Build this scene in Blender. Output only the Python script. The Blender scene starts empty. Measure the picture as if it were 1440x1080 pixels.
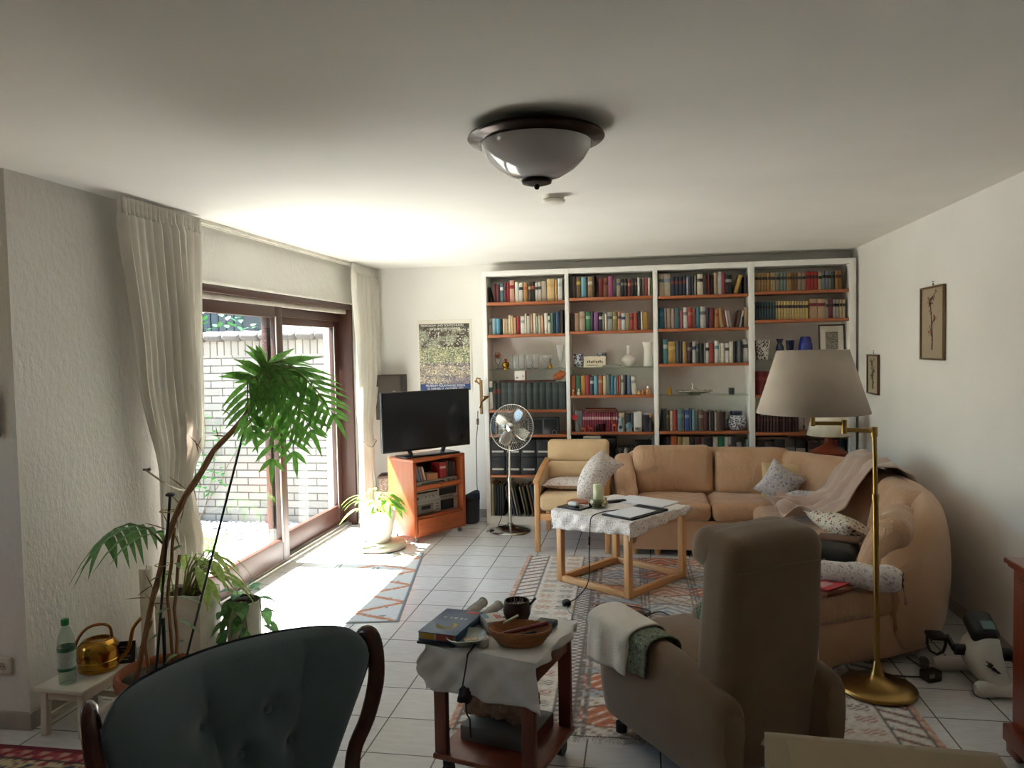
import bpy, math, random
from mathutils import Vector, Matrix, noise
sc = bpy.context.scene
COL = sc.collection
PI = math.pi
R = math.radians

# ------------------------------------------------------------ camera, light, exposure
def make_camera():
    yaw, pitch, roll = 0.167132, -0.04525956, -0.01992196
    cy, sy = math.cos(yaw), math.sin(yaw)
    f = Vector((-sy*math.cos(pitch), cy*math.cos(pitch), math.sin(pitch)))
    r = Vector((cy, sy, 0)); u = r.cross(f)
    c, s = math.cos(roll), math.sin(roll)
    r2, u2 = c*r + s*u, -s*r + c*u
    m = Matrix((r2, u2, -f)).transposed().to_4x4()
    m.translation = (0, 0, 1.65)
    cd = bpy.data.cameras.new('camera'); ob = bpy.data.objects.new('camera', cd)
    COL.objects.link(ob); ob.matrix_world = m
    cd.sensor_fit = 'HORIZONTAL'; cd.sensor_width = 36.0
    cd.lens = 36.0*1075.08/1440.0
    cd.clip_start = 0.05; cd.clip_end = 200
    sc.camera = ob
make_camera()

SUN_DIR = Vector((0.83, -0.03, -1.45)).normalized()
w = bpy.data.worlds.new('sky'); sc.world = w; w.use_nodes = True
nt = w.node_tree; bg = nt.nodes['Background']
sk = nt.nodes.new('ShaderNodeTexSky'); sk.sky_type = 'NISHITA'; sk.sun_disc = False
sk.sun_elevation = R(62); sk.sun_rotation = R(230); sk.air_density = 1.0; sk.dust_density = 1.5
nt.links.new(sk.outputs[0], bg.inputs[0]); bg.inputs[1].default_value = 0.34

sl = bpy.data.lights.new('sun', 'SUN'); sl.energy = 30.0; sl.angle = R(0.6); sl.color = (1.0, 0.915, 0.925)
so = bpy.data.objects.new('sun', sl); COL.objects.link(so)
so.rotation_euler = SUN_DIR.to_track_quat('-Z', 'Y').to_euler(); so.location = (-8, 1, 12)

def portal(name, loc, rot, sx, sy):
    l = bpy.data.lights.new(name, 'AREA'); l.shape = 'RECTANGLE'; l.size = sx; l.size_y = sy
    l.cycles.is_portal = True
    o = bpy.data.objects.new(name, l); COL.objects.link(o); o.location = loc; o.rotation_euler = rot
portal('daylight_portal', (-2.98, 5.3, 1.0), (0, R(-90), 0), 2.1, 2.8)
portal('side_daylight_portal', (-4.52, 1.75, 1.6), (0, R(-90), 0), 0.8, 0.9)

vs = sc.view_settings
sc.display_settings.display_device = 'sRGB'
vs.view_transform = 'Standard'; vs.look = 'None'; vs.gamma = 1.0; vs.use_curve_mapping = False
vs.exposure = 1.5
sc.cycles.max_bounces = 10; sc.cycles.diffuse_bounces = 6; sc.cycles.glossy_bounces = 4
sc.cycles.transmission_bounces = 8; sc.cycles.transparent_max_bounces = 12
sc.cycles.sample_clamp_indirect = 8.0
sc.cycles.caustics_reflective = False; sc.cycles.caustics_refractive = False

# ------------------------------------------------------------ materials
def lin(h):
    h = h.lstrip('#')
    out = []
    for i in (0, 2, 4):
        c = int(h[i:i+2], 16)/255
        out.append(c/12.92 if c <= 0.04045 else ((c+0.055)/1.055)**2.4)
    return (*out, 1.0)

class NT:
    """tiny node-tree builder"""
    def __init__(self, name, rough=0.6, metal=0.0):
        self.m = bpy.data.materials.new(name); self.m.use_nodes = True
        self.t = self.m.node_tree; self.b = self.t.nodes['Principled BSDF']
        self.b.inputs['Roughness'].default_value = rough
        self.b.inputs['Metallic'].default_value = metal
        self._tc = None
    def n(self, kind, **kw):
        nd = self.t.nodes.new('ShaderNode'+kind)
        for k, v in kw.items():
            if k in nd.inputs: nd.inputs[k].default_value = v
            else: setattr(nd, k, v)
        return nd
    def l(self, a, b): self.t.links.new(a, b)
    def obj(self, scale=(1, 1, 1), loc=(0, 0, 0), rot=(0, 0, 0)):
        if self._tc is None: self._tc = self.n('TexCoord')
        mp = self.n('Mapping'); self.l(self._tc.outputs['Object'], mp.inputs[0])
        mp.inputs['Scale'].default_value = scale; mp.inputs['Location'].default_value = loc; mp.inputs['Rotation'].default_value = rot
        return mp.outputs[0]
    def noise(self, scale, detail=3, co=None, rough=.5):
        nz = self.n('TexNoise'); nz.inputs['Scale'].default_value = scale; nz.inputs['Detail'].default_value = detail
        nz.inputs['Roughness'].default_value = rough
        self.l(co if co is not None else self.obj(), nz.inputs['Vector']); return nz.outputs['Fac']
    def ramp(self, fac, stops, interp='LINEAR'):
        cr = self.n('ValToRGB'); e = cr.color_ramp; e.interpolation = interp
        while len(e.elements) < len(stops): e.elements.new(0.5)
        for el, (p, c) in zip(e.elements, stops):
            el.position = p; el.color = lin(c) if isinstance(c, str) else c
        self.l(fac, cr.inputs[0]); return cr.outputs[0]
    def mix(self, fac, a, b, blend='MIX'):
        mx = self.n('MixRGB'); mx.blend_type = blend
        for i, v in ((0, fac), (1, a), (2, b)):
            if isinstance(v, (int, float)): mx.inputs[i].default_value = v
            elif isinstance(v, tuple): mx.inputs[i].default_value = v
            elif isinstance(v, str): mx.inputs[i].default_value = lin(v)
            else: self.l(v, mx.inputs[i])
        return mx.outputs[0]
    def color(self, c):
        if isinstance(c, str): self.b.inputs['Base Color'].default_value = lin(c)
        elif isinstance(c, tuple): self.b.inputs['Base Color'].default_value = c
        else: self.l(c, self.b.inputs['Base Color'])
    def bump(self, h, strength=.3, dist=.01):
        bp = self.n('Bump'); bp.inputs['Strength'].default_value = strength; bp.inputs['Distance'].default_value = dist
        self.l(h, bp.inputs['Height']); self.l(bp.outputs[0], self.b.inputs['Normal'])

_M = {}
def plain(c, rough=.6, metal=0.0, var=.12, scale=9, bump=0.0, bscale=60, coat=0, sheen=0):
    """one colour, gently mottled by noise"""
    key = (c, rough, metal, var, scale, bump, bscale, coat, sheen)
    if key in _M: return _M[key]
    t = NT('surface_'+c.strip('#'), rough, metal)
    a = lin(c)
    if var > 0:
        d = tuple(x*(1-var) for x in a[:3])+(1,); e = tuple(min(1, x*(1+var)) for x in a[:3])+(1,)
        t.color(t.ramp(t.noise(scale, 4), [(.3, d), (.7, e)]))
    else: t.color(a)
    if bump: t.bump(t.noise(bscale, 3), bump, .004)
    if coat: t.b.inputs['Coat Weight'].default_value = coat; t.b.inputs['Coat Roughness'].default_value = .15
    if sheen: t.b.inputs['Sheen Weight'].default_value = sheen; t.b.inputs['Sheen Roughness'].default_value = .5
    _M[key] = t.m; return t.m

def wood(c1, c2, rough=.4, axis='Z', scale=1.0):
    key = ('wood', c1, c2, rough, axis, scale)
    if key in _M: return _M[key]
    t = NT('wood_'+c1.strip('#'), rough)
    s = {'X': (1.2, 14, 14), 'Y': (14, 1.2, 14), 'Z': (14, 14, 1.2)}[axis]
    s = tuple(v*scale for v in s)
    n1 = t.noise(3.0, 6, t.obj(s), .6)
    n2 = t.noise(14.0, 3, t.obj(s))
    t.color(t.mix(.35, t.ramp(n1, [(.3, c1), (.7, c2)]), t.ramp(n2, [(.35, c1), (.65, c2)])))
    t.bump(n2, .08, .002)
    _M[key] = t.m; return t.m

def fabric(c1, c2, weave=500, bump=.35, sheen=.25, mottle=14, rough=.92):
    key = ('fab', c1, c2, weave, bump, mottle)
    if key in _M: return _M[key]
    t = NT('fabric_'+c1.strip('#'), rough)
    nz = t.noise(mottle, 5); fine = t.noise(weave, 2)
    t.color(t.mix(.5, t.ramp(nz, [(.3, c1), (.7, c2)]), t.ramp(fine, [(.3, c1), (.7, c2)])))
    t.bump(fine, bump, .003)
    t.b.inputs['Sheen Weight'].default_value = sheen
    _M[key] = t.m; return t.m

def floral(name, ground, cols, scale=45, thresh=.42):
    """small scattered blossoms on a ground colour"""
    key = ('floral', name)
    if key in _M: return _M[key]
    t = NT(name, .9)
    co = t.obj()
    v = t.n('TexVoronoi'); v.inputs['Scale'].default_value = scale; t.l(co, v.inputs['Vector'])
    v2 = t.n('TexVoronoi'); v2.inputs['Scale'].default_value = scale*2.3; t.l(co, v2.inputs['Vector'])
    mask = t.ramp(v.outputs['Distance'], [(thresh-.08, (1, 1, 1, 1)), (thresh, (0, 0, 0, 1))])
    mask2 = t.ramp(v2.outputs['Distance'], [(.26, (1, 1, 1, 1)), (.34, (0, 0, 0, 1))])
    sep = t.n('SeparateColor'); t.l(v.outputs['Color'], sep.inputs[0])
    stops = [(i/len(cols), c) for i, c in enumerate(cols)]
    pet = t.ramp(sep.outputs[0], stops, 'CONSTANT')
    c = t.mix(mask2, ground, cols[0])
    t.color(t.mix(mask, c, t.mix(mask2, pet, ground)))
    t.bump(t.noise(400, 2), .2, .002)
    _M[key] = t.m; return t.m

def glass_mat(name, tint='#f4fbfa', rough=0.0, alpha=None):
    key = ('glass', name)
    if key in _M: return _M[key]
    m = bpy.data.materials.new(name); m.use_nodes = True; t = m.node_tree; t.nodes.clear()
    out = t.nodes.new('ShaderNodeOutputMaterial'); tr = t.nodes.new('ShaderNodeBsdfTransparent'); gl = t.nodes.new('ShaderNodeBsdfGlossy')
    tr.inputs[0].default_value = lin(tint); gl.inputs['Roughness'].default_value = rough
    mx = t.nodes.new('ShaderNodeMixShader'); fr = t.nodes.new('ShaderNodeFresnel'); fr.inputs[0].default_value = 1.45
    ge = t.nodes.new('ShaderNodeNewGeometry'); inv = t.nodes.new('ShaderNodeMath'); inv.operation = 'SUBTRACT'; inv.inputs[0].default_value = 1
    t.links.new(ge.outputs['Backfacing'], inv.inputs[1]); mu = t.nodes.new('ShaderNodeMath'); mu.operation = 'MULTIPLY'
    t.links.new(fr.outputs[0], mu.inputs[0]); t.links.new(inv.outputs[0], mu.inputs[1])
    t.links.new(mu.outputs[0], mx.inputs[0]); t.links.new(tr.outputs[0], mx.inputs[1]); t.links.new(gl.outputs[0], mx.inputs[2])
    t.links.new(mx.outputs[0], out.inputs[0]); _M[key] = m; return m

def real_glass(name, tint='#ffffff', rough=0.0):
    key = ('rglass', name)
    if key in _M: return _M[key]
    t = NT(name, rough); t.color(tint); t.b.inputs['Transmission Weight'].default_value = 1; t.b.inputs['IOR'].default_value = 1.45
    _M[key] = t.m; return t.m

def attr_mat(name, rough=.9, bump=0.0, bscale=300, coat=0):
    t = NT(name, rough)
    a = t.n('Attribute'); a.attribute_name = 'pattern'
    t.color(a.outputs['Color'])
    if bump: t.bump(t.noise(bscale, 2), bump, .003)
    if coat: t.b.inputs['Coat Weight'].default_value = coat; t.b.inputs['Coat Roughness'].default_value = .05
    return t.m

def leaf_mat(c1, c2, trans=.35):
    key = ('leaf', c1, c2)
    if key in _M: return _M[key]
    m = bpy.data.materials.new('leaf_'+c1.strip('#')); m.use_nodes = True; t = m.node_tree
    b = t.nodes['Principled BSDF']; out = t.nodes['Material Output']
    nz = t.nodes.new('ShaderNodeTexNoise'); nz.inputs['Scale'].default_value = 18
    cr = t.nodes.new('ShaderNodeValToRGB'); cr.color_ramp.elements[0].position = .35; cr.color_ramp.elements[1].position = .65
    cr.color_ramp.elements[0].color = lin(c1); cr.color_ramp.elements[1].color = lin(c2)
    t.links.new(nz.outputs[0], cr.inputs[0]); t.links.new(cr.outputs[0], b.inputs['Base Color'])
    b.inputs['Roughness'].default_value = .45
    tl = t.nodes.new('ShaderNodeBsdfTranslucent'); t.links.new(cr.outputs[0], tl.inputs[0])
    mx = t.nodes.new('ShaderNodeMixShader'); mx.inputs[0].default_value = trans
    t.links.new(b.outputs[0], mx.inputs[1]); t.links.new(tl.outputs[0], mx.inputs[2]); t.links.new(mx.outputs[0], out.inputs[0])
    _M[key] = m; return m

# ------------------------------------------------------------ mesh building
class MB:
    def __init__(self): self.v = []; self.f = []; self.mi = []; self.sm = []; self.M = Matrix.Identity(4); self.cur = 0; self.smooth = True; self.fc = None
    def at(self, loc=(0, 0, 0), rz=0, rx=0, ry=0, s=None):
        self.M = Matrix.Translation(loc) @ Matrix.Rotation(rz, 4, 'Z') @ Matrix.Rotation(ry, 4, 'Y') @ Matrix.Rotation(rx, 4, 'X')
        if s: self.M = self.M @ Matrix.Diagonal((*s, 1))
        return self
    def mat(self, i): self.cur = i; return self
    def add(self, vs, fs, smooth=None):
        o = len(self.v); M = self.M
        self.v += [tuple(M @ Vector(p)) for p in vs]
        self.f += [tuple(i+o for i in f) for f in fs]
        self.mi += [self.cur]*len(fs); self.sm += [self.smooth if smooth is None else smooth]*len(fs)
        return self
    def box(self, c, s, r=0.0, seg=1, n=(0, 0, 0), deform=None):
        hx, hy, hz = s[0]/2, s[1]/2, s[2]/2
        if r <= 0 and not any(n) and not deform:
            vs = [(c[0]+a*hx, c[1]+b*hy, c[2]+d*hz) for d in (-1, 1) for b in (-1, 1) for a in (-1, 1)]
            return self.add(vs, [(0, 2, 3, 1), (4, 5, 7, 6), (0, 1, 5, 4), (2, 6, 7, 3), (0, 4, 6, 2), (1, 3, 7, 5)], False)
        r = min(r, hx, hy, hz)
        def samp(h, k):
            a = [r*math.tan(PI/4*i/seg) for i in range(seg+1)] if r > 0 else [0]
            inner = h-r
            lo = [-inner-x for x in reversed(a)]; hi = [inner+x for x in a]
            mid = [-inner+2*inner*(i+1)/(k+1) for i in range(k)] if inner > 1e-6 else []
            out = lo+mid+hi
            res = []
            for x in out:
                if not res or abs(x-res[-1]) > 1e-7: res.append(x)
            return res
        X, Y, Z = samp(hx, n[0]), samp(hy, n[1]), samp(hz, n[2])
        idx = {}; vs = []; fs = []
        def vid(i, j, k):
            q = (i, j, k)
            if q in idx: return idx[q]
            p = (X[i], Y[j], Z[k])
            if r > 0:
                cl = [max(-(h-r), min(h-r, t)) for t, h in zip(p, (hx, hy, hz))]
                d = Vector([a-b for a, b in zip(p, cl)])
                if d.length > 1e-9: p = tuple(Vector(cl)+d.normalized()*r)
            if deform: p = deform(p[0], p[1], p[2], p[0]/hx, p[1]/hy, p[2]/hz)
            idx[q] = len(vs); vs.append((c[0]+p[0], c[1]+p[1], c[2]+p[2])); return idx[q]
        a, b, d = len(X)-1, len(Y)-1, len(Z)-1
        for i in range(a):
            for j in range(b):
                fs.append((vid(i, j, 0), vid(i, j+1, 0), vid(i+1, j+1, 0), vid(i+1, j, 0)))
                fs.append((vid(i, j, d), vid(i+1, j, d), vid(i+1, j+1, d), vid(i, j+1, d)))
        for i in range(a):
            for k in range(d):
                fs.append((vid(i, 0, k), vid(i+1, 0, k), vid(i+1, 0, k+1), vid(i, 0, k+1)))
                fs.append((vid(i, b, k), vid(i, b, k+1), vid(i+1, b, k+1), vid(i+1, b, k)))
        for j in range(b):
            for k in range(d):
                fs.append((vid(0, j, k), vid(0, j, k+1), vid(0, j+1, k+1), vid(0, j+1, k)))
                fs.append((vid(a, j, k), vid(a, j+1, k), vid(a, j+1, k+1), vid(a, j, k+1)))
        return self.add(vs, fs)
    def bar(self, p0, p1, w, h, r=0.0, up=(0, 0, 1)):
        p0, p1 = Vector(p0), Vector(p1); d = p1-p0; L = d.length; d.normalize()
        u = Vector(up)
        if abs(d.dot(u)) > .95: u = Vector((0, 1, 0))
        x = d.cross(u).normalized(); z = x.cross(d)
        S = self.M
        m = Matrix((x, d, z)).transposed().to_4x4(); m.translation = (p0+p1)/2
        self.M = S @ m; self.box((0, 0, 0), (w, L, h), r); self.M = S
        return self
    def tube(self, pts, r, n=8, cap=True, squash=1.0):
        pts = [Vector(p) for p in pts]; k = len(pts)
        rs = r if isinstance(r, (list, tuple)) else [r]*k
        t0 = (pts[1]-pts[0]).normalized()
        u = Vector((0, 0, 1)) if abs(t0.z) < .9 else Vector((1, 0, 0))
        x = t0.cross(u).normalized()
        vs, fs = [], []
        for i, p in enumerate(pts):
            t = (pts[min(i+1, k-1)]-pts[max(i-1, 0)]).normalized()
            x = (x-t*x.dot(t)); x = x.normalized() if x.length > 1e-6 else t.orthogonal().normalized()
            y = t.cross(x)
            for j in range(n):
                a = 2*PI*j/n; vs.append(tuple(p+(x*math.cos(a)+y*math.sin(a)*squash)*rs[i]))
        for i in range(k-1):
            for j in range(n):
                fs.append((i*n+j, i*n+(j+1) % n, (i+1)*n+(j+1) % n, (i+1)*n+j))
        if cap: fs.append(tuple(reversed(range(n)))); fs.append(tuple((k-1)*n+j for j in range(n)))
        return self.add(vs, fs)
    def ctube(self, pts, r, n=10, k=5, **kw):
        """tube along a smooth curve through pts"""
        P = [Vector(p) for p in pts]; L = len(P); rs = r if isinstance(r, (list, tuple)) else [r]*L
        o, q = [], []
        for i in range(L-1):
            a, b, c, d = P[max(0, i-1)], P[i], P[i+1], P[min(L-1, i+2)]
            for j in range(k):
                s = j/k; o.append(.5*((2*b)+(c-a)*s+(2*a-5*b+4*c-d)*s*s+(3*b-a-3*c+d)*s**3)); q.append(rs[i]*(1-s)+rs[i+1]*s)
        return self.tube(o+[P[-1]], q+[rs[-1]], n, **kw)
    def cyl(self, p0, p1, r, r1=None, n=16):
        return self.tube([p0, p1], [r, r if r1 is None else r1], n)
    def lathe(self, prof, c=(0, 0, 0), n=24, cap=True, sx=1, sy=1, mats=None):
        vs, fs = [], []
        for (r, z) in prof:
            for j in range(n):
                a = 2*PI*j/n; vs.append((c[0]+r*math.cos(a)*sx, c[1]+r*math.sin(a)*sy, c[2]+z))
        for i in range(len(prof)-1):
            for j in range(n):
                fs.append((i*n+j, i*n+(j+1) % n, (i+1)*n+(j+1) % n, (i+1)*n+j))
        if cap:
            if prof[0][0] > 1e-5: fs.append(tuple(reversed(range(n))))
            if prof[-1][0] > 1e-5: fs.append(tuple((len(prof)-1)*n+j for j in range(n)))
        return self.add(vs, fs)
    def ball(self, c, r, n=14, s=(1, 1, 1)):
        k = max(6, n//2)
        vs, fs = [], []
        for i in range(k+1):
            a = -PI/2+PI*i/k
            for j in range(n):
                b = 2*PI*j/n; vs.append((c[0]+r*s[0]*math.cos(a)*math.cos(b), c[1]+r*s[1]*math.cos(a)*math.sin(b), c[2]+r*s[2]*math.sin(a)))
        for i in range(k):
            for j in range(n): fs.append((i*n+j, i*n+(j+1) % n, (i+1)*n+(j+1) % n, (i+1)*n+j))
        return self.add(vs, fs)
    def torus(self, c, R0, r, n=28, m=8, axis='Z'):
        vs, fs = [], []
        for i in range(n):
            a = 2*PI*i/n
            for j in range(m):
                b = 2*PI*j/m; x, y, z = (R0+r*math.cos(b))*math.cos(a), (R0+r*math.cos(b))*math.sin(a), r*math.sin(b)
                if axis == 'Y': x, y, z = x, z, y
                if axis == 'X': x, y, z = z, x, y
                vs.append((c[0]+x, c[1]+y, c[2]+z))
        for i in range(n):
            for j in range(m): fs.append((i*m+j, ((i+1) % n)*m+j, ((i+1) % n)*m+(j+1) % m, i*m+(j+1) % m))
        return self.add(vs, fs)
    def grid(self, fn, nu, nv, wrap=False):
        vs = [fn(i/nu, j/nv) for i in range(nu+1) for j in range(nv+1)]
        fs = [(i*(nv+1)+j, (i+1)*(nv+1)+j, (i+1)*(nv+1)+j+1, i*(nv+1)+j+1) for i in range(nu) for j in range(nv)]
        return self.add(vs, fs)
    def prism(self, poly, z0, z1):
        n = len(poly)
        vs = [(x, y, z0) for x, y in poly]+[(x, y, z1) for x, y in poly]
        fs = [tuple(reversed(range(n))), tuple(range(n, 2*n))]+[(i, (i+1) % n, n+(i+1) % n, n+i) for i in range(n)]
        return self.add(vs, fs, False)
    def loft(self, secs, closed=True, cap=True):
        """secs: list of equal-length rings of points"""
        n = len(secs[0]); vs = [p for s in secs for p in s]; fs = []
        for i in range(len(secs)-1):
            for j in range(n if closed else n-1):
                fs.append((i*n+j, i*n+(j+1) % n, (i+1)*n+(j+1) % n, (i+1)*n+j))
        if cap and closed: fs.append(tuple(reversed(range(n)))); fs.append(tuple((len(secs)-1)*n+j for j in range(n)))
        return self.add(vs, fs)
    def build(self, name, mats, parent=None, loc=None, rz=0, solid=None, sub=0, auto=True, colors=None):
        me = bpy.data.meshes.new(name); me.from_pydata(self.v, [], self.f)
        if not isinstance(mats, (list, tuple)): mats = [mats]
        for m in mats: me.materials.append(m)
        me.polygons.foreach_set('material_index', self.mi)
        me.polygons.foreach_set('use_smooth', self.sm)
        if colors is not None:
            a = me.color_attributes.new('pattern', 'FLOAT_COLOR', 'POINT')
            flat = [x for c in colors for x in c]; a.data.foreach_set('color', flat)
        if auto: 
            try: me.set_sharp_from_angle(angle=R(50))
            except Exception: pass
        me.update()
        o = bpy.data.objects.new(name, me); COL.objects.link(o)
        if loc is not None: o.location = loc
        if rz: o.rotation_euler = (0, 0, rz)
        if parent is not None: o.parent = parent
        if solid:
            md = o.modifiers.new('thickness', 'SOLIDIFY'); md.thickness = solid; md.offset = 0
        if sub:
            md = o.modifiers.new('subsurf', 'SUBSURF'); md.levels = sub; md.render_levels = sub
        return o

def tag(o, label, cat, group=None, kind=None):
    if label: o['label'] = label
    if cat: o['category'] = cat
    if group: o['group'] = group
    if kind: o['kind'] = kind
    return o
def thing(name, label, cat, loc=(0, 0, 0), rz=0, group=None):
    o = bpy.data.objects.new(name, None); o.empty_display_size = .1; COL.objects.link(o)
    o.location = loc; o.rotation_euler = (0, 0, rz)
    return tag(o, label, cat, group)
def struct(o): o['kind'] = 'structure'; return o
def text_mesh(name, body, size, mat, parent, loc, rot, ext=.0004, align='CENTER', sx=1.0):
    cu = bpy.data.curves.new(name, 'FONT'); cu.body = body; cu.size = size; cu.extrude = ext; cu.align_x = align; cu.align_y = 'CENTER'
    tmp = bpy.data.objects.new(name+'_tmp', cu); COL.objects.link(tmp)
    dg = bpy.context.evaluated_depsgraph_get(); me = bpy.data.meshes.new_from_object(tmp.evaluated_get(dg))
    bpy.data.objects.remove(tmp); me.materials.clear(); me.materials.append(mat)
    o = bpy.data.objects.new(name, me); COL.objects.link(o); o.parent = parent; o.location = loc; o.rotation_euler = rot; o.scale = (sx, 1, 1)
    return o
def fb(x, y, z=0.0, s=1.0): return noise.noise(Vector((x*s, y*s, z*s)))
# ------------------------------------------------------------ the room
XL, XR, YB, CEIL = -2.70, 1.87, 7.34, 2.475
def wall_material(name, c, scale, strength, dist=.006):
    t = NT(name, .9)
    n1 = t.noise(1.4, 3); n2 = t.noise(scale, 4, t.obj((1, 1, .6)), .55)
    a = lin(c); d = tuple(x*.94 for x in a[:3])+(1,)
    t.color(t.ramp(n1, [(.35, d), (.65, a)])); t.bump(n2, strength, dist)
    return t.m
M_PLASTER = wall_material('rough_plaster', '#e0ddd6', 38, .55, .012)
M_WALL = wall_material('woodchip_paint', '#eae7e2', 110, .25, .004)
M_CEIL = wall_material('ceiling_paint', '#eae7e1', 60, .08, .003)

def tile_floor():
    t = NT('floor_tiles', .32)
    co = t.obj((1, 1, 1), (-.06, -.239, 0))
    b = t.n('TexBrick'); b.offset = 0; b.squash = 1
    for k, v in (('Scale', 1.0), ('Mortar Size', .0035), ('Mortar Smooth', .1), ('Bias', 0.0), ('Brick Width', .3), ('Row Height', .3)): b.inputs[k].default_value = v
    b.inputs['Color1'].default_value = lin('#dddcdb'); b.inputs['Color2'].default_value = lin('#d4d2d0'); b.inputs['Mortar'].default_value = lin('#6a6660')
    t.l(co, b.inputs['Vector'])
    st = t.ramp(t.noise(5, 6, t.obj((2.2, 9, 1))), [(.3, '#d6d4d2'), (.7, '#ffffff')])
    t.color(t.mix(.45, b.outputs['Color'], st, 'MULTIPLY'))
    t.b.inputs['Roughness'].default_value = .2
    t.bump(b.outputs['Fac'], -.4, .002)
    return t.m
m = MB(); m.box((-.475, 2.5, -.05), (4.95, 10.3, .1)); m.box((-3.75, .3, -.05), (1.6, 5.8, .1)); struct(m.build('floor', tile_floor()))
m = MB(); m.box((-.475, 2.5, CEIL+.06), (4.95, 10.3, .12)); m.box((-3.75, .3, CEIL+.06), (1.6, 5.8, .12)); struct(m.build('ceiling', M_CEIL))
m = MB(); m.box((-.4, YB+.15, 1.25), (5.2, .3, 2.5)); struct(m.build('wall_back', M_WALL))
m = MB(); m.box((XR+.15, 2.4, 1.25), (.3, 10.2, 2.5)); struct(m.build('wall_right', M_WALL))
m = MB()
m.box((XL-.15, 3.43, 1.25), (.3, 1.0, 2.5)); m.box((XL-.15, 7.15, 1.25), (.3, .4, 2.5)); m.box((XL-.15, 5.44, 2.3), (.3, 3.02, .39))
struct(m.build('wall_left', M_PLASTER))
m = MB(); m.box((-3.7, 3.072, 1.25), (1.4, .28, 2.5)); struct(m.build('wall_left_near', M_PLASTER))
m = MB()   # side wall of the near part of the room, with a window in it
m.box((-4.4, 2.6, 1.25), (.2, .8, 2.5)); m.box((-4.4, -.6, 1.25), (.2, 3.8, 2.5)); m.box((-4.4, 1.75, .6), (.2, .9, 1.2)); m.box((-4.4, 1.75, 2.25), (.2, .9, .5))
struct(m.build('wall_left_rear', M_WALL))
m = MB(); m.box((-1.3, -2.6, 1.25), (6.4, .2, 2.5)); struct(m.build('wall_rear', M_WALL))
wn = bpy.data.objects.new('window_1', None); COL.objects.link(wn); struct(wn); wn.location = (-4.4, 1.75, 1.6)
m = MB()
for sy in (-.42, 0, .42): m.box((0, sy, 0), (.07, .06, .8))
for sz in (-.37, .37): m.box((0, 0, sz), (.07, .9, .06))
m.build('window_frame', plain('#4a2d22', .5), wn)
m = MB(); m.box((0, 0, 0), (.006, .82, .72)); m.build('pane', glass_mat('window_glass'), wn)

M_BASE = plain('#a89f92', .5, var=.08)
def baseboard(name, boxes):
    m = MB()
    for c, s in boxes: m.box(c, s, .003)
    struct(m.build(name, M_BASE))
baseboard('baseboard_left', [((XL+.006, 3.42, .04), (.012, .98, .08)), ((XL+.006, 7.14, .04), (.012, .36, .08))])
baseboard('baseboard_left_near', [((-3.55, 2.922, .04), (1.73, .014, .08))])
baseboard('baseboard_right', [((XR-.006, 2.4, .04), (.012, 9.8, .08))])
baseboard('baseboard_back', [((-2.08, YB-.006, .04), (1.2, .012, .08))])

# curtain track on the ceiling and the white edging over the door
m = MB(); m.box((XL+.07, 5.5, CEIL-.012), (.06, 3.66, .024), .004); m.box((XL+.07, 5.5, CEIL-.026), (.012, 3.66, .006))
struct(m.build('trim_1', plain('#d9d4c8', .5)))
m = MB(); m.box((XL+.004, 5.44, 2.112), (.012, 3.02, .016), .003); struct(m.build('trim_2', plain('#eeeae0', .5)))

# sliding garden door
M_BROWN = wood('#3a2019', '#4a2c22', .42, 'Z'); M_BROWNH = wood('#3a2019', '#4a2c22', .42, 'Y')
M_ALU = plain('#b9b6b0', .35, .7, var=.04)
M_PANE = glass_mat('door_glass', '#f3faf7')
dr = bpy.data.objects.new('door_1', None); COL.objects.link(dr); struct(dr); dr.location = (0, 0, 0)
Y0, Y1 = 3.93, 6.95
m = MB()
m.box((-2.80, Y1-.02, 1.05), (.2, .04, 2.1), .004); m.box((-2.80, Y0+.02, 1.05), (.2, .04, 2.1), .004)
m.build('door_frame', M_BROWN, dr)
m = MB()
m.box((-2.80, 5.44, 2.08), (.2, 2.94, .05), .003); m.box((-2.86, 5.44, 2.0), (.1, 2.94, .11), .003)
m.build('door_header', M_BROWNH, dr)
m = MB(); m.box((-2.76, 5.44, 2.035), (.03, 2.94, .04), .003); m.build('header_strip', plain('#cfc8bb', .5), dr)
m = MB()
m.box((-2.83, 5.44, .012), (.16, 2.94, .024), .003); m.box((-2.785, 5.44, .03), (.012, 2.94, .016)); m.box((-2.855, 5.44, .03), (.012, 2.94, .016))
m.build('door_track', M_ALU, dr)
def panel(x, ya, yb, top, hand):
    st, rb, rt = .115, .17, .1
    m = MB()
    m.box((x, ya+st/2, top/2+.02), (.05, st, top-.04), .005); m.box((x, yb-st/2, top/2+.02), (.05, st, top-.04), .005)
    m.mat(1)
    m.box((x, (ya+yb)/2, .038+rb/2), (.05, yb-ya-2*st, rb), .004); m.box((x, (ya+yb)/2, top-rt/2), (.05, yb-ya-2*st, rt), .004)
    p = m.build('sliding_panel', [M_BROWN, M_BROWNH], dr)
    g = MB(); g.box((x, (ya+yb)/2, (top+.1)/2), (.006, yb-ya-2*st+.01, top-rb-rt), 0); g.build('glass_pane', M_PANE, p)
    b = MB()
    for yy in (ya+st, yb-st): b.box((x+.026, yy, top/2+.05), (.006, .012, top-.28))
    b.build('glazing_bead', M_ALU, p)
    if hand:
        h = MB(); h.box((x+.035, yb-st/2, 1.02), (.02, .035, .2), .006); h.bar((x+.05, yb-st/2, 1.0), (x+.06, yb-st/2, 1.12), .018, .02, .005); h.build('door_handle', plain('#2b211d', .4), p)
panel(-2.785, 4.0, 5.62, 2.03, True)
panel(-2.855, 5.5, 6.91, 1.985, False)

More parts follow.
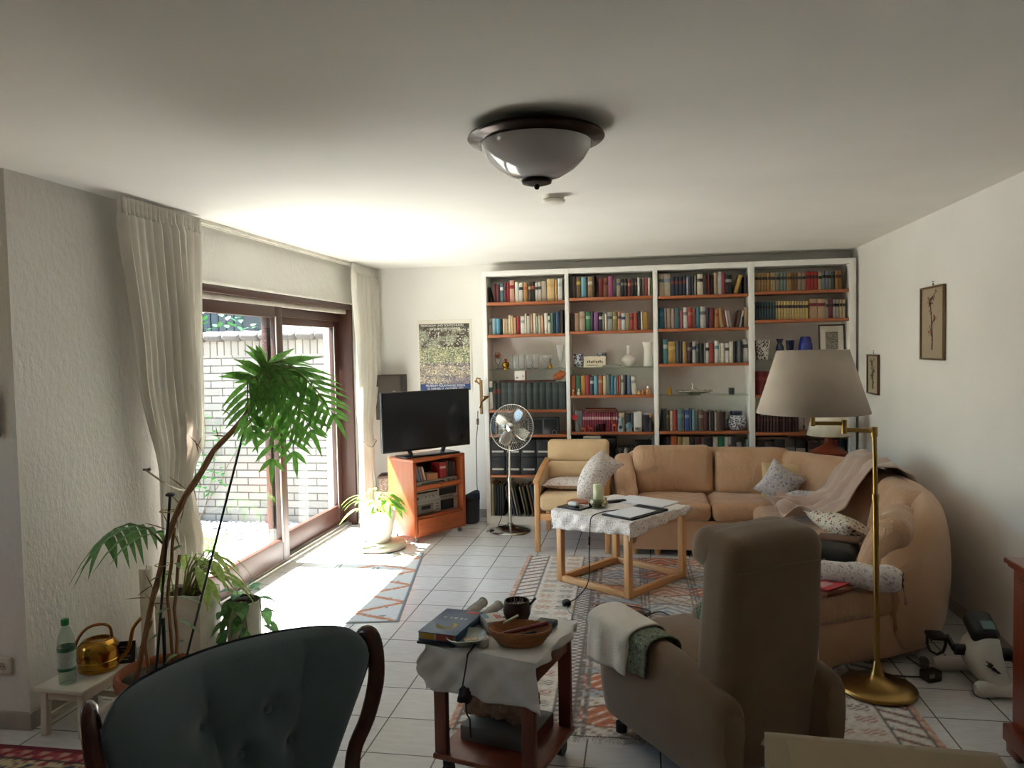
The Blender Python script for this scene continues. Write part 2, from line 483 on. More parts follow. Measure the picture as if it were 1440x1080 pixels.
# ------------------------------------------------------------ outside the door
def ground_mat():
    t = NT('terrace_slabs', .8)
    b = t.n('TexBrick'); b.offset = 0
    for k, v in (('Scale', 1.0), ('Mortar Size', .006), ('Brick Width', .5), ('Row Height', .5)): b.inputs[k].default_value = v
    b.inputs['Color1'].default_value = lin('#bbb7b2'); b.inputs['Color2'].default_value = lin('#aaa6a0'); b.inputs['Mortar'].default_value = lin('#77716a')
    t.l(t.obj(), b.inputs['Vector']); t.color(b.outputs['Color']); return t.m
m = MB(); m.box((-6.0, 5.6, -.13), (6.1, 4.6, .1)); struct(m.build('terrace_ground', ground_mat()))
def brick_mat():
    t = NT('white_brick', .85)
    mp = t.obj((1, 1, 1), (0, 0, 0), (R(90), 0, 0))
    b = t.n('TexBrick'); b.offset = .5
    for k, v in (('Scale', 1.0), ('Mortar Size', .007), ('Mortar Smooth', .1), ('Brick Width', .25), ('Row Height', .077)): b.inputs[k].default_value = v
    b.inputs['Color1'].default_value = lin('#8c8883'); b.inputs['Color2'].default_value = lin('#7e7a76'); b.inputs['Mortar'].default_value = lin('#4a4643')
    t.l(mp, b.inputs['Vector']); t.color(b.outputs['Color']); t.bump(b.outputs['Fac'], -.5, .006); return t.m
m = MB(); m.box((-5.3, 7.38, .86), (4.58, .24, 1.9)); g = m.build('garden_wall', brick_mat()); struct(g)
m = MB()
for i in range(22):
    x = -3.1-i*.2
    m.at((x, 7.38, 1.80), ry=R(5)).box((0, -.16, .03), (.205, .12, .08), .035, 2); m.box((0, 0, .06), (.205, .34, .06), .025, 2)
m.at(); m.build('wall_coping', plain('#4c4645', .8), g)
m = MB(); m.box((-5.3, 7.262, 1.72), (4.58, .012, .15)); 
def soldier():
    t = NT('soldier_course', .85)
    b = t.n('TexBrick'); b.offset = 0
    for k, v in (('Scale', 1.0), ('Mortar Size', .007), ('Brick Width', .078), ('Row Height', .3)): b.inputs[k].default_value = v
    b.inputs['Color1'].default_value = lin('#8c8580'); b.inputs['Color2'].default_value = lin('#7e7772'); b.inputs['Mortar'].default_value = lin('#4a4643')
    t.l(t.obj((1, 1, 1), (0, 0, 0), (R(90), 0, 0)), b.inputs['Vector']); t.color(b.outputs['Color']); return t.m
m.build('soldier_course', soldier(), g)
random.seed(5)
m = MB(); m.smooth = True
for i in range(900):
    x = -3.1-random.random()*2.6; y = 7.2-random.random()**1.3*.75; r = .012+random.random()*.02
    m.at((x, y, -.08+r*.5), rz=random.random()*6).ball((0, 0, 0), r, 6, (1.2, .9, .7))
m.at()
tag(m.build('gravel', plain('#8f8d90', .8, var=.5, scale=60)), 'grey pebbles in a strip along the foot of the garden wall', 'gravel', kind='stuff')
def leaf_quad(m, p, d, up, L, W, droop=.25, k=3, fold=.15):
    """one leaf blade, pointed at both ends"""
    p = Vector(p); d = Vector(d).normalized(); s = d.cross(Vector(up))
    s = s.normalized() if s.length > 1e-4 else d.orthogonal().normalized(); n = s.cross(d)
    vs, fs = [], []
    for i in range(k+1):
        t = i/k; wd = W*math.sin(PI*(.06+.92*t)**.8)*.5
        c = p+d*(L*t)-Vector((0, 0, 1))*(droop*L*t*t)
        vs += [tuple(c-s*wd+n*fold*wd), tuple(c), tuple(c+s*wd+n*fold*wd)]
    for i in range(k):
        a = i*3; fs += [(a, a+1, a+4, a+3), (a+1, a+2, a+5, a+4)]
    m.add(vs, fs)
def rdir(el0=-.2, el1=.9):
    a = random.random()*2*PI; e = el0+random.random()*(el1-el0)
    return Vector((math.cos(a)*math.cos(e), math.sin(a)*math.cos(e), math.sin(e)))
# creeper on the garden wall, grass tuft at its foot, bush and dark shed roof beyond it
t = thing('climbing_plant', 'sparse green climbing plant spreading over the white brick garden wall', 'plant', (-4.55, 7.22, -.08))
st = MB(); lf = MB()
for b in range(5):
    pts = [(0, .02, 0)]; x = 0; z = 0
    for i in range(9):
        z += .1+.03*random.random(); x += (b-2)*.035+random.uniform(-.03, .03); pts.append((x, .02-.01*random.random(), z))
    st.tube(pts, .004, 5)
    for p in pts[3:]:
        for _ in range(4): leaf_quad(lf, (p[0]+random.uniform(-.05, .05), p[1]-.02, p[2]+random.uniform(-.04, .04)), Vector((random.uniform(-1, 1), -.6, random.uniform(-.4, .6))), (0, 0, 1), .055, .045)
st.build('stem', plain('#6b5a45', .8), t); lf.build('foliage', leaf_mat('#4c8a4a', '#6aa860'), t)
t = thing('grass_tuft', 'tuft of long bright grass on the terrace in front of the pebbles', 'plant', (-3.75, 6.1, -.08))
lf = MB()
for i in range(70): leaf_quad(lf, (random.uniform(-.05, .05), random.uniform(-.05, .05), 0), rdir(.9, 1.5), (0, 1, 0), .25+.2*random.random(), .01, .5, 4)
lf.build('blades', leaf_mat('#6f9c4e', '#9cc474'), t)
t = thing('garden_bush', 'green bush showing above the coping of the garden wall', 'bush', (-4.75, 8.3, -.08))
lf = MB(); st = MB()
for i in range(7): st.tube([(0, 0, 0), (random.uniform(-.2, .2), random.uniform(-.1, .1), 1), (random.uniform(-.6, .6), random.uniform(-.2, .2), 1.9)], [.02, .014, .006], 6)
for i in range(420):
    a = Vector((random.gauss(0, .42), random.gauss(0, .22), 1.75+random.gauss(0, .2))); leaf_quad(lf, a, rdir(), (0, 0, 1), .11, .07)
st.build('stem', plain('#5d4c3a', .8), t); lf.build('foliage', leaf_mat('#24502a', '#3a6c38', .15), t)
t = thing('garden_shed', 'dark shed with slatted wall standing beyond the garden wall', 'shed', (-5.65, 9.6, -.08))
m = MB()
m.box((0, 0, 1.2), (1.3, 1.0, 2.4))
for i in range(12): m.box((-.6+i*.108, -.51, 1.2), (.09, .03, 2.4), .004)
m.build('wall_panel', plain('#4b4f58', .8), t)
m = MB(); m.at((0, 0, 2.46), rx=R(4)).box((0, 0, 0), (1.7, 1.2, .07), .01); m.build('roof', plain('#3c3b40', .8), t)
m = MB(); m.box((-6.0, 5.6, -.26), (12.0, 12.0, .1)); tag(m.build('garden_ground', plain('#8d8a70', .95, var=.2)), None, None); struct(bpy.data.objects['garden_ground'])
# ------------------------------------------------------------ bookcase
SF, SB = 7.04, 7.325        # front and back of the shelves
C_IN = [(-1.415, -.68), (-.645, .118), (.158, .95), (1.0, 1.79)]
M_WHITE = plain('#f2f0ec', .5, var=.02)
M_SHELF = wood('#9c5634', '#b87048', .4, 'X')
M_SGLASS = glass_mat('shelf_glass', '#eef6f2')
bc = thing('bookcase', 'tall white built-in bookcase of four bays with reddish wood shelves', 'bookcase', (0, SF, 0))
D = SB-SF
def bpart(name, c, s, mat_, r=.002): 
    m = MB(); m.box(c, s, r); return m.build(name, mat_, bc)
for x0, x1 in ((-1.455, -1.415), (-.68, -.645), (.118, .158), (.95, 1.0), (1.79, 1.845)):
    bpart('upright_panel', ((x0+x1)/2, D/2, 1.19), (x1-x0, D, 2.38), M_WHITE)
for x0, x1 in C_IN:
    bpart('top_panel', ((x0+x1)/2, D/2, 2.358), (x1-x0, D, .045), M_WHITE, 0)
    bpart('plinth', ((x0+x1)/2, .02, .03), (x1-x0, .03, .06), M_WHITE, 0)
    bpart('bottom_panel', ((x0+x1)/2, D/2, .0645), (x1-x0, D, .018), M_WHITE, 0)
bpart('back_panel', (.195, D-.006, 1.19), (3.3, .008, 2.36), plain('#f0ece6', .6, var=.03), 0)
# shelf upper-surface heights per bay
SH = [[2.092, 1.79, 1.464, 1.085, .852, .47, .075], [2.112, 1.805, 1.47, 1.215, .875, .46, .075], [2.105, 1.808, 1.492, 1.206, .88, .5, .075], [2.118, 1.868, 1.515, 1.2, .867, .5, .075]]
GL = [(0, 2), (1, 2), (2, 3), (3, 2)]
for ci, (x0, x1) in enumerate(C_IN):
    for k, z in enumerate(SH[ci][:-1]):
        if (ci, k) in GL:
            m = MB(); m.box(((x0+x1)/2, D/2-.01, z-.0048), (x1-x0-.004, D-.03, .008)); m.build('glass_shelf', M_SGLASS, bc)
        else:
            bpart('shelf', ((x0+x1)/2, D/2-.01, z-.0138), (x1-x0-.003, D-.025, .026), M_SHELF, .004)

# ------------------------------------------------------------ books
ORD = 'first second third fourth fifth sixth seventh eighth ninth tenth eleventh twelfth thirteenth fourteenth fifteenth sixteenth seventeenth eighteenth nineteenth twentieth twenty-first twenty-second twenty-third twenty-fourth twenty-fifth twenty-sixth twenty-seventh twenty-eighth twenty-ninth thirtieth'.split()
SHELFW = ['top', 'second', 'third', 'fourth', 'fifth', 'sixth', 'bottom']
BAYW = ['first', 'second', 'third', 'fourth']
M_PAGE = plain('#d8cdb4', .9, var=.06, scale=40)
def cname(h):
    h = h.lstrip('#'); r, g, b = [int(h[i:i+2], 16)/255 for i in (0, 2, 4)]
    mx, mn = max(r, g, b), min(r, g, b); v = mx; s = 0 if mx == 0 else (mx-mn)/mx
    if v < .22: return 'black'
    if s < .13: return 'white' if v > .8 else ('light grey' if v > .6 else ('grey' if v > .4 else 'dark grey'))
    d = mx-mn
    hue = (60*((g-b)/d) % 360) if mx == r else (60*((b-r)/d)+120 if mx == g else 60*((r-g)/d)+240)
    if hue < 16 or hue > 345: base = 'pink' if (v > .75 and s < .45) else 'red'
    elif hue < 32: base = 'salmon' if (v > .8 and s < .5) else ('orange' if v > .7 and s > .6 else 'brown')
    elif hue < 65: base = ('cream' if s < .32 else ('tan' if s < .5 else 'yellow')) if v > .7 else ('beige' if s < .3 and v > .5 else 'brown')
    elif hue < 170: base = 'green'
    elif hue < 200: base = 'teal'
    elif hue < 255: base = 'blue'
    else: base = 'purple'
    if base in ('red', 'green', 'blue', 'teal', 'purple', 'brown'): base = ('dark ' if v < .45 else ('light ' if v > .75 and s < .5 else ''))+base
    return base
def book_mesh(wd, ht, dp, rounded=True):
    """standing book, spine to -y, base at z=0; slot 0 cover, 1 label, 2 pages"""
    m = MB(); c = .0022; n = 4
    bands = [0, .62, .78, 1.0]
    # spine as a shallow arc with a label band
    m.cur = 0
    vs, fs = [], []
    for bz in bands:
        for j in range(n+1):
            t = j/n*2-1; vs.append((t*wd/2, -(.006 if rounded else .001)*(1-t*t)**.5 if abs(t) < 1 else 0, ht*bz))
    o = len(m.v); m.v += vs
    for k in range(3):
        for j in range(n):
            m.f.append((o+k*(n+1)+j, o+k*(n+1)+j+1, o+(k+1)*(n+1)+j+1, o+(k+1)*(n+1)+j)); m.mi.append(1 if k == 1 else 0); m.sm.append(True)
    # covers
    for sx in (-1, 1): m.box((sx*(wd/2-c/2), dp/2, ht/2), (c, dp, ht))
    m.box((0, .001, ht/2), (wd-c*2, .002, ht))
    m.cur = 2; m.box((0, dp/2-.002, ht/2), (wd-2*c, dp-.006, ht-.006))
    return m
BOOKN = 0
def book(x, y, z, wd, ht, dp, cover, label_c, label, group, lean=0.0, name='book'):
    m = book_mesh(wd, ht, dp)
    def tone(h):
        h = h.lstrip('#'); g = sum(int(h[i:i+2], 16)*k for i, k in ((0, .3), (2, .59), (4, .11)))
        return '#'+''.join('%02x' % int((int(h[i:i+2], 16)*.82+g*.18)*.93) for i in (0, 2, 4))
    cm = plain(tone(cover), .55, var=.1, scale=30)
    o = m.build(name, [cm, plain(tone(label_c), .55, var=.15, scale=60) if label_c else cm, M_PAGE], None, auto=False)
    if lean: 
        off = Vector((-wd/2 if lean < 0 else wd/2, 0, 0))
        # rotate about a lower edge so that the book stays on the shelf
        c, s = math.cos(lean), math.sin(lean)
        o.rotation_euler = (0, lean, 0); o.location = (x, y, z+abs(s)*wd/2)
    else: o.location = (x, y, z)
    tag(o, label, 'book', group); return o
def row(ci, k, y, spec, depth=.17, what='book', ymax=None):
    """spec: (cover, x_left, x_right, height[, label colour[, lean]]) in metres"""
    z = SH[ci][k]
    g = 'books on the %s shelf of the %s bay' % (SHELFW[k], BAYW[ci])
    for i, s in enumerate(spec):
        cov, xa, xb, h = s[:4]; lc = s[4] if len(s) > 4 else None; lean = s[5] if len(s) > 5 else 0
        col = cname(cov); ex = ''
        if lc and cname(lc) != col: ex = ' with %s label' % cname(lc)
        if lean: ex = ' leaning over'
        lab = '%s %s%s, %s from left, %s shelf, %s bookcase bay' % (col, what, ex, ORD[i], SHELFW[k], ('leftmost', 'second', 'third', 'rightmost')[ci])
        yy = y+random.uniform(0, .015)
        book((xa+xb)/2, yy, z, (xb-xa)*.97, h, depth, cov, lc, lab, g, lean)
row(0, 0, SF+.03, [('#5e1f24', -1.355, -1.327, 0.175), ('#6a2630', -1.325, -1.292, 0.168), ('#4a7c8a', -1.289, -1.255, 0.179, '#e8e4da'), ('#8a1f28', -1.252, -1.226, 0.184, '#3a1a1c'), ('#a3242c', -1.226, -1.198, 0.183), ('#d99a80', -1.198, -1.154, 0.200, '#a02020'), ('#e4ddcc', -1.147, -1.112, 0.183, '#d5e0dc'), ('#d8d2c8', -1.109, -1.072, 0.173, '#2e2a2c'), ('#c58a4c', -1.067, -1.030, 0.175, '#c05a30'), ('#5a4a38', -1.025, -0.996, 0.179, '#d8b878'), ('#241f22', -0.996, -0.962, 0.184, '#c04a30'), ('#cfc8bc', -0.958, -0.929, 0.171, '#3a3636'), ('#c4bcb0', -0.929, -0.900, 0.176, '#3a3636'), ('#b8a68e', -0.900, -0.852, 0.184), ('#e2bc7c', -0.847, -0.780, 0.203, '#d8a860'), ('#cf9a58', -0.778, -0.751, 0.195), ('#d5d5cc', -0.746, -0.708, 0.203, '#a8b4b4')])
row(0, 1, SF+.03, [('#8a7f70', -1.406, -1.374, 0.153, '#5a5048'), ('#93b8c4', -1.371, -1.336, 0.152), ('#5fa8cc', -1.331, -1.297, 0.151), ('#2a2826', -1.296, -1.275, 0.147), ('#c9b38a', -1.272, -1.245, 0.149), ('#c4a97c', -1.245, -1.217, 0.145), ('#e0cfa8', -1.216, -1.192, 0.182), ('#cda878', -1.191, -1.168, 0.172), ('#d29a70', -1.167, -1.141, 0.156), ('#b81f26', -1.134, -1.106, 0.167), ('#ece8e0', -1.103, -1.061, 0.166, '#a8b0b0'), ('#e4d8b8', -1.060, -1.041, 0.193), ('#c8c4b4', -1.040, -1.010, 0.171), ('#c8907c', -1.006, -0.985, 0.185), ('#e0d0a8', -0.980, -0.955, 0.193), ('#9aa0a0', -0.954, -0.937, 0.162), ('#e0d2a0', -0.936, -0.913, 0.168), ('#d8a890', -0.912, -0.886, 0.167), ('#e8d8c4', -0.878, -0.845, 0.191), ('#dcdccc', -0.844, -0.820, 0.165, '#4a6a60'), ('#4a7468', -0.816, -0.792, 0.189), ('#27364e', -0.790, -0.773, 0.194), ('#4a74a8', -0.772, -0.749, 0.197), ('#1a1f2a', -0.747, -0.727, 0.205), ('#3a3c3e', -0.726, -0.705, 0.217)])
row(1, 0, SF+.03, [('#2c241e', -0.641, -0.611, 0.207), ('#3c3026', -0.609, -0.576, 0.199), ('#6e4c2c', -0.574, -0.533, 0.192, '#c8a028'), ('#6fb4c8', -0.530, -0.487, 0.187), ('#2e2c28', -0.486, -0.470, 0.189), ('#a67e50', -0.469, -0.426, 0.188, '#d8cbb8'), ('#3c2a20', -0.424, -0.404, 0.202), ('#8a2428', -0.370, -0.329, 0.170), ('#8c5230', -0.328, -0.286, 0.174, '#6a2a20'), ('#b04a80', -0.284, -0.242, 0.191), ('#5a5248', -0.240, -0.212, 0.175), ('#a89680', -0.209, -0.172, 0.161, '#5a6a90'), ('#2a2426', -0.170, -0.141, 0.160, '#8a8078'), ('#262022', -0.139, -0.109, 0.159, '#70685e'), ('#8a2434', -0.108, -0.077, 0.152, '#c88a30'), ('#241e24', -0.075, -0.048, 0.160, '#8a4a60'), ('#221e22', -0.047, -0.021, 0.159, '#70685e'), ('#e6e2d8', -0.019, 0.002, 0.167), ('#32261f', 0.003, 0.018, 0.154), ('#7a5a52', 0.020, 0.048, 0.163), ('#a8302c', 0.049, 0.076, 0.159), ('#e6dfd4', 0.077, 0.091, 0.161), ('#5a7a3c', 0.097, 0.114, 0.154)])
row(1, 1, SF+.03, [('#4a2420', -0.641, -0.599, 0.166, '#3a302a'), ('#b08a68', -0.595, -0.552, 0.168), ('#b8a088', -0.550, -0.498, 0.181, '#a08468'), ('#3c8a54', -0.495, -0.449, 0.177, '#a8d0a8'), ('#3a2c44', -0.447, -0.420, 0.179), ('#8a4c8e', -0.418, -0.379, 0.169), ('#24242a', -0.374, -0.341, 0.168, '#c8c4c0'), ('#90887c', -0.340, -0.320, 0.152), ('#d8ccb4', -0.319, -0.299, 0.151), ('#a8a8a0', -0.296, -0.248, 0.168, '#4a4a48'), ('#8a7a3c', -0.246, -0.206, 0.167, '#c8b880'), ('#d88a68', -0.203, -0.170, 0.169, '#4a4038'), ('#d8dce0', -0.169, -0.133, 0.156, '#34487a'), ('#a8926a', -0.130, -0.092, 0.155), ('#b03a2c', -0.090, -0.057, 0.154, '#5a1c1c'), ('#b8422e', -0.056, -0.025, 0.156), ('#3a3848', -0.025, 0.006, 0.170), ('#d8d0bc', 0.007, 0.025, 0.161), ('#b8882c', 0.026, 0.071, 0.157)])
row(1, 3, SF+.03, [('#a8542c', -0.639, -0.596, 0.181), ('#2c6a4a', -0.594, -0.547, 0.180), ('#c8842c', -0.545, -0.506, 0.179), ('#a82c38', -0.504, -0.463, 0.184), ('#3a4450', -0.461, -0.429, 0.168, '#c8c8c4'), ('#5a9cb8', -0.427, -0.391, 0.178), ('#b8582c', -0.388, -0.347, 0.177, '#c8a078'), ('#d8c4a0', -0.345, -0.313, 0.172), ('#5a6a5c', -0.311, -0.273, 0.186), ('#2c78a8', -0.271, -0.243, 0.171), ('#7ab0b0', -0.241, -0.219, 0.160), ('#b03030', -0.217, -0.196, 0.175), ('#a88c64', -0.194, -0.182, 0.177), ('#e0d8c8', -0.181, -0.155, 0.180, '#8a7a60'), ('#2a2834', -0.153, -0.128, 0.179), ('#5a7494', -0.126, -0.092, 0.174), ('#d8d4c4', -0.080, -0.038, 0.165, '#8a9090', -0.06)])
row(1, 4, SF+.03, [('#7a7c80', -0.604, -0.542, 0.193), ('#8c1838', -0.536, -0.514, 0.177, '#d8a0a0'), ('#8c1838', -0.514, -0.492, 0.177, '#d8a0a0'), ('#8c1838', -0.492, -0.471, 0.177, '#d8a0a0'), ('#8c1838', -0.471, -0.449, 0.177, '#d8a0a0'), ('#8c1838', -0.449, -0.427, 0.176, '#d8a0a0'), ('#8c1838', -0.427, -0.405, 0.176, '#d8a0a0'), ('#8c1838', -0.405, -0.384, 0.176, '#d8a0a0'), ('#8c1838', -0.384, -0.362, 0.176, '#d8a0a0'), ('#8c1838', -0.362, -0.341, 0.176, '#d8a0a0'), ('#8c1838', -0.341, -0.318, 0.176, '#d8a0a0'), ('#8c1838', -0.318, -0.297, 0.176, '#d8a0a0'), ('#8c1838', -0.297, -0.275, 0.176, '#d8a0a0'), ('#8c1838', -0.275, -0.254, 0.175, '#d8a0a0'), ('#8c1838', -0.254, -0.232, 0.175, '#d8a0a0'), ('#8c1838', -0.232, -0.210, 0.175, '#d8a0a0'), ('#d0b888', -0.204, -0.153, 0.170, '#a88a50'), ('#22283a', -0.147, -0.092, 0.169), ('#2e2a2e', -0.090, -0.062, 0.172), ('#232a44', 0.018, 0.077, 0.153)])
row(2, 0, SF+.03, [('#c8b490', 0.172, 0.217, 0.198, '#4a6a80'), ('#c4b698', 0.219, 0.273, 0.198, '#8a8cb0'), ('#1f2c40', 0.278, 0.315, 0.170, '#8a3038'), ('#1f2c40', 0.316, 0.350, 0.169, '#8a3038'), ('#1f2c40', 0.351, 0.384, 0.167, '#8a3038'), ('#27385c', 0.385, 0.414, 0.178, '#8a3038'), ('#d8ccb0', 0.416, 0.430, 0.161), ('#2c3458', 0.432, 0.458, 0.170), ('#263040', 0.460, 0.481, 0.169), ('#d0c4a8', 0.483, 0.498, 0.172), ('#d8ceb4', 0.508, 0.560, 0.187, '#4a4438'), ('#4a3026', 0.563, 0.601, 0.175), ('#7a1c24', 0.602, 0.619, 0.183), ('#281e20', 0.620, 0.654, 0.173, '#5a1c20'), ('#b09470', 0.656, 0.686, 0.191), ('#d8dcdc', 0.688, 0.723, 0.201, '#e8e8e4'), ('#a03038', 0.724, 0.752, 0.188), ('#1e1a1e', 0.753, 0.811, 0.168, '#a8a4a0'), ('#b8923c', 0.822, 0.856, 0.165, '#c8a84c', 0.30), ('#2e2830', 0.914, 0.944, 0.154)])
row(2, 1, SF+.03, [('#1f6a84', 0.172, 0.217, 0.194, '#2f8aa8'), ('#a8847c', 0.219, 0.240, 0.188), ('#a8947c', 0.241, 0.275, 0.184), ('#b89a8c', 0.277, 0.308, 0.183), ('#3c6a74', 0.310, 0.353, 0.188, '#5a5a70'), ('#c0606c', 0.356, 0.383, 0.161), ('#e0dcd4', 0.386, 0.421, 0.189, '#8a8480'), ('#b83c38', 0.424, 0.465, 0.185, '#d07858'), ('#8a4438', 0.466, 0.497, 0.168), ('#2c8aa4', 0.498, 0.531, 0.186), ('#c0bcb0', 0.532, 0.584, 0.191, '#6a6c60'), ('#34284a', 0.585, 0.613, 0.181), ('#7c2428', 0.614, 0.657, 0.181), ('#b87838', 0.659, 0.698, 0.165, '#b04c28'), ('#b8904c', 0.709, 0.743, 0.177, '#b8904c', -0.14), ('#8a2828', 0.744, 0.767, 0.160, '#8a2828', -0.14), ('#e0d8cc', 0.768, 0.786, 0.150, '#e0d8cc', -0.15), ('#a8948c', 0.787, 0.810, 0.149, '#a8948c', -0.15), ('#5a3428', 0.842, 0.866, 0.151, '#5a3428', 0.20), ('#dcd8d4', 0.868, 0.886, 0.147, '#dcd8d4', 0.20), ('#1c1e28', 0.888, 0.910, 0.092), ('#a88a5c', 0.915, 0.946, 0.174)])
row(2, 2, SF+.03, [('#4a8c94', 0.203, 0.244, 0.222, '#d0dcdc'), ('#c0923c', 0.248, 0.313, 0.200, '#d8b060'), ('#4a4c54', 0.317, 0.348, 0.204), ('#2e2c2c', 0.350, 0.373, 0.199), ('#b08c50', 0.375, 0.414, 0.198), ('#3a1c20', 0.416, 0.457, 0.187, '#8a7a70'), ('#c8c4b8', 0.459, 0.493, 0.196, '#3a4c7a'), ('#2c3834', 0.495, 0.525, 0.170, '#5a6c64'), ('#1e1a1e', 0.527, 0.562, 0.180), ('#8a8884', 0.564, 0.576, 0.174), ('#dcd8d0', 0.578, 0.610, 0.179, '#3a3434'), ('#a83428', 0.612, 0.654, 0.178), ('#d8dcd8', 0.657, 0.693, 0.199, '#5aa0a0'), ('#d8d0b8', 0.695, 0.710, 0.176), ('#d8d2bc', 0.712, 0.745, 0.176), ('#e0dcd4', 0.747, 0.782, 0.175, '#3a3838'), ('#d8d0bc', 0.784, 0.817, 0.192), ('#22252c', 0.819, 0.840, 0.189), ('#6c7078', 0.842, 0.887, 0.191), ('#1e1e22', 0.888, 0.898, 0.186), ('#b8b4ac', 0.900, 0.946, 0.207, '#34302e')])
row(2, 4, SF+.03, [('#2c3a34', 0.183, 0.226, 0.196), ('#4a3424', 0.228, 0.256, 0.188, '#8a6a48'), ('#c4b48c', 0.258, 0.284, 0.177), ('#b8302c', 0.286, 0.319, 0.187), ('#5a8088', 0.325, 0.374, 0.197, '#7aa0a4'), ('#5a4034', 0.375, 0.389, 0.187), ('#2850a4', 0.390, 0.432, 0.189, '#8098c8'), ('#1c3454', 0.434, 0.454, 0.197), ('#74a8b0', 0.456, 0.480, 0.196), ('#5a5c5c', 0.482, 0.511, 0.176), ('#6c5040', 0.513, 0.553, 0.186, '#b09478'), ('#4a1c20', 0.556, 0.603, 0.175), ('#8a8880', 0.605, 0.615, 0.175), ('#2c2424', 0.617, 0.648, 0.180), ('#b8b4b0', 0.650, 0.673, 0.170), ('#6a4c3c', 0.675, 0.716, 0.175), ('#221c1c', 0.718, 0.747, 0.175)])
row(2, 5, SF+.03, [('#2a2420', 0.185, 0.221, 0.317), ('#2e2c2c', 0.223, 0.259, 0.317), ('#c85020', 0.263, 0.318, 0.330), ('#a8843c', 0.322, 0.364, 0.327), ('#c8ac80', 0.368, 0.427, 0.324, '#a04c30'), ('#3a2424', 0.433, 0.480, 0.317), ('#5c2024', 0.482, 0.529, 0.320), ('#b88078', 0.531, 0.557, 0.322), ('#2c2024', 0.559, 0.633, 0.320), ('#c8c0a8', 0.637, 0.678, 0.324), ('#1f7a4c', 0.681, 0.738, 0.330), ('#d8d0c0', 0.740, 0.769, 0.324), ('#d8d4cc', 0.771, 0.794, 0.324, '#a03030'), ('#2c3444', 0.797, 0.840, 0.324), ('#8a8c8c', 0.842, 0.889, 0.273), ('#88a8a0', 0.928, 0.946, 0.302)])
row(3, 0, SF+.03, [('#a88450', 1.009, 1.036, 0.164, '#231c1a'), ('#a8844c', 1.037, 1.063, 0.163, '#231c1a'), ('#a8844c', 1.064, 1.087, 0.162, '#231c1a'), ('#b07c3c', 1.088, 1.112, 0.163, '#231c1a'), ('#a8742c', 1.113, 1.139, 0.162, '#231c1a'), ('#c4a878', 1.141, 1.162, 0.161, '#231c1a'), ('#c4a878', 1.163, 1.184, 0.160, '#231c1a'), ('#8a8468', 1.186, 1.224, 0.159, '#231c1a'), ('#6c8c84', 1.226, 1.251, 0.159, '#231c1a'), ('#6c8c84', 1.252, 1.277, 0.158, '#231c1a'), ('#b88440', 1.279, 1.298, 0.157, '#6a2a1c'), ('#a88048', 1.299, 1.316, 0.157, '#231c1a'), ('#7c4c1c', 1.317, 1.341, 0.157, '#231c1a'), ('#7c4c1c', 1.342, 1.367, 0.156, '#231c1a'), ('#988468', 1.369, 1.404, 0.155, '#231c1a'), ('#98846c', 1.405, 1.434, 0.155, '#231c1a'), ('#b81c1c', 1.435, 1.481, 0.163, '#4a1010'), ('#b81c1c', 1.481, 1.510, 0.161, '#4a1010'), ('#b81c1c', 1.511, 1.538, 0.160, '#4a1010'), ('#b09c6c', 1.540, 1.571, 0.152, '#231c1a'), ('#6c808c', 1.572, 1.599, 0.160, '#231c1a'), ('#6c808c', 1.601, 1.632, 0.159, '#231c1a'), ('#8c8c88', 1.634, 1.652, 0.158, '#231c1a'), ('#3c4c40', 1.653, 1.678, 0.158, '#231c1a'), ('#a8742c', 1.681, 1.708, 0.157, '#6a2a1c'), ('#8a5420', 1.709, 1.735, 0.156, '#231c1a')])
row(3, 1, SF+.03, [('#2a4a50', 1.017, 1.040, 0.160, '#16181a'), ('#2a4a50', 1.041, 1.064, 0.159, '#16181a'), ('#2a4a50', 1.064, 1.087, 0.158, '#16181a'), ('#2a4a50', 1.088, 1.111, 0.158, '#16181a'), ('#2a4a50', 1.112, 1.134, 0.157, '#16181a'), ('#2a4a50', 1.135, 1.158, 0.156, '#16181a'), ('#2a4a50', 1.159, 1.182, 0.156, '#16181a'), ('#c0a468', 1.183, 1.205, 0.160, '#231c1a'), ('#c8ac6c', 1.206, 1.228, 0.160, '#231c1a'), ('#c4a050', 1.228, 1.251, 0.159, '#231c1a'), ('#d0b458', 1.252, 1.274, 0.158, '#231c1a'), ('#c0a468', 1.275, 1.297, 0.158, '#231c1a'), ('#c8ac6c', 1.298, 1.320, 0.157, '#231c1a'), ('#c4a050', 1.321, 1.343, 0.156, '#231c1a'), ('#d0b458', 1.343, 1.366, 0.156, '#231c1a'), ('#c0a468', 1.367, 1.389, 0.155, '#231c1a'), ('#c8ac6c', 1.389, 1.412, 0.154, '#231c1a'), ('#c4a050', 1.412, 1.434, 0.154, '#231c1a'), ('#d0b458', 1.435, 1.457, 0.153, '#231c1a'), ('#c4a078', 1.466, 1.534, 0.173, '#8a1c24'), ('#c4a078', 1.536, 1.603, 0.171, '#8a1c24'), ('#9a9488', 1.605, 1.625, 0.156, '#2a2426'), ('#7a1c3c', 1.626, 1.661, 0.160, '#231c1a'), ('#a89c98', 1.662, 1.688, 0.161, '#231c1a'), ('#b0a48c', 1.689, 1.718, 0.160, '#231c1a'), ('#b8a478', 1.719, 1.742, 0.161, '#231c1a'), ('#b8a478', 1.743, 1.766, 0.160, '#231c1a')])
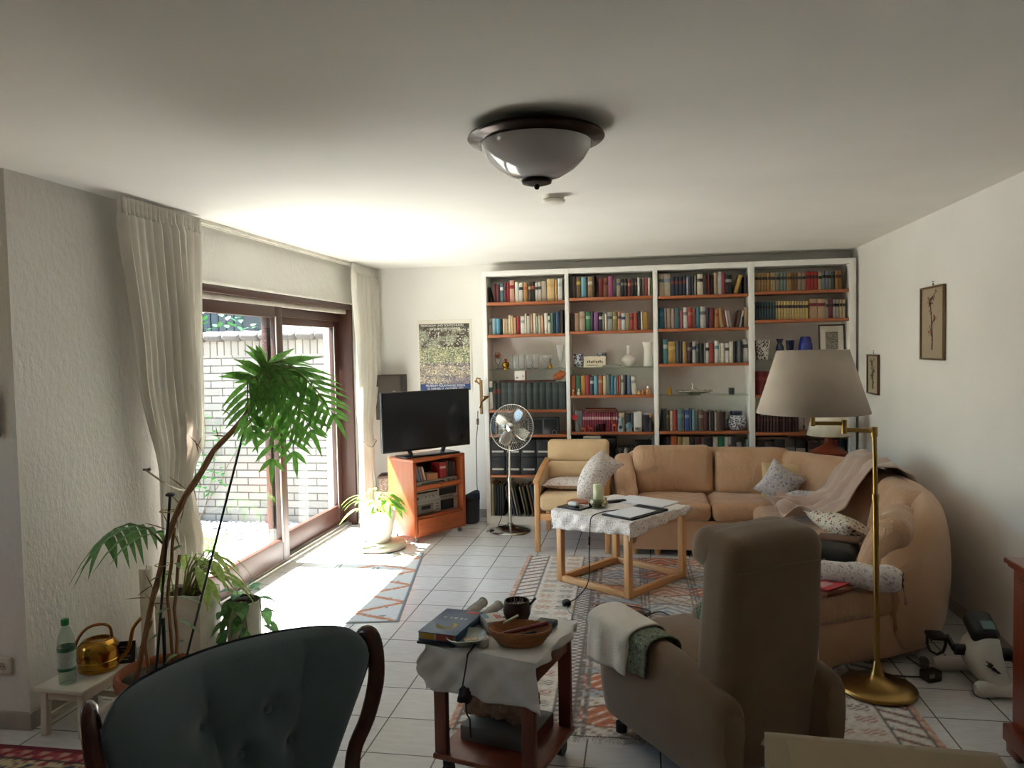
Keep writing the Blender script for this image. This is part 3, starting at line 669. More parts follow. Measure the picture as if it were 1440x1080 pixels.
row(3, 3, SF+.03, [('#8c1c1c', 1.014, 1.031, 0.208, '#a83434'), ('#8c1c1c', 1.031, 1.047, 0.208, '#a83434'), ('#8c1c1c', 1.047, 1.064, 0.208, '#a83434'), ('#8c1c1c', 1.064, 1.080, 0.207, '#a83434'), ('#8c1c1c', 1.080, 1.097, 0.207, '#a83434'), ('#8c1c1c', 1.097, 1.113, 0.207, '#a83434'), ('#8c1c1c', 1.113, 1.130, 0.207, '#a83434'), ('#8c1c1c', 1.130, 1.146, 0.206, '#a83434'), ('#8c1c1c', 1.146, 1.163, 0.206, '#a83434'), ('#8c1c1c', 1.163, 1.179, 0.206, '#a83434'), ('#8c1c1c', 1.179, 1.196, 0.206, '#a83434'), ('#8c1c1c', 1.196, 1.212, 0.206, '#a83434')])
row(3, 4, SF+.03, [('#3c1c20', 1.023, 1.051, 0.164, '#5a2c2c'), ('#3c1c20', 1.051, 1.078, 0.149, '#5a2c2c'), ('#3c1c20', 1.078, 1.105, 0.154, '#5a2c2c'), ('#3c1c20', 1.105, 1.132, 0.158, '#5a2c2c'), ('#3c1c20', 1.132, 1.159, 0.164, '#5a2c2c'), ('#3c1c20', 1.159, 1.186, 0.149, '#5a2c2c'), ('#3c1c20', 1.186, 1.213, 0.153, '#5a2c2c'), ('#3c1c20', 1.213, 1.240, 0.157, '#5a2c2c'), ('#3c1c20', 1.240, 1.267, 0.163, '#5a2c2c'), ('#3c1c20', 1.267, 1.294, 0.148, '#5a2c2c'), ('#3c1c20', 1.294, 1.321, 0.153, '#5a2c2c'), ('#3c1c20', 1.321, 1.348, 0.156, '#5a2c2c'), ('#3c1c20', 1.348, 1.375, 0.162, '#5a2c2c')])
# ------------------------------------------------------------ other things in the bookcase
SY = SF+.06
def lathe_thing(name, label, cat, loc, prof, mat_, n=24, group=None, sx=1, sy=1):
    m = MB(); m.lathe(prof, n=n, sx=sx, sy=sy); return tag(m.build(name, mat_, None, loc), label, cat, group)
M_CLEAR = real_glass('clear_glass', '#fdfefe')
M_BRASS = plain('#b08838', .25, 1.0, var=.05)
def wall_prof(outer, th=.003):
    return outer+[(max(r-th, .0005), z) for r, z in reversed(outer[1:])]+[(.0005, outer[0][1]+.006)]
# leftmost bay
m = MB()
m.box((-1.402, 0, .075), (.003, .1, .15)); m.bar((-1.400, .0, .15), (-1.366, .0, .005), .003, .1, 0, (0, 1, 0)); m.box((-1.384, 0, .0022), (.03, .1, .003))
tag(m.build('bookend', plain('#2a2420', .5), None, (0, SY+.03, SH[0][0])), 'black angled metal bookend at the left end of the top shelf', 'bookend')
def flower_glass(x, label):
    t = thing('dried_flowers', label, 'flowers', (x, SY+.05, SH[0][2]))
    m = MB(); m.lathe(wall_prof([(.028, 0), (.03, .004), (.006, .012), (.006, .04), (.03, .08), (.034, .11)])); m.build('goblet', M_CLEAR, t)
    m = MB()
    for i in range(60): leaf_quad(m, (random.gauss(0, .012), random.gauss(0, .012), .1+random.random()*.04), rdir(.1, 1.2), (0, 0, 1), .045, .014)
    m.build('flower_head', plain('#b8754a', .9, var=.3, scale=90), t)
flower_glass(-1.335, 'dried orange flowers in a stemmed glass at left end of glass shelf')
t = thing('brass_ball_vase', 'round brass vase holding an orange flower on the glass shelf', 'vase', (-1.262, SY+.05, SH[0][2]))
m = MB(); m.lathe([(.04, 0), (.042, .006), (.02, .012), (.034, .03), (.036, .045), (.028, .062), (.014, .07)]); m.build('vase_body', M_BRASS, t)
m = MB()
for i in range(40): leaf_quad(m, (0, 0, .075), rdir(.0, 1.3), (0, 0, 1), .035, .016)
m.build('flower_head', plain('#d8603c', .9, var=.2), t)
for i, x in enumerate((-1.163, -1.112)):
    lathe_thing('tumbler', ('plain clear glass tumbler just right of the brass ball vase', 'plain clear glass tumbler beside the two cut glass tumblers')[i], 'glass', (x, SY+.03+.03*i, SH[0][2]), wall_prof([(.028, 0), (.03, .005), (.031, .135)]), M_CLEAR, group='plain tumblers on the glass shelf')
for i, x in enumerate((-1.035, -.972)):
    lathe_thing('cut_glass', ('cut crystal tumbler with dark rim pattern, left of its pair', 'cut crystal tumbler with dark rim pattern, beside the coupe glass')[i], 'glass', (x, SY+.03, SH[0][2]), wall_prof([(.026, 0), (.032, .008), (.026, .03), (.033, .05), (.027, .075), (.034, .1), (.036, .135)]), M_CLEAR, n=12, group='cut crystal tumblers on the glass shelf')
lathe_thing('coupe_glass', 'wide shallow stemmed glass bowl behind the little brass bell', 'glass', (-.868, SY+.08, SH[0][2]), wall_prof([(.034, 0), (.034, .003), (.005, .01), (.005, .05), (.03, .07), (.055, .1), (.06, .122)]), M_CLEAR)
t = thing('hand_bell', 'small brass hand bell in front of the glass bowl', 'bell', (-.832, SY+.01, SH[0][2]))
m = MB(); m.lathe([(.023, 0), (.021, .008), (.015, .03), (.011, .042), (.003, .046)]); m.build('bell_body', M_BRASS, t)
m = MB(); m.lathe([(.004, .045), (.007, .055), (.005, .075), (.008, .085), (.002, .1)], n=10); m.build('handle', plain('#5a3d24', .5), t)
lathe_thing('tall_glass', 'tall footed clear glass at the right end of the glass shelf', 'glass', (-.745, SY+.06, SH[0][2]), wall_prof([(.034, 0), (.034, .003), (.006, .012), (.006, .05), (.02, .09), (.034, .17), (.042, .22)]), M_CLEAR)
# encyclopaedia shelf
def std_book(k, ci, x, wd, ht, cov, lc, label, group, dp=.2):
    return book(x, SF+.03, SH[ci][k], wd, ht, dp, cov, lc, label, group)
g4 = 'large bound volumes on the fourth shelf of the leftmost bay'
std_book(3, 0, -1.396, .034, .27, '#cfc8b4', '#1f6a64', 'tall cream ring binder with teal label beside the bound volumes', 'binders', .22)['category'] = 'binder'
for i, (x, w_) in enumerate(((-1.355, .04), (-1.316, .034))):
    std_book(3, 0, x, w_, .25, '#2c342e', '#7a3426', ('dark green volume with red label band beside the cream binder', 'dark green volume with red label band beside the plain green encyclopedia')[i], g4)
for i in range(10):
    x = -1.296+i*.0605+.03
    std_book(3, 0, x, .058, .255, '#36423e', '#414d48', 'thick dark green encyclopedia volume, %s of ten from left, above the fan' % ORD[i], g4)
for i in range(3):
    m = MB(); m.box((0, 0, .0065), (.17, .12, .013), .002)
    tag(m.build('flat_book', plain(('#5c2c24', '#6a3428', '#54261f')[i], .6), None, (-1.235+i*.178, SF+.1, SH[0][3]+.2565)), 'thin red-brown book lying flat on the encyclopedia, %s of three' % ('leftmost', 'middle', 'rightmost')[i], 'book', 'books lying flat on the encyclopedia')
t = thing('desk_picture', 'small white picture card in red-brown frame standing on the green encyclopedia', 'picture', (-1.118, SF+.075, SH[0][3]+.27), 0)
m = MB(); m.at((0, 0, .047), rx=R(-8)).box((0, 0, 0), (.118, .008, .094), .002); m.build('frame', plain('#7a3a2c', .5), t)
m = MB(); m.at((-.006, -.0045, .047), rx=R(-8)).box((0, 0, 0), (.1, .003, .088)); m.mat(1); m.box((-.025, -.002, -.02), (.02, .002, .014)); m.box((.03, -.002, -.006), (.012, .002, .01)); m.build('card', [plain('#e6dcd4', .7), plain('#6a4a4a', .7)], t)
m = MB(); m.ball((0, 0, .04), .045, 12, (1, .7, .85)); m.ball((-.03, -.01, .03), .03, 10); m.ball((.03, -.005, .055), .032, 10); m.ball((.01, -.02, .075), .018, 8)
tag(m.build('clay_figure', plain('#a8582c', .6, var=.4, scale=40), None, (-.752, SF+.09, SH[0][3]+.27)), 'lumpy orange-brown clay figure at right end of the encyclopedia', 'figurine')
for i in range(3): std_book(4, 0, -1.40+i*.024, .022, .185, ('#2a4468', '#345a80', '#24385a')[i], None, 'blue paperback behind the fan cage, %s of three from left' % ORD[i], 'blue paperbacks behind the fan', .15)
for i in range(4):
    m = MB(); m.box((0, .07, .074), (.135, .14, .148), .002); m.mat(1)
    for sx in (-.0665, .0665): m.box((sx, -.001, .074), (.004, .004, .148))
    m.box((0, -.001, .146), (.135, .004, .004)); m.box((0, -.001, .002), (.135, .004, .004))
    tag(m.build('black_box', [plain('#17191c', .35), plain('#8e9094', .4, .3)], None, (-1.258+i*.142, SF+.02, SH[0][4])), 'black box with pale metal edges behind the fan, %s of four from left' % ORD[i], 'box', 'pale edged black boxes on the fifth shelf')
t = thing('wire_figure', 'tiny dark wire figure hanging at the front of the rightmost black box', 'figurine', (-.80, SF+.012, SH[0][4]))
m = MB(); m.tube([(-.02, 0, 0), (-.018, 0, .03), (.0, 0, .04), (.018, 0, .028), (.02, 0, 0)], .002, 6); m.build('wire', plain('#a8a8a4', .3, .8), t)
for rr in range(2):
    for i in range(5):
        t = thing('file_box', 'black storage box with white label strip, %s from left in the %s row' % (ORD[i], ('lower', 'upper')[rr]), 'box', (-1.341+i*.147, SF+.02, SH[0][5]+.167*rr), 0, 'black storage boxes with white strips')
        m = MB(); m.box((0, .12, .0825), (.143, .235, .164), .003); m.build('box_body', plain('#1b1d21', .5, var=.08), t)
        m = MB(); m.box((0, -.001, .052), (.11, .004, .018), .001); m.build('label_strip', plain('#c9c6be', .5), t)
AL = [('#b0a080', -1.400, .02, .31, 0), ('#24302e', -1.372, .025, .30, 0), ('#1f2a2a', -1.345, .02, .29, 0), ('#2c3a34', -1.322, .018, .29, 0), ('#1d2424', -1.300, .022, .3, 0), ('#8a8c80', -1.222, .012, .28, -.2), ('#243858', -1.188, .02, .27, -.2), ('#b8b4a0', -1.162, .012, .3, -.2), ('#303a38', -1.135, .018, .28, -.2), ('#8a8468', -1.085, .014, .28, -.2), ('#5a5444', -1.055, .018, .28, -.2), ('#7a5a44', -1.01, .02, .3, -.2), ('#1f4a4c', -.975, .03, .3, -.2), ('#c0b8a0', -.935, .012, .26, -.2), ('#9a6a44', -.9, .02, .3, -.2), ('#3a2c54', -.865, .02, .29, -.15), ('#2a3c44', -.82, .022, .29, -.08), ('#6a5a4c', -.785, .02, .29, 0), ('#24282c', -.755, .025, .3, 0), ('#3c4438', -.72, .028, .29, 0)]
for i, (c, x, w_, h, ln) in enumerate(AL):
    book(x, SF+.03, SH[0][6], w_, h, .22, c, None, '%s tall album%s, %s from left on the bottom shelf' % (cname(c), ' leaning left' if ln else '', ORD[i]), 'tall albums on the bottom shelf', ln, 'album')
# second bay, ornaments
M_BW = floral('blue_white_china', '#d4d4d2', ['#22346a', '#2c407a', '#1c2a58'], 55, .5)
M_PORC = plain('#dcd6ce', .2, var=.02)
z = SH[1][2]
lathe_thing('ginger_jar', 'squat blue and white china pot at the left of the glass shelf', 'pot', (-.572, SY+.06, z), [(.03, 0), (.044, .01), (.05, .06), (.042, .105), (.046, .13), (.038, .13), (.034, .1), (.001, .02)], M_BW)
t = thing('card_sign', 'small cream card with dark lettering propped on the glass shelf', 'sign', (-.418, SY, z))
m = MB(); m.at((0, 0, .05), rx=R(-10)).box((0, 0, 0), (.2, .005, .1)); m.build('card', plain('#d9cdb4', .8), t)
m = MB(); m.at((0, -.003, .05), rx=R(-10))
for i in range(9): m.box((-.065+i*.0165, 0, .0+.004*math.sin(i*2.1)), (.011, .002, .017+.006*(i % 2)), .001)
m.box((-.02, 0, -.03), (.11, .002, .004)); m.build('lettering', plain('#4a4038', .8), t)
lathe_thing('china_bowl', 'blue and white china bowl partly hidden by the cream card', 'bowl', (-.36, SY+.14, z), [(.03, 0), (.03, .03), (.04, .06), (.052, .12), (.05, .134), (.045, .12), (.001, .05)], M_BW)
m = MB(); m.box((0, 0, .009), (.168, .09, .018), .003); tag(m.build('flat_case', plain('#8a857c', .5), None, (-.262, SF+.065, z)), 'flat grey case lying on the glass shelf in front of the card', 'case')
lathe_thing('bottle_vase', 'white bulb-shaped vase with narrow neck on the glass shelf', 'vase', (-.11, SY+.08, z), [(.028, 0), (.045, .012), (.068, .05), (.066, .075), (.04, .1), (.017, .115), (.014, .15), (.015, .18), (.02, .195), (.016, .195), (.01, .17), (.001, .1)], M_PORC)
lathe_thing('tall_vase', 'tall white square-shouldered vase with flared rim at right end', 'vase', (.064, SY+.08, z), [(.036, 0), (.038, .01), (.034, .1), (.034, .16), (.04, .2), (.05, .222), (.045, .222), (.03, .19), (.001, .1)], M_PORC)
z = SH[1][3]
def figurine(name, label, x, zz, c, h, w_, y=SF+.022, c2=None, g=None):
    t = thing(name, label, 'figurine', (x, y, zz), 0, g)
    m = MB(); m.lathe([(w_*.35, 0), (w_*.45, h*.1), (w_*.5, h*.3), (w_*.3, h*.55), (w_*.22, h*.62)], n=12); m.tube([(-w_*.25, 0, h*.5), (-w_*.48, -.004, h*.3)], w_*.1, 6); m.tube([(w_*.25, 0, h*.5), (w_*.48, -.004, h*.3)], w_*.1, 6)
    m.build('figure_body', plain(c, .6, var=.25, scale=80), t)
    m = MB(); m.ball((0, 0, h*.78), w_*.3, 10); m.lathe([(w_*.3, h*.82), (w_*.18, h*.93), (.001, h)], n=10); m.build('figure_head', plain(c2 or c, .6, var=.2, scale=80), t)
    return t
gf = 'little figures in front of the paperbacks'
figurine('small_figure', 'tiny orange and white figure in front of the leftmost orange book', -.617, z, '#b8683c', .055, .03, g=gf, c2='#d8ccb8')
figurine('small_figure', 'tiny pale figure in front of the green book', -.565, z, '#cfc2a4', .062, .036, g=gf)
figurine('small_figure', 'tiny yellow-orange figure just right of the leaning white book', -.016, z, '#d0a05a', .038, .038, g=gf)
figurine('small_figure', 'tiny brown pointed figure between the yellow and white ones', .02, z, '#9a6434', .055, .03, g=gf)
figurine('small_figure', 'tiny white-headed figure at the right end of the shelf', .063, z, '#b87840', .082, .042, g=gf, c2='#e6e0d6')
z = SH[1][4]
for i in range(2):
    m = MB(); m.box((0, .07, .0075), (.3-.02*i, .14, .015), .002)
    tag(m.build('flat_book', plain(('#5a2c20', '#6c3c28')[i], .6), None, (-.372, SF+.03, z+.179+.0155*i)), '%s brown book lying flat on the crimson set' % ('lower', 'upper')[i], 'book', 'books lying flat on the crimson set')
t = thing('red_flower', 'red felt flower on a wire stem at left end of shelf', 'ornament', (-.6, SF+.02, z))
m = MB(); m.tube([(.05, 0, .004), (.03, 0, .06), (0, -.005, .13), (-.008, -.005, .16)], .0022, 6); m.lathe([(.018, 0), (.016, .006), (.001, .008)], (.05, 0, 0), 10); m.build('stem', plain('#2c2a26', .6), t)
m = MB()
for i in range(8): leaf_quad(m, (-.008, -.008, .14), (math.cos(i*PI/4), -.25, math.sin(i*PI/4)), (0, -1, 0), .03, .022, .1)
m.build('petals', plain('#b8201c', .8), t)
gt = 'toys in front of the crimson set'
def animal(name, label, x, c, L, h):
    t = thing(name, label, 'figurine', (x, SF+.022, z), 0, gt)
    m = MB(); m.ball((0, 0, h*.6), L*.35, 12, (1, .55, .62)); m.build('trunk', plain(c, .6, var=.2, scale=60), t)
    m = MB(); m.ball((-L*.38, 0, h*.85), L*.2, 10, (1, .8, .85)); m.tube([(-L*.36, -.006, h*.95), (-L*.4, -.01, h*1.12)], .003, 6); m.build('animal_head', plain(c, .6, var=.2, scale=60), t)
    for sx in (-.24, .24):
        for sy in (-.008, .008):
            m = MB(); m.tube([(sx*L, sy, 0), (sx*L*.95, sy, h*.5)], [.0045, .006], 6); m.build('leg', plain(c, .6), t)
animal('toy_animal', 'small orange toy animal nearest the red felt flower', -.529, '#c8704a', .052, .045)
animal('toy_animal', 'small red toy animal in the middle of the crimson set', -.459, '#b04030', .058, .055)
figurine('small_figure', 'tiny black figure beside the clear glass cup', -.411, z, '#2a2422', .066, .032, g=gt)
lathe_thing('glass_cup', 'small frosted glass cup in front of the crimson books', 'cup', (-.357, SF+.04, z), wall_prof([(.027, 0), (.029, .004), (.031, .075)]), glass_mat('frosted', '#c9b8bc', .3))
animal('toy_deer', 'taller orange toy deer at the right end of the crimson set', -.244, '#c05a34', .055, .1)
t = thing('cat_clock', 'grey-blue clock shaped like a seated cat', 'clock', (-.187, SF+.03, z), 0, gt)
m = MB(); m.lathe([(.026, 0), (.029, .02), (.024, .07), (.018, .09), (.024, .1), (.02, .12), (.001, .132)], n=14, sy=.7); m.ball((-.013, 0, .135), .007, 6); m.ball((.013, 0, .135), .007, 6); m.build('clock_body', plain('#8a9aa0', .5), t)
m = MB(); m.lathe([(.016, 0), (.016, .004)], n=18); o = m.build('dial', plain('#2a2c30', .4), t); o.rotation_euler = (R(90), 0, 0); o.location = (0, -.019, .042)
t = thing('china_house', 'little blue-grey china house with a pitched roof', 'ornament', (-.111, SF+.04, z), 0, gt)
m = MB(); m.box((0, 0, .022), (.05, .04, .044), .003); m.build('house_wall', plain('#8aa0a8', .5), t)
m = MB(); m.lathe([(.044, .042), (.036, .06), (.018, .082), (.001, .086)], n=4); m.build('roof', plain('#5f8494', .5), t)
t = thing('white_speaker', 'upright white plastic box with dark buttons along its foot', 'speaker', (-.031, SF+.025, z))
m = MB(); m.box((0, .04, .091), (.074, .08, .182), .008); m.build('housing', plain('#cfcfca', .4), t)
m = MB(); 
for i in range(3): m.box((-.018+i*.018, -.002, .025), (.012, .004, .03), .001)
m.build('button_row', plain('#5c5c60', .5), t)
figurine('rabbit_doll', 'brown rabbit doll in dark jacket at right end of shelf', .086, z, '#2c2420', .175, .05, c2='#9a6a44')
z = SH[1][5]
m = MB(); m.box((0, .09, .05), (.4, .18, .1), .01); m.mat(1); m.box((-.02, .0, .11), (.16, .1, .02), .004)
tag(m.build('printer', [plain('#1c1c1e', .4), plain('#b8b4a8', .6)], None, (-.43, SF+.03, z+.255)), 'black machine with pale paper on top behind the wooden armchair', 'printer')
for i in range(2):
    m = MB(); m.box((0, .09, .0615), (.36, .18, .122), .004); tag(m.build('storage_box', plain('#2a2a2c', .6), None, (-.43, SF+.03, z+.127*i)), 'dark storage box under the printer, %s of two' % ('lower', 'upper')[i], 'box', 'boxes under the printer')
for i in range(17):
    m = MB(); m.box((0, .065, .135), (.0145, .13, .27), .001); m.mat(1); m.box((0, -.0005, .2), (.011, .002, .12))
    tag(m.build('disc_case', [plain('#1e1e20', .35), plain(('#4a4a48', '#8a867c', '#5c5850', '#303234')[i % 4], .5)], None, (-.215+i*.0165, SF+.05, z)), 'upright dark disc case, %s of seventeen from left, behind the sofa end' % ORD[i], 'disc case', 'disc cases behind the sofa end')
t = thing('radio', 'black portable radio with raised aerial on the disc cases', 'radio', (.015, SF+.06, z+.272))
m = MB(); m.box((0, .03, .03), (.155, .06, .06), .006); m.build('radio_body', plain('#18181a', .4), t)
m = MB(); m.tube([(.04, .03, .058), (.075, .05, .085)], .0025, 6); m.build('aerial', plain('#3c3c3e', .3, .8), t)
figurine('bottle_figure', 'small white and black figure in front of the disc cases', -.147, z, '#2a2826', .27, .06, SF+.02, '#d6d2ca')
# third bay
z = SH[2][3]
lathe_thing('yellow_candle', 'small yellow beeswax candle on the glass shelf', 'candle', (.259, SY+.03, z), [(.018, 0), (.019, .01), (.017, .05), (.008, .066), (.001, .07)], plain('#c8962c', .6))
t = thing('swan_tray', 'silver tray with a swan figure in its middle', 'tray', (.483, SY+.06, z))
M_SILV = plain('#cfcac0', .25, .9, var=.05)
m = MB(); m.lathe([(.05, 0), (.055, .004), (.13, .012), (.16, .03), (.158, .034), (.12, .02), (.001, .012)], n=28, sy=.6)
for i in range(14):
    a = 2*PI*i/14; m.ball((.158*math.cos(a), .095*math.sin(a), .034), .009, 6)
m.build('dish', M_SILV, t)
m = MB(); m.tube([(.03, 0, .03), (-.01, 0, .035), (-.02, 0, .06), (-.008, 0, .09), (-.022, 0, .1), (-.036, 0, .092)], [.02, .022, .009, .007, .008, .003], 10); m.build('swan', M_SILV, t)
m = MB(); m.box((0, 0, .029), (.05, .04, .058), .003); m.mat(1); m.box((0, -.021, .03), (.04, .003, .045)); tag(m.build('small_clock', [plain('#5c5a56', .4), plain('#3e3f3f', .3)], None, (.806, SY+.03, z)), 'little square grey desk clock at right on the glass shelf', 'clock')
t = thing('china_vase', 'big blue and white china jar with lid beside the books', 'vase', (.85, SY+.05, SH[2][4]))
m = MB(); m.lathe([(.05, 0), (.06, .006), (.084, .045), (.086, .085), (.066, .125), (.05, .135)], n=28); m.build('jar_body', M_BW, t)
m = MB(); m.lathe([(.05, .134), (.052, .14), (.056, .165), (.054, .172), (.001, .176)], n=28); m.build('lid', plain('#1d2742', .3), t)
# rightmost bay
z = SH[3][2]
M_BLUE = plain('#1a2c8a', .12, var=.05, coat=.4)
t = thing('pattern_box', 'black and white patterned flared box at left end of glass shelf', 'box', (1.073, SY+.03, z))
m = MB(); m.lathe([(.06, 0), (.085, .17), (.078, .17), (.054, .01), (.001, .01)], n=4); o = m.build('box_body', floral('ink_pattern', '#c9c4bc', ['#1c1a1c', '#242024', '#1c1a1c'], 60, .5), t); o.rotation_euler = (0, 0, R(45))
lathe_thing('blue_vase', 'dark blue waisted glass vase left of the blue cup', 'vase', (1.231, SY+.06, z), [(.026, 0), (.03, .006), (.036, .07), (.034, .11), (.02, .14), (.022, .155), (.034, .182), (.03, .182), (.016, .15), (.001, .1)], plain('#15224a', .12, coat=.4))
lathe_thing('blue_cup', 'pale blue ribbed glass cup between two dark blue vases', 'cup', (1.318, SY+.06, z), wall_prof([(.022, 0), (.026, .006), (.03, .08), (.039, .168)]), glass_mat('blue_glass', '#7d9fd0'), n=16)
lathe_thing('round_blue_vase', 'round bright cobalt blue glass vase beside the framed print', 'vase', (1.454, SY+.08, z), [(.03, 0), (.046, .01), (.062, .07), (.06, .12), (.044, .19), (.038, .197), (.034, .19), (.05, .12), (.001, .03)], M_BLUE)
t = thing('framed_print', 'black framed print of grey figures leaning on the glass shelf', 'picture', (1.668, SF+.1, z))
m = MB(); m.at((0, 0, .15), rx=R(-7))
for sx in (-1, 1): m.box((sx*.104, 0, 0), (.012, .014, .3), .002); m.box((0, 0, sx*.144), (.208, .014, .012), .002)
m.build('frame', plain('#241f1c', .4), t)
m = MB(); m.at((0, .002, .15), rx=R(-7)).box((0, 0, 0), (.2, .006, .29)); m.build('mount', plain('#cfcabd', .7), t)
m = MB(); m.at((0, -.0018, .15), rx=R(-7)).box((0, 0, 0), (.105, .003, .17)); m.build('print', floral('grey_print', '#8a857c', ['#4a4640', '#6a655c', '#a8a296'], 90, .5), t)
z = SH[3][5]
for i, (x, w_, h, c) in enumerate(((1.045, .07, .3, '#3a2c28'), (1.125, .075, .28, '#4a3a34'), (1.21, .08, .3, '#2c2826'), (1.3, .085, .3, '#54483c'), (1.39, .08, .29, '#2e2c2e'), (1.5, .1, .28, '#4a3028'), (1.6, .08, .28, '#5a3a2c'), (1.68, .05, .3, '#8a2428'), (1.735, .045, .31, '#1c2430'))):
    book(x, SF+.03, z, w_, h, .2, c, ('#8a8478', '#b0a898', '#6a6458')[i % 3], '%s thick volume, %s from left, on the shelf behind the sofa table lamp' % (cname(c), ORD[i]), 'thick volumes on the sixth shelf of the rightmost bay')
m = MB(); m.box((0, .07, .01), (.27, .14, .02), .002); tag(m.build('flat_book', plain('#6a5a4c', .6), None, (1.16, SF+.04, z+.3025)), 'brown book lying flat across the thick volumes', 'book')
# ------------------------------------------------------------ curtains
def curtain_mat():
    t = NT('curtain_cloth', .95)
    t.color(t.ramp(t.noise(5, 4), [(.3, '#e2ddd4'), (.7, '#ede9e1')])); t.bump(t.noise(700, 2), .2, .002)
    tl = t.n('BsdfTranslucent'); tl.inputs[0].default_value = lin('#ece8e0')
    mx = t.n('MixShader'); mx.inputs[0].default_value = .35
    out = t.t.nodes['Material Output']; t.l(t.b.outputs[0], mx.inputs[1]); t.l(tl.outputs[0], mx.inputs[2]); t.l(mx.outputs[0], out.inputs[0])
    return t.m
M_CURT = curtain_mat()
def interp(tab, z):
    for (z0, v0), (z1, v1) in zip(tab, tab[1:]):
        if z0 >= z >= z1:
            t = (z0-z)/(z0-z1); t = t*t*(3-2*t); return v0+(v1-v0)*t
    return tab[-1][1]
def curtain(name, label, lo, hi, x0, folds, amp, tie, seed, xr=0.0, ya_hi=False):
    t = thing(name, label, 'curtain', (0, 0, 0))
    rnd = random.Random(seed); ph = [rnd.uniform(0, 6) for _ in range(4)]
    ztop, zbot = CEIL-.028, .03
    NZ, NU = 46, folds*10
    m = MB()
    def fn(a, b):
        z = ztop+(zbot-ztop)*b; yl, yh = interp(lo, z), interp(hi, z)
        u = a+.012*math.sin(a*9+ph[0]+z*1.5)
        w_ = yh-yl; y = yl+w_*u
        A = amp*(1.0 if b > .04 else .55)*(.6+.4*math.sin(ph[1]+u*7))
        gather = 1.0 if z > tie+.25 or z < tie-.3 else .75
        x = x0+A*gather*math.sin(2*PI*folds*u+.8*math.sin(ph[2]+u*5+z*1.1))+.25*A*math.sin(2*PI*folds*2.1*u+z*2)
        if abs(z-tie) < .35: x += xr*(1-abs(z-tie)/.35)
        return (x, y, z)
    m.grid(fn, NU, NZ); m.build('curtain_panel', M_CURT, t, solid=.003)
    # pencil-pleat heading
    m = MB()
    m.grid(lambda a, b: (x0+.016*math.sin(2*PI*folds*2*a)+.004, interp(lo, ztop)+(interp(hi, ztop)-interp(lo, ztop))*a, ztop+.012-.085*b), folds*16, 3)
    m.build('heading_tape', M_CURT, t, solid=.004)
    yl, yh = interp(lo, tie), interp(hi, tie)
    m = MB(); pts = []
    for i in range(15):
        a = PI*i/14; pts.append((x0+.03+.035*math.sin(a)*.6, yl-.02+(yh-yl+.04)*i/14, tie-.06*math.sin(a)+.03*(1-i/14)))
    pts = [(XL+.01, yh+.02 if ya_hi else yl+.06, tie+.08)]+(pts[::-1] if ya_hi else pts)
    m.ctube(pts, .005, 8, 2); m.build('tieback', plain('#c2baa8', .9), t)
    m = MB(); hy = yh+.02 if ya_hi else yl+.06; m.cyl((XL, hy, tie+.08), (XL+.03, hy, tie+.08), .006, n=8); m.ball((XL+.034, hy, tie+.08), .011, 8); m.build('tieback_hook', plain('#8a8478', .4, .6), t)
    return t
curtain('curtain', 'gathered beige curtain hanging left of the garden door, tied back low down', [(2.48, 3.50), (1.58, 3.60), (.95, 3.72), (.5, 3.72), (0, 3.70)], [(2.48, 4.20), (1.5, 4.17), (1.15, 4.15), (.93, 4.02), (.6, 4.10), (0, 4.14)], -2.565, 10, .046, .95, 3)
curtain('curtain', 'narrower beige curtain hanging in the corner right of the garden door', [(2.48, 6.62), (1.6, 6.67), (.7, 6.70), (0, 6.66)], [(2.48, 7.29), (1.5, 7.27), (.93, 7.02), (.5, 7.04), (0, 7.1)], -2.565, 7, .036, .8, 9, 0, True)

# ------------------------------------------------------------ television corner
CAB_RZ = R(55.2)
def loc_at(base, rz, x, y, z):
    c, s = math.cos(rz), math.sin(rz); return (base[0]+x*c-y*s, base[1]+x*s+y*c, z)
M_CHERRY = wood('#8c4220', '#a8562c', .35, 'Z'); M_CHERRYX = wood('#8c4220', '#a8562c', .35, 'X')
CB = (-1.905, 6.605, 0)
t = thing('tv_cabinet', 'orange-brown wooden cabinet on castors carrying the television', 'cabinet', CB, CAB_RZ)
W, DP = .596, .36
m = MB()
for sx in (-1, 1): m.box((sx*(W/2-.018), 0, .375), (.036, DP, .65), .004)
m.build('side_panel', M_CHERRY, t)
m = MB(); m.box((0, 0, .708), (W, DP, .026), .005); m.build('top_panel', M_CHERRYX, t)
m = MB(); m.box((0, 0, .062), (W-.07, DP, .024), .002); m.box((0, 0, .455), (W-.074, DP-.02, .012)); m.box((0, 0, .207), (W-.074, DP-.02, .016)); m.box((0, DP/2-.008, .38), (W-.07, .008, .63)); m.build('shelf_panel', M_CHERRYX, t)
d = MB(); d.box((0, -DP/2+.008, .466), (W-.076, .02, .036), .004); o = d.build('pull_out_shelf', M_CHERRYX, t)
k = MB(); k.lathe([(.005, 0), (.005, .008), (.011, .014), (.009, .02), (.001, .022)], n=12); ko = k.build('knob', M_BRASS, o); ko.rotation_euler = (R(90), 0, 0); ko.location = (0, -DP/2-.002, .466)
d = MB(); d.box((0, -DP/2+.0, .137), (W-.08, .02, .125), .006); o = d.build('drawer', M_CHERRYX, t)
k = MB(); k.lathe([(.005, 0), (.005, .008), (.012, .014), (.01, .022), (.001, .024)], n=12); ko = k.build('knob', M_BRASS, o); ko.rotation_euler = (R(90), 0, 0); ko.location = (0, -DP/2-.01, .137)
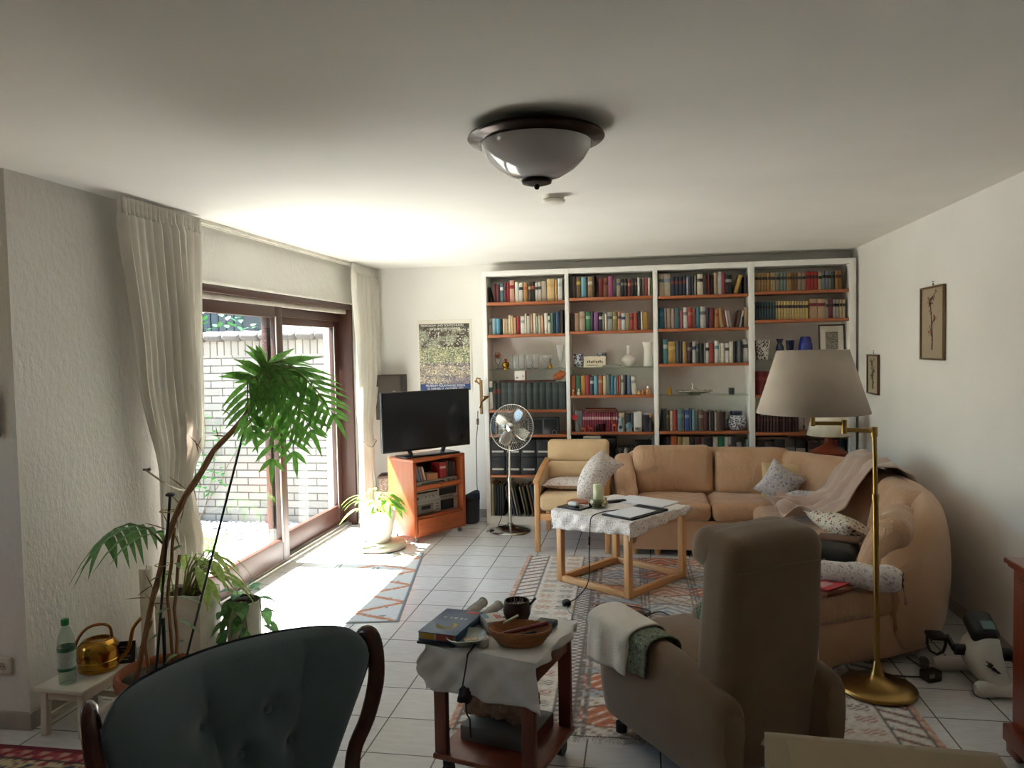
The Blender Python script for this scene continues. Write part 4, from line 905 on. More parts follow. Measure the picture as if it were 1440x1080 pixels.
for sx in (-1, 1):
    for sy in (-1, 1):
        m = MB(); m.cyl((sx*.25-.009, sy*.14, .022), (sx*.25+.009, sy*.14, .022), .021, n=14); m.mat(1); m.cyl((sx*.25, sy*.14, .03), (sx*.25, sy*.14, .052), .008, n=8)
        m.build('castor', [plain('#6a6258', .4), M_BRASS], t)
def on_cab(x, y, z): return loc_at(CB, CAB_RZ, x, y, z)
M_HIFI = plain('#a09c94', .35, .6, var=.04); M_DKGL = plain('#16181c', .12); M_HBTN = plain('#5a5854', .4, .3)
def hifi(name, label, z, h, build, w_=.5):
    t = thing(name, label, 'stereo', on_cab(0, .015, z), CAB_RZ)
    m = MB(); m.box((0, .0, h/2), (w_, .28, h-.004), .003); m.build('housing', M_HIFI, t)
    build(t, -.142, h); return t
def knob(t, x, y, z, r):
    k = MB(); k.lathe([(r, 0), (r*.9, .012), (.001, .013)], n=14); o = k.build('dial_knob', M_HIFI, t); o.rotation_euler = (R(90), 0, 0); o.location = (x, y, z)
def rec(t, y, h):
    m = MB(); m.box((-.02, y, h*.62), (.3, .004, .01)); m.build('display_window', M_HBTN, t)
    for x, r in ((.1, .012), (.155, .015), (.205, .011)): knob(t, x, y, h/2, r)
hifi('receiver', 'slim silver receiver under the leaning cases in the television cabinet', .4625, .05, rec)
def amp(t, y, h):
    m = MB(); m.box((-.11, y, h*.82), (.24, .004, .014)); m.box((.13, y, h*.62), (.2, .004, h*.6)); m.build('display_window', M_DKGL, t)
    m = MB()
    for i in range(9): m.box((.05+i*.017, y, h*.17), (.012, .006, .012), .001)
    m.build('button_row', M_HBTN, t)
    for i in range(4): knob(t, -.16+i*.042, y, h*.42, .013)
    m = MB(); m.box((-.215, y, h*.4), (.024, .006, .024), .002); m.build('power_button', M_DKGL, t)
hifi('amplifier', 'silver stereo amplifier stacked on the cassette deck', .3275, .105, amp)
def deck(t, y, h):
    m = MB(); m.box((-.13, y, h*.52), (.18, .005, h*.68), .002); m.build('cassette_door', plain('#6a6660', .3, .3), t)
    m = MB(); m.box((-.125, y-.002, h*.58), (.1, .005, h*.3), .002); m.box((.12, y, h*.52), (.15, .004, h*.78)); m.build('display_window', M_DKGL, t)
    m = MB()
    for i in range(3):
        for j in range(2): m.box((-.005+j*.02, y, h*(.3+.22*i)), (.014, .006, .01), .001)
    for i in range(7): m.box((-.21+i*.028, y, h*.1), (.02, .006, .008), .001)
    m.build('button_row', M_HBTN, t)
    for i in range(3): knob(t, .222, y, h*(.25+.25*i), .008)
hifi('cassette_deck', 'silver cassette deck below the amplifier in the television cabinet', .2165, .11, deck)
gz = .5135
def cab_item(name, label, cat, x, y, w_, h, d_, c, lc=None, lean=0, group=None):
    o = book(0, 0, 0, w_, h, d_, c, lc, label, group)
    o.name = name; o['category'] = cat
    o.location = on_cab(x, y, gz+abs(math.sin(lean))*w_/2+.0008); o.rotation_euler = Matrix((Matrix.Rotation(CAB_RZ, 3, 'Z') @ Matrix.Rotation(lean, 3, 'Y'))).to_euler()
    return o
gi = 'cases and books on the receiver'
for i, (x, c) in enumerate(((-.19, '#7a9ab8'), (-.155, '#a8a49c'), (-.136, '#b85a4c'), (-.117, '#d0c8b8'))): cab_item('disc_case', '%s disc case leaning on the receiver, %s from left' % (cname(c), ORD[i]), 'disc case', x, -.12, .034 if i == 0 else .016, .13, .12, c, None, -.28, gi)
cab_item('orange_box', 'small orange-brown wooden box on the receiver', 'box', -.045, -.13, .12, .055, .12, '#c87a48', None, 0)
cab_item('red_book', 'bright red book with pale figure standing on the receiver', 'book', .085, -.12, .07, .135, .12, '#b81c22', '#d8b0a8', 0)
for i, (x, w_, c) in enumerate(((.14, .03, '#5a4a34'), (.172, .026, '#3a3a30'), (.2, .022, '#26343c'), (.228, .026, '#5a2026'))): cab_item('cabinet_book', '%s book right of the bright red one, %s of four' % (cname(c), ORD[i]), 'book', x, -.11, w_, .145-.008*i, .12, c, None, 0, gi)
m = MB(); m.box((0, 0, .055), (.15, .06, .11), .002); tag(m.build('dark_case', plain('#26201e', .6), None, on_cab(-.04, .05, gz), CAB_RZ), 'dark case standing behind the orange-brown box', 'case')
# television
TB = (-1.885, 6.585, .722); TRZ = R(47)
t = thing('television', 'flat black television standing on the orange-brown cabinet', 'television', TB, TRZ)
m = MB(); m.box((0, .012, .315), (.91, .035, .525), .006); m.box((0, .04, .28), (.6, .04, .34), .015); m.build('housing', plain('#121316', .35, var=.03), t)
m = MB(); m.box((0, -.0066, .318), (.89, .003, .5)); m.build('screen', plain('#0c0f14', .16, var=.02), t)
m = MB(); m.box((0, 0, .008), (.56, .2, .014), .006); m.bar((-.16, .02, .012), (-.19, .02, .075), .03, .03, .004); m.bar((.16, .02, .012), (.19, .02, .075), .03, .03, .004); m.build('stand', plain('#101114', .3), t)
# loudspeaker on the wall
t = thing('wall_speaker', 'dark grey loudspeaker on the wall behind the television and curtain', 'speaker', (-2.43, 7.24, 1.205))
m = MB(); m.box((0, 0, 0), (.265, .19, .44), .006); m.build('housing', plain('#38302c', .6), t)
m = MB(); m.box((0, -.1, 0), (.245, .012, .42), .005); m.build('grille', fabric('#4a423c', '#554c45', 600, .5), t)
m = MB(); m.box((.06, -.107, .06), (.03, .003, .008)); m.build('badge', plain('#8a8478', .4, .6), t)
# dark bin beside the bookcase, mottled box behind the plant
t = thing('waste_bin', 'dark grey bin on the floor between cabinet and bookcase', 'bin', (-1.64, 7.10, 0))
m = MB(); m.lathe([(.08, 0), (.1, .02), (.105, .24), (.1, .24), (.076, .02), (.001, .02)], n=20); m.build('bin_body', plain('#2c2f38', .6), t)
m = MB(); m.grid(lambda a, b: (.106*math.cos(PI*2*a), .106*math.sin(PI*2*a), .22+.05*b*(1+.6*math.sin(a*12))), 30, 2); m.build('bin_liner', plain('#23262e', .7), t, solid=.002)
t = thing('mottled_box', 'brown mottled box with dark slanting lid behind the white plant pot', 'box', (-2.37, 6.97, 0), R(10))
m = MB(); m.box((0, 0, .23), (.2, .2, .46), .006); m.build('box_body', floral('mottled_card', '#8a8076', ['#6a5f56', '#a89c8c', '#5c5248'], 70, .45), t)
m = MB(); m.at((0, 0, .475), ry=R(-4)).box((0, 0, 0), (.215, .215, .025), .004); m.build('lid', plain('#4a3a34', .6), t)
# brass bracket with bell on the end of the bookcase and the cord hanging from it
t = thing('brass_bracket', 'brass and wood bracket with small horn on the end of the bookcase', 'bracket', (-1.487, 7.0, 1.05))
m = MB(); m.box((.012, 0, .16), (.025, .03, .32), .004); m.build('backplate', wood('#8a6434', '#a87c44', .4, 'Z'), t)
m = MB(); m.tube([(.0, -.01, .06), (.03, -.05, .12), (.075, -.08, .16)], [.008, .008, .014], 8); m.lathe([(.012, 0), (.028, .02), (.03, .024), (.008, .01)], (.075, -.08, .15), 14); m.build('horn', M_BRASS, t)
m = MB(); m.tube([(0, 0, .28), (-.03, -.02, .31), (-.02, -.03, .34), (.01, -.01, .33)], .007, 8); m.ball((-.03, -.02, .31), .014, 8); m.build('finial', M_BRASS, t)
t = thing('cord_switch', 'thin dark cord with small brown switch running down the wall by the bookcase', 'cord', (-1.51, 7.0, 0))
m = MB(); m.tube([(.005, -.03, 1.08), (.0, -.02, .95), (-.03, .03, .8), (-.05, .12, .55), (-.08, .25, .33), (-.08, .31, .12)], .004, 6); m.build('cord', plain('#3a332e', .6), t)
m = MB(); m.box((.0, -.02, .98), (.022, .022, .06), .006); m.build('switch', plain('#4a3024', .4), t)

# ------------------------------------------------------------ poster (its picture is a plain invented garden scene)
def patterned(nx, ny, x0, z0, w_, h, fn, y=0.0):
    m = MB(); m.grid(lambda a, b: (x0+w_*a, y, z0+h*b), nx, ny)
    cols = [lin(fn(i/nx, j/ny))  for i in range(nx+1) for j in range(ny+1)]
    return m, cols
def mixhex(a, b, t):
    a, b = a.lstrip('#'), b.lstrip('#'); t = max(0, min(1, t))
    return ''.join('%02x' % int(int(a[i:i+2], 16)*(1-t)+int(b[i:i+2], 16)*t) for i in (0, 2, 4))
def garden(u, v):
    n1 = fb(u*7, v*11, 1.3); n2 = fb(u*30, v*46, 5.1); n3 = fb(u*60, v*90, 9.2)
    if v > .62: c = mixhex('#b0b49c', '#4a3c34', .5+n1*1.4)
    elif v > .36: c = mixhex('#d0cc9c', '#98a078', .5+n1*1.2)
    else: c = mixhex('#dcc8a8', '#94868c', .5+n1*.8+.3*math.sin(v*60+n1*3))
    c = mixhex(c, '#f0eee0', max(0, n2*2.4)); c = mixhex(c, '#2c2620', max(0, n3*2.2))
    if v < .12 and u > .6: c = mixhex(c, '#6c5c78', .4)
    if v > .90: c = mixhex(c, '#3c382c', min(.8, (v-.90)*14))
    return c
t = thing('poster', 'tall exhibition poster with garden picture on the wall above the television', 'poster', (-1.905, YB-.006, 1.595))
m = MB(); m.box((0, .002, 0), (.545, .006, .715), .001); m.build('sheet', plain('#ece6da', .6, var=.02), t)
m, cols = patterned(90, 108, -.255, -.28, .51, .6, garden, -.0022)
m.build('picture', attr_mat('poster_print', .35), t, colors=cols, auto=False)
m = MB(); m.box((0, -.0015, -.304), (.51, .002, .062)); m.build('title_band', plain('#2c4478', .5, var=.03), t)
M_LET = plain('#f0ece4', .6, var=0); 
text_mesh('lettering', 'MUSEUM FOLKWANG ESSEN', .031, M_LET, t, (.0, -.0032, -.2895), (R(90), 0, 0))
text_mesh('lettering', '25. JUNI BIS 31. OKTOBER 1993', .029, M_LET, t, (.0, -.0032, -.3195), (R(90), 0, 0), sx=.93)
text_mesh('lettering', 'MOROSOW UND SCHTSCHUKIN', .029, M_LET, t, (-.02, -.0032, .303), (R(90), 0, 0))
text_mesh('lettering', 'DIE RUSSISCHEN SAMMLER', .026, M_LET, t, (.01, -.0032, .272), (R(90), 0, 0))
# two scroll pictures on the right wall
def branch_picture(y, z, w_, h, seed, label, ground, frame_c, ink, bloom):
    t = thing('wall_picture', label, 'picture', (XR-.012, y, z), R(-90))
    fw = .012
    m = MB()
    for sx in (-1, 1): m.box((sx*(w_/2-fw/2), 0, 0), (fw, .02, h), .002)
    for sz in (-1, 1): m.box((0, 0, sz*(h/2-fw/2)), (w_-2*fw, .02, fw), .002)
    m.build('frame', plain(frame_c, .4), t)
    rnd = random.Random(seed)
    m = MB(); m.box((0, .004, 0), (w_-2*fw, .004, h-2*fw)); m.build('mount', fabric(ground, mixhex(ground.strip('#'), 'ffffff', .08), 300, .2), t)
    m = MB(); ends = []
    stem = [(0, .0, -h*.36), (.006, 0, -h*.2), (-.008, 0, -h*.02), (-.02, 0, h*.15), (-.04 if w_ > .3 else -.02, 0, h*.3)]
    m.tube(stem, [.004, .003, .0028, .002, .001], 5, squash=.2); ends += stem[1:]
    for i in range(7):
        b = stem[1+i % 4]; a = rnd.uniform(.4, 1.1)*(1 if i % 2 else -1); L = rnd.uniform(.06, .12)*h/.46
        e = (max(-w_*.36, min(w_*.36, b[0]+math.sin(a)*L)), 0, b[2]+math.cos(a)*L); mid = ((b[0]+e[0])/2+.006, 0, (b[2]+e[2])/2)
        m.tube([b, mid, e], [.002, .0016, .001], 5, squash=.2); ends += [mid, e]
    m.at(); o = m.build('branch', plain(ink, .8), t); o.location = (0, -.001, 0)
    m = MB()
    for i in range(80):
        b = rnd.choice(ends); p = (b[0]+rnd.gauss(0, .012), 0, b[2]+rnd.gauss(0, .014))
        m.mat(rnd.randint(0, 1)); r = rnd.uniform(.004, .0085)
        m.lathe([(r, 0), (r*.8, .0012), (.0002, .0014)], n=7) if False else m.ball(p, r, 6, (1, .15, 1))
    o = m.build('blossom', [plain(bloom[0], .8), plain(bloom[1], .8)], t); o.location = (0, -.001, 0)
    m = MB(); m.torus((0, .004, h/2+.012), .008, .002, 12, 6, 'Y'); m.cyl((0, .01, h/2+.03), (0, -.004, h/2+.03), .0025, n=6); m.build('hanger', plain('#8a7c64', .3, .8), t)
branch_picture(5.325, 1.765, .40, .475, 4, 'larger framed branch picture in brown tones, right one on the right wall', '#9c8a6e', '#6a5234', '#5a4a3c', ('#96544c', '#54423a'))
branch_picture(6.60, 1.388, .30, .322, 8, 'small narrow framed plant picture near the bookcase on the right wall', '#a8987a', '#4a2c1c', '#5a5444', ('#4c4a38', '#6a5a44'))
t = thing('wall_picture', 'dark picture frame cut off by the left edge of the photo', 'picture', (-2.90, 2.915, 1.43))
m = MB(); m.box((0, 0, 0), (.25, .022, .24), .004); m.build('frame', plain('#2c2622', .5), t); m = MB(); m.box((0, -.012, 0), (.2, .003, .19)); m.build('print', plain('#6a655c', .6), t)
t = thing('wall_socket', 'white double wall socket above the skirting at the left edge', 'socket', (-2.815, 2.922, .287))
m = MB(); m.box((0, 0, 0), (.081, .016, .081), .008); m.build('cover_plate', plain('#c9c4b8', .4), t)
m = MB(); m.torus((0, -.009, 0), .02, .003, 24, 8, 'Y'); m.mat(1); m.cyl((0, -.0085, 0), (0, -.0095, 0), .019, n=24); m.mat(2)
for sx in (-1, 1): m.cyl((sx*.0095, -.009, 0), (sx*.0095, -.0105, 0), .003, n=8)
m.build('socket_insert', [plain('#c0bbae', .4), plain('#98938a', .5), plain('#2a2826', .6)], t)

# ------------------------------------------------------------ ceiling
t = thing('ceiling_lamp', 'bowl-shaped ceiling lamp with dark bronze rim and grey-white glass', 'ceiling lamp', (-.375, 2.87, CEIL))
M_BRZ = plain('#2c1f18', .22, .75, var=.1)
m = MB(); m.lathe([(.13, 0), (.15, -.012), (.225, -.02), (.252, -.032), (.256, -.042), (.25, -.048), (.215, -.052), (.208, -.062), (.2, -.05), (.001, -.03)], n=48); m.build('rim', M_BRZ, t)
t2 = NT('opal_glass', .12); t2.color('#c2bfc0'); t2.b.inputs['Coat Weight'].default_value = .6; t2.b.inputs['Coat Roughness'].default_value = .03
m = MB(); m.lathe([(.207, -.055), (.2, -.085), (.178, -.12), (.14, -.155), (.09, -.182), (.04, -.195), (.001, -.197)], n=48); m.build('glass_bowl', t2.m, t)
m = MB(); m.lathe([(.001, -.19), (.052, -.19), (.058, -.197), (.054, -.207), (.03, -.214), (.012, -.216), (.01, -.222), (.007, -.228), (.001, -.23)], n=32); m.build('finial', M_BRZ, t)
t = thing('smoke_detector', 'small round white smoke detector on the ceiling behind the lamp', 'smoke detector', (-.452, 4.15, CEIL))
m = MB(); m.lathe([(.058, 0), (.058, -.018), (.054, -.022)], n=32); m.build('base', plain('#d8d2c6', .5), t)
m = MB(); m.lathe([(.05, -.022), (.062, -.026), (.06, -.038), (.045, -.046), (.001, -.047)], n=32); m.build('cover', plain('#e2ddd2', .5), t)
m = MB(); m.ball((.03, -.03, -.044), .003, 6); m.build('indicator', plain('#8a2a24', .4), t)
# ------------------------------------------------------------ plants and the stool by the left wall
M_TERRA = plain('#9c5a3c', .8, var=.15, scale=14); M_SOIL = plain('#2c221a', .95, var=.4, scale=60, bump=.8, bscale=90)
M_LEAFP = leaf_mat('#5c9440', '#7fb458', .5)
def frond(m, st, pts, n, L, W, droop, side_up=(0, 0, 1)):
    """rachis along pts with paired leaflets"""
    P = [Vector(p) for p in pts]
    st.tube(P, [.006-.004*i/(len(P)-1) for i in range(len(P))], 6)
    def at(t):
        f = t*(len(P)-1); i = min(int(f), len(P)-2); return P[i].lerp(P[i+1], f-i), (P[i+1]-P[i]).normalized()
    for i in range(n):
        t = .16+.84*i/(n-1); p, d = at(t); s = d.cross(Vector(side_up)); s = s.normalized() if s.length > .05 else Vector((1, 0, 0))
        l = L*(.45+.75*math.sin(PI*min(1, t*.9+.08)))
        for sg in (-1, 1):
            dd = (s*sg*.85+d*.6+Vector((0, 0, -.10))+Vector((random.uniform(-.1, .1),)*3)).normalized()
            leaf_quad(m, p, dd, side_up, l, W, droop, 4)
    p, d = at(1); leaf_quad(m, p, d, side_up, L*.7, W, droop, 4)
random.seed(21)
PT = Vector((-2.07, 2.95, 0))
t = thing('potted_palm', 'tall leaning palm with bare stems tied to black stakes in terracotta pot', 'plant', PT)
m = MB(); m.lathe([(.115, 0), (.12, .005), (.160, .235), (.174, .24), (.182, .262), (.180, .292), (.17, .30), (.158, .293), (.152, .26), (.001, .26)], n=36); m.build('pot', M_TERRA, t)
m = MB(); m.lathe([(.153, .262), (.14, .27), (.08, .274), (.001, .27)], n=24); m.build('soil', M_SOIL, t)
def rel(p): return tuple(Vector(p)-PT)
cane = [(-2.15, 2.90, .262), (-2.09, 2.95, .6), (-2.045, 3.0, .85), (-1.99, 3.06, 1.03), (-1.9, 3.16, 1.22), (-1.80, 3.27, 1.38), (-1.745, 3.3, 1.5)]
M_CANE = wood('#7a5236', '#a07850', .8, 'Z', 3)
def wiggly(pts, k, amp):
    out = []
    for a, b in zip(pts, pts[1:]):
        a, b = Vector(a), Vector(b)
        for i in range(k): out.append(tuple(a.lerp(b, i/k)+Vector((random.uniform(-amp, amp), random.uniform(-amp, amp), 0))))
    out.append(pts[-1]); return out
m = MB(); m.ctube([rel(p) for p in wiggly(cane, 2, .005)], .012, 8, 3)
m.tube([rel((x+.012, y-.01, z)) for x, y, z in wiggly(cane[1:6], 4, .006)], .007, 7)
for p in cane[1:6]:
    for k in range(5):
        a = Vector(rel(p))+Vector((random.uniform(-.05, .05),)*2+(random.uniform(-.07, .07),)); leaf_quad(m, a, (random.uniform(-1, 1), random.uniform(-1, 1), random.uniform(.2, 1.4)), (0, 1, 0), .1, .006, .1)
m.build('stem', M_CANE, t)
for pts in ([(-2.03, 2.99, .3), (-2.04, 2.98, .6), (-2.02, 3.02, .9)], [(-2.0, 2.98, .3), (-2.02, 3.0, .55), (-2.0, 3.02, .78)], [(-2.09, 2.9, .3), (-2.1, 2.9, .45), (-2.08, 2.92, .52)]):
    m = MB(); m.tube([rel(p) for p in wiggly(pts, 4, .003)], .0075, 7); m.build('stem', M_CANE, t)
M_BLK = plain('#23221f', .5)
m = MB(); m.tube([rel((-2.075, 2.93, .28)), rel((-2.02, 3.0, 1.045))], .006, 8); m.ball(rel((-2.02, 3.0, 1.05)), .016, 8, (1.3, 1.3, .6)); m.build('stake', M_BLK, t)
m = MB(); m.tube([rel((-1.99, 3.0, .28)), rel((-1.80, 3.28, 1.36))], .0055, 8); m.build('stake', plain('#3a3c42', .4), t)
m = MB(); m.tube([rel((-2.05, 2.96, .28)), rel((-2.05, 2.96, .52))], .008, 8); m.build('stake', M_BLK, t)
m = MB(); m.torus(rel((-2.03, 2.99, .98)), .03, .003, 16, 6); m.torus(rel((-2.05, 2.97, .75)), .03, .002, 16, 6); m.build('tie', plain('#b09c6c', .8), t)
C0 = (-1.745, 3.3, 1.5)
FR = [[(0, 0, 0), (.02, -.02, .07), (.07, -.04, .05), (.09, -.05, -.1), (.075, -.05, -.33)],
      [(0, 0, 0), (.05, 0, .1), (.16, .01, .09), (.28, .0, -.02), (.36, -.01, -.13)],
      [(0, 0, 0), (.05, 0, .08), (.13, -.02, .04), (.21, -.03, -.1), (.26, -.03, -.2)],
      [(0, 0, 0), (.03, .02, .06), (.09, 0, .03), (.15, -.02, -.12), (.17, -.02, -.3)],
      [(0, 0, 0), (.02, 0, .08), (.03, .03, .1), (.04, .08, .02), (.05, .1, -.14)],
      [(0, 0, 0), (.0, -.03, .05), (-.02, -.07, .03), (-.01, -.1, -.1), (.02, -.11, -.2)],
      [(0, 0, 0), (.03, 0, .1), (.1, .03, .12), (.2, .06, .06), (.26, .07, -.04)]]
for i, f in enumerate(FR):
    lf = MB(); st = MB()
    frond(lf, st, [rel((C0[0]+a, C0[1]+b, C0[2]+c)) for a, b, c in f], 13, (.15, .17, .16, .15, .13, .12, .14)[i], .024, .2, ((.5, -.85, .3), (.35, -.6, .7), (.4, -.75, .5), (.45, -.8, .4), (.5, -.7, .3), (.5, -.8, .3), (.3, -.5, .8))[i])
    lf.mat(1); lf.v, lf.f = lf.v, lf.f
    o = lf.build('frond', M_LEAFP, t); s2 = st.build('leaf_stalk', leaf_mat('#7a7a3c', '#8c8a4a', .2), o)
lf = MB(); st = MB(); frond(lf, st, [rel(p) for p in [(-2.05, 2.98, .84), (-2.12, 2.99, .9), (-2.22, 3.0, .92), (-2.31, 3.02, .89), (-2.37, 3.03, .84)]], 8, .20, .034, .75)
o = lf.build('frond', leaf_mat('#5a8a50', '#709c60', .35), t); st.build('leaf_stalk', leaf_mat('#5a6a3c', '#6c7a4a', .2), o)
lf = MB()
for i in range(10): leaf_quad(lf, rel((-2.02+random.uniform(-.02, .03), 3.0, .35+.05*i)), rdir(-.3, .6), (0, 0, 1), .11, .028, .4)
lf.build('small_leaves', leaf_mat('#5a7a48', '#7a9460', .3), t)
# pink-white planter with arching leaves
def planter_leaves(m, c, n, L, W, z, el=(.3, 1.3), droop=.7):
    for i in range(n):
        d = rdir(*el); p = Vector(c)+Vector((random.uniform(-.04, .04), random.uniform(-.04, .04), 0))
        q = p+d*z*.9; m.mat(0); leaf_quad(m, q, d, (0, 0, 1), L*random.uniform(.7, 1.1), W, droop, 5)
t = thing('square_planter', 'tall square white planter with arching striped leaves under the curtain', 'plant', (-2.345, 3.60, 0), R(4))
m = MB()
for c, s in (((0, -.105, .215), (.24, .012, .43)), ((0, .105, .215), (.24, .012, .43)), ((-.114, 0, .215), (.012, .2, .43)), ((.114, 0, .215), (.012, .2, .43)), ((0, 0, .01), (.22, .2, .02))): m.box(c, s, .003)
m.build('planter_box', plain('#d9d0c4', .5), t)
m = MB(); m.box((0, 0, .40), (.212, .196, .02)); m.build('soil', M_SOIL, t)
lf = MB(); st = MB()
for i in range(26):
    a = random.uniform(-.9, 2.6); r0 = random.uniform(.06, .2); h = random.uniform(.08, .24)
    p0 = Vector((random.uniform(-.06, .06), random.uniform(-.05, .05), .405)); p1 = p0+Vector((math.cos(a)*r0, math.sin(a)*r0*.8, h))
    st.tube([p0, p0.lerp(p1, .5)+Vector((0, 0, .04)), p1], .0035, 5); leaf_quad(lf, p1, (math.cos(a), math.sin(a), -.25), (0, 0, 1), random.uniform(.12, .2), .045, .7, 5)
lf.build('foliage', leaf_mat('#8aa850', '#b0c46c', .5), t); st.build('leaf_stalk', leaf_mat('#8c9450', '#a0a468', .3), t)
t = thing('trailing_plant', 'white cylindrical pot of trailing ivy-like pothos in the sunlight', 'plant', (-2.13, 3.77, 0))
m = MB(); m.lathe([(.082, 0), (.086, .004), (.094, .325), (.088, .33), (.084, .31), (.001, .31)], n=32); m.build('pot', plain('#cfc6ba', .6), t)
m = MB(); m.lathe([(.085, .31), (.06, .322), (.001, .325)], n=20)
for i in range(16):
    a = random.uniform(0, 6.28); m.tube([(.09*math.cos(a), .09*math.sin(a), .32), (.05*math.cos(a+1), .05*math.sin(a+1), .345), (.092*math.cos(a+1.9), .092*math.sin(a+1.9), .325)], .003, 5)
m.build('soil', plain('#4a3c30', .9, var=.3, scale=50), t)
lf = MB(); st = MB()
for i in (0, 1, 3, 6, 7, 9, 11):
    a = (-.2, -1.0, -1.6, -2.0, -2.5, 3.0, .4, -1.3, -.6, 2.4, -2.8, -1.8)[i]; L = (.3, .26, .22, .2, .16, .2, .3, .14, .24, .1, .24, .28)[i]
    p = Vector((.07*math.cos(a), .07*math.sin(a), .33)); pts = [p, p+Vector((.035*math.cos(a), .035*math.sin(a), .02))]
    for k in range(4): pts.append(pts[-1]+Vector((.012*math.cos(a+k*.5), .012*math.sin(a+k*.5), -L/4)))
    st.tube(pts, .0025, 5)
    for q in pts[1:]:
        for _ in range(1): leaf_quad(lf, q, Vector((math.cos(a+random.uniform(-1.2, 1.2)), math.sin(a+random.uniform(-1.2, 1.2)), random.uniform(-1.1, .2))), (0, 0, 1), .085, .055, .4, 4)
for i in range(9): 
    d = rdir(.3, 1.2); leaf_quad(lf, Vector((0, 0, .34))+d*.06, d, (0, 0, 1), .09, .06, .5, 4)
lf.build('foliage', leaf_mat('#5a8a50', '#7ca868', .45), t); st.build('vine', leaf_mat('#5f6a3c', '#7a804c', .2), t)
t = thing('floor_candle', 'tall white pillar candle standing behind the palm pot by the wall', 'candle', (-2.58, 3.60, 0))
m = MB(); m.lathe([(.034, 0), (.036, .01), (.036, .53), (.03, .54), (.012, .536), (.001, .53)], n=22); m.build('wax', plain('#d8cfc0', .6), t)
m = MB(); m.tube([(0, 0, .53), (.003, 0, .552)], .0018, 6); m.build('wick', M_BLK, t)
# step stool and what stands on it
t = thing('step_stool', 'low white wooden step stool in front of the left wall', 'stool', (-2.492, 3.045, 0), R(-3))
M_WPAINT = plain('#cfc8b8', .5, var=.06)
m = MB(); m.box((0, 0, .21), (.25, .36, .02), .004); m.build('seat', M_WPAINT, t)
for sx in (-1, 1):
    for sy in (-1, 1):
        m = MB(); m.bar((sx*.097, sy*.152, 0), (sx*.092, sy*.145, .2), .03, .03, .003); m.build('leg', M_WPAINT, t)
m = MB()
for sx in (-1, 1): m.box((sx*.094, 0, .18), (.016, .27, .04), .002); m.box((sx*.094, 0, .07), (.016, .27, .03), .002)
for sy in (-1, 1): m.box((0, sy*.147, .18), (.16, .016, .04), .002)
m.box((0, .14, .06), (.16, .016, .03), .002)
m.build('rail', M_WPAINT, t)
z0 = .2212
t = thing('water_bottle', 'clear plastic water bottle with green cap on the white stool', 'bottle', (-2.50, 2.925, z0))
m = MB(); m.lathe([(.026, 0), (.034, .006), (.036, .02), (.034, .06), (.036, .07), (.036, .17), (.034, .2), (.02, .245), (.013, .256), (.013, .27)], n=24, cap=False); m.lathe([(.001, .004), (.03, .006)], n=24, cap=False); m.build('bottle_body', glass_mat('bottle_plastic', '#e6f0ea'), t)
m = MB(); m.lathe([(.0364, .075), (.0364, .165)], n=28, cap=False); m.mat(1); m.lathe([(.0367, .065), (.0367, .078)], n=28, cap=False); m.lathe([(.0367, .15), (.0367, .168)], n=28, cap=False); m.build('label_wrap', [plain('#a8b8b0', .4, var=.2, scale=60), plain('#2f6a4c', .4)], t)
m = MB(); m.lathe([(.0155, .262), (.016, .266), (.016, .286), (.014, .289), (.001, .289)], n=18); m.build('cap', plain('#1d7a3c', .4), t)
t = thing('watering_can', 'shiny brass watering can with long spout on the white stool', 'watering can', (-2.475, 3.09, z0), R(25))
M_BR2 = plain('#a87c34', .16, 1.0, var=.08)
m = MB(); m.lathe([(.07, 0), (.086, .004), (.09, .02), (.086, .022), (.09, .05), (.086, .053), (.09, .085), (.086, .11), (.066, .135), (.05, .14), (.048, .136), (.05, .13)], n=32); m.build('can_body', M_BR2, t)
m = MB(); m.lathe([(.001, .126), (.05, .128)], n=24, cap=False); m.build('opening', plain('#1c1610', .6), t)
m = MB(); m.ctube([(-.085, 0, .03), (-.1, 0, .075), (-.085, 0, .14), (-.045, 0, .19), (.01, 0, .205), (.05, 0, .19), (.06, 0, .14)], .0065, 8); m.build('handle', plain('#a06a3c', .2, 1.0), t)
m = MB(); m.ctube([(.08, 0, .03), (.115, 0, .06), (.135, 0, .11), (.15, 0, .17), (.185, 0, .215)], [.014, .011, .009, .008, .008], 10); m.build('spout', M_BR2, t)
t = thing('dark_card', 'small folded dark card with pale print standing on the stool', 'card', (-2.39, 3.175, z0), R(20))
m = MB(); m.at((0, -.012, .05), rx=R(-12)).box((0, 0, 0), (.075, .002, .1)); m.mat(1); m.at((0, -.0135, .05), rx=R(-12))
for i in range(5): m.box((-.01+.006*(i % 2), 0, .025-i*.014), (.04-.006*(i % 3), .001, .004))
m.mat(2); m.at((0, .012, .05), rx=R(12)).box((0, 0, 0), (.075, .002, .1)); m.build('card', [plain('#1e2126', .4), plain('#a8a49c', .6), plain('#a8acb0', .5)], t)

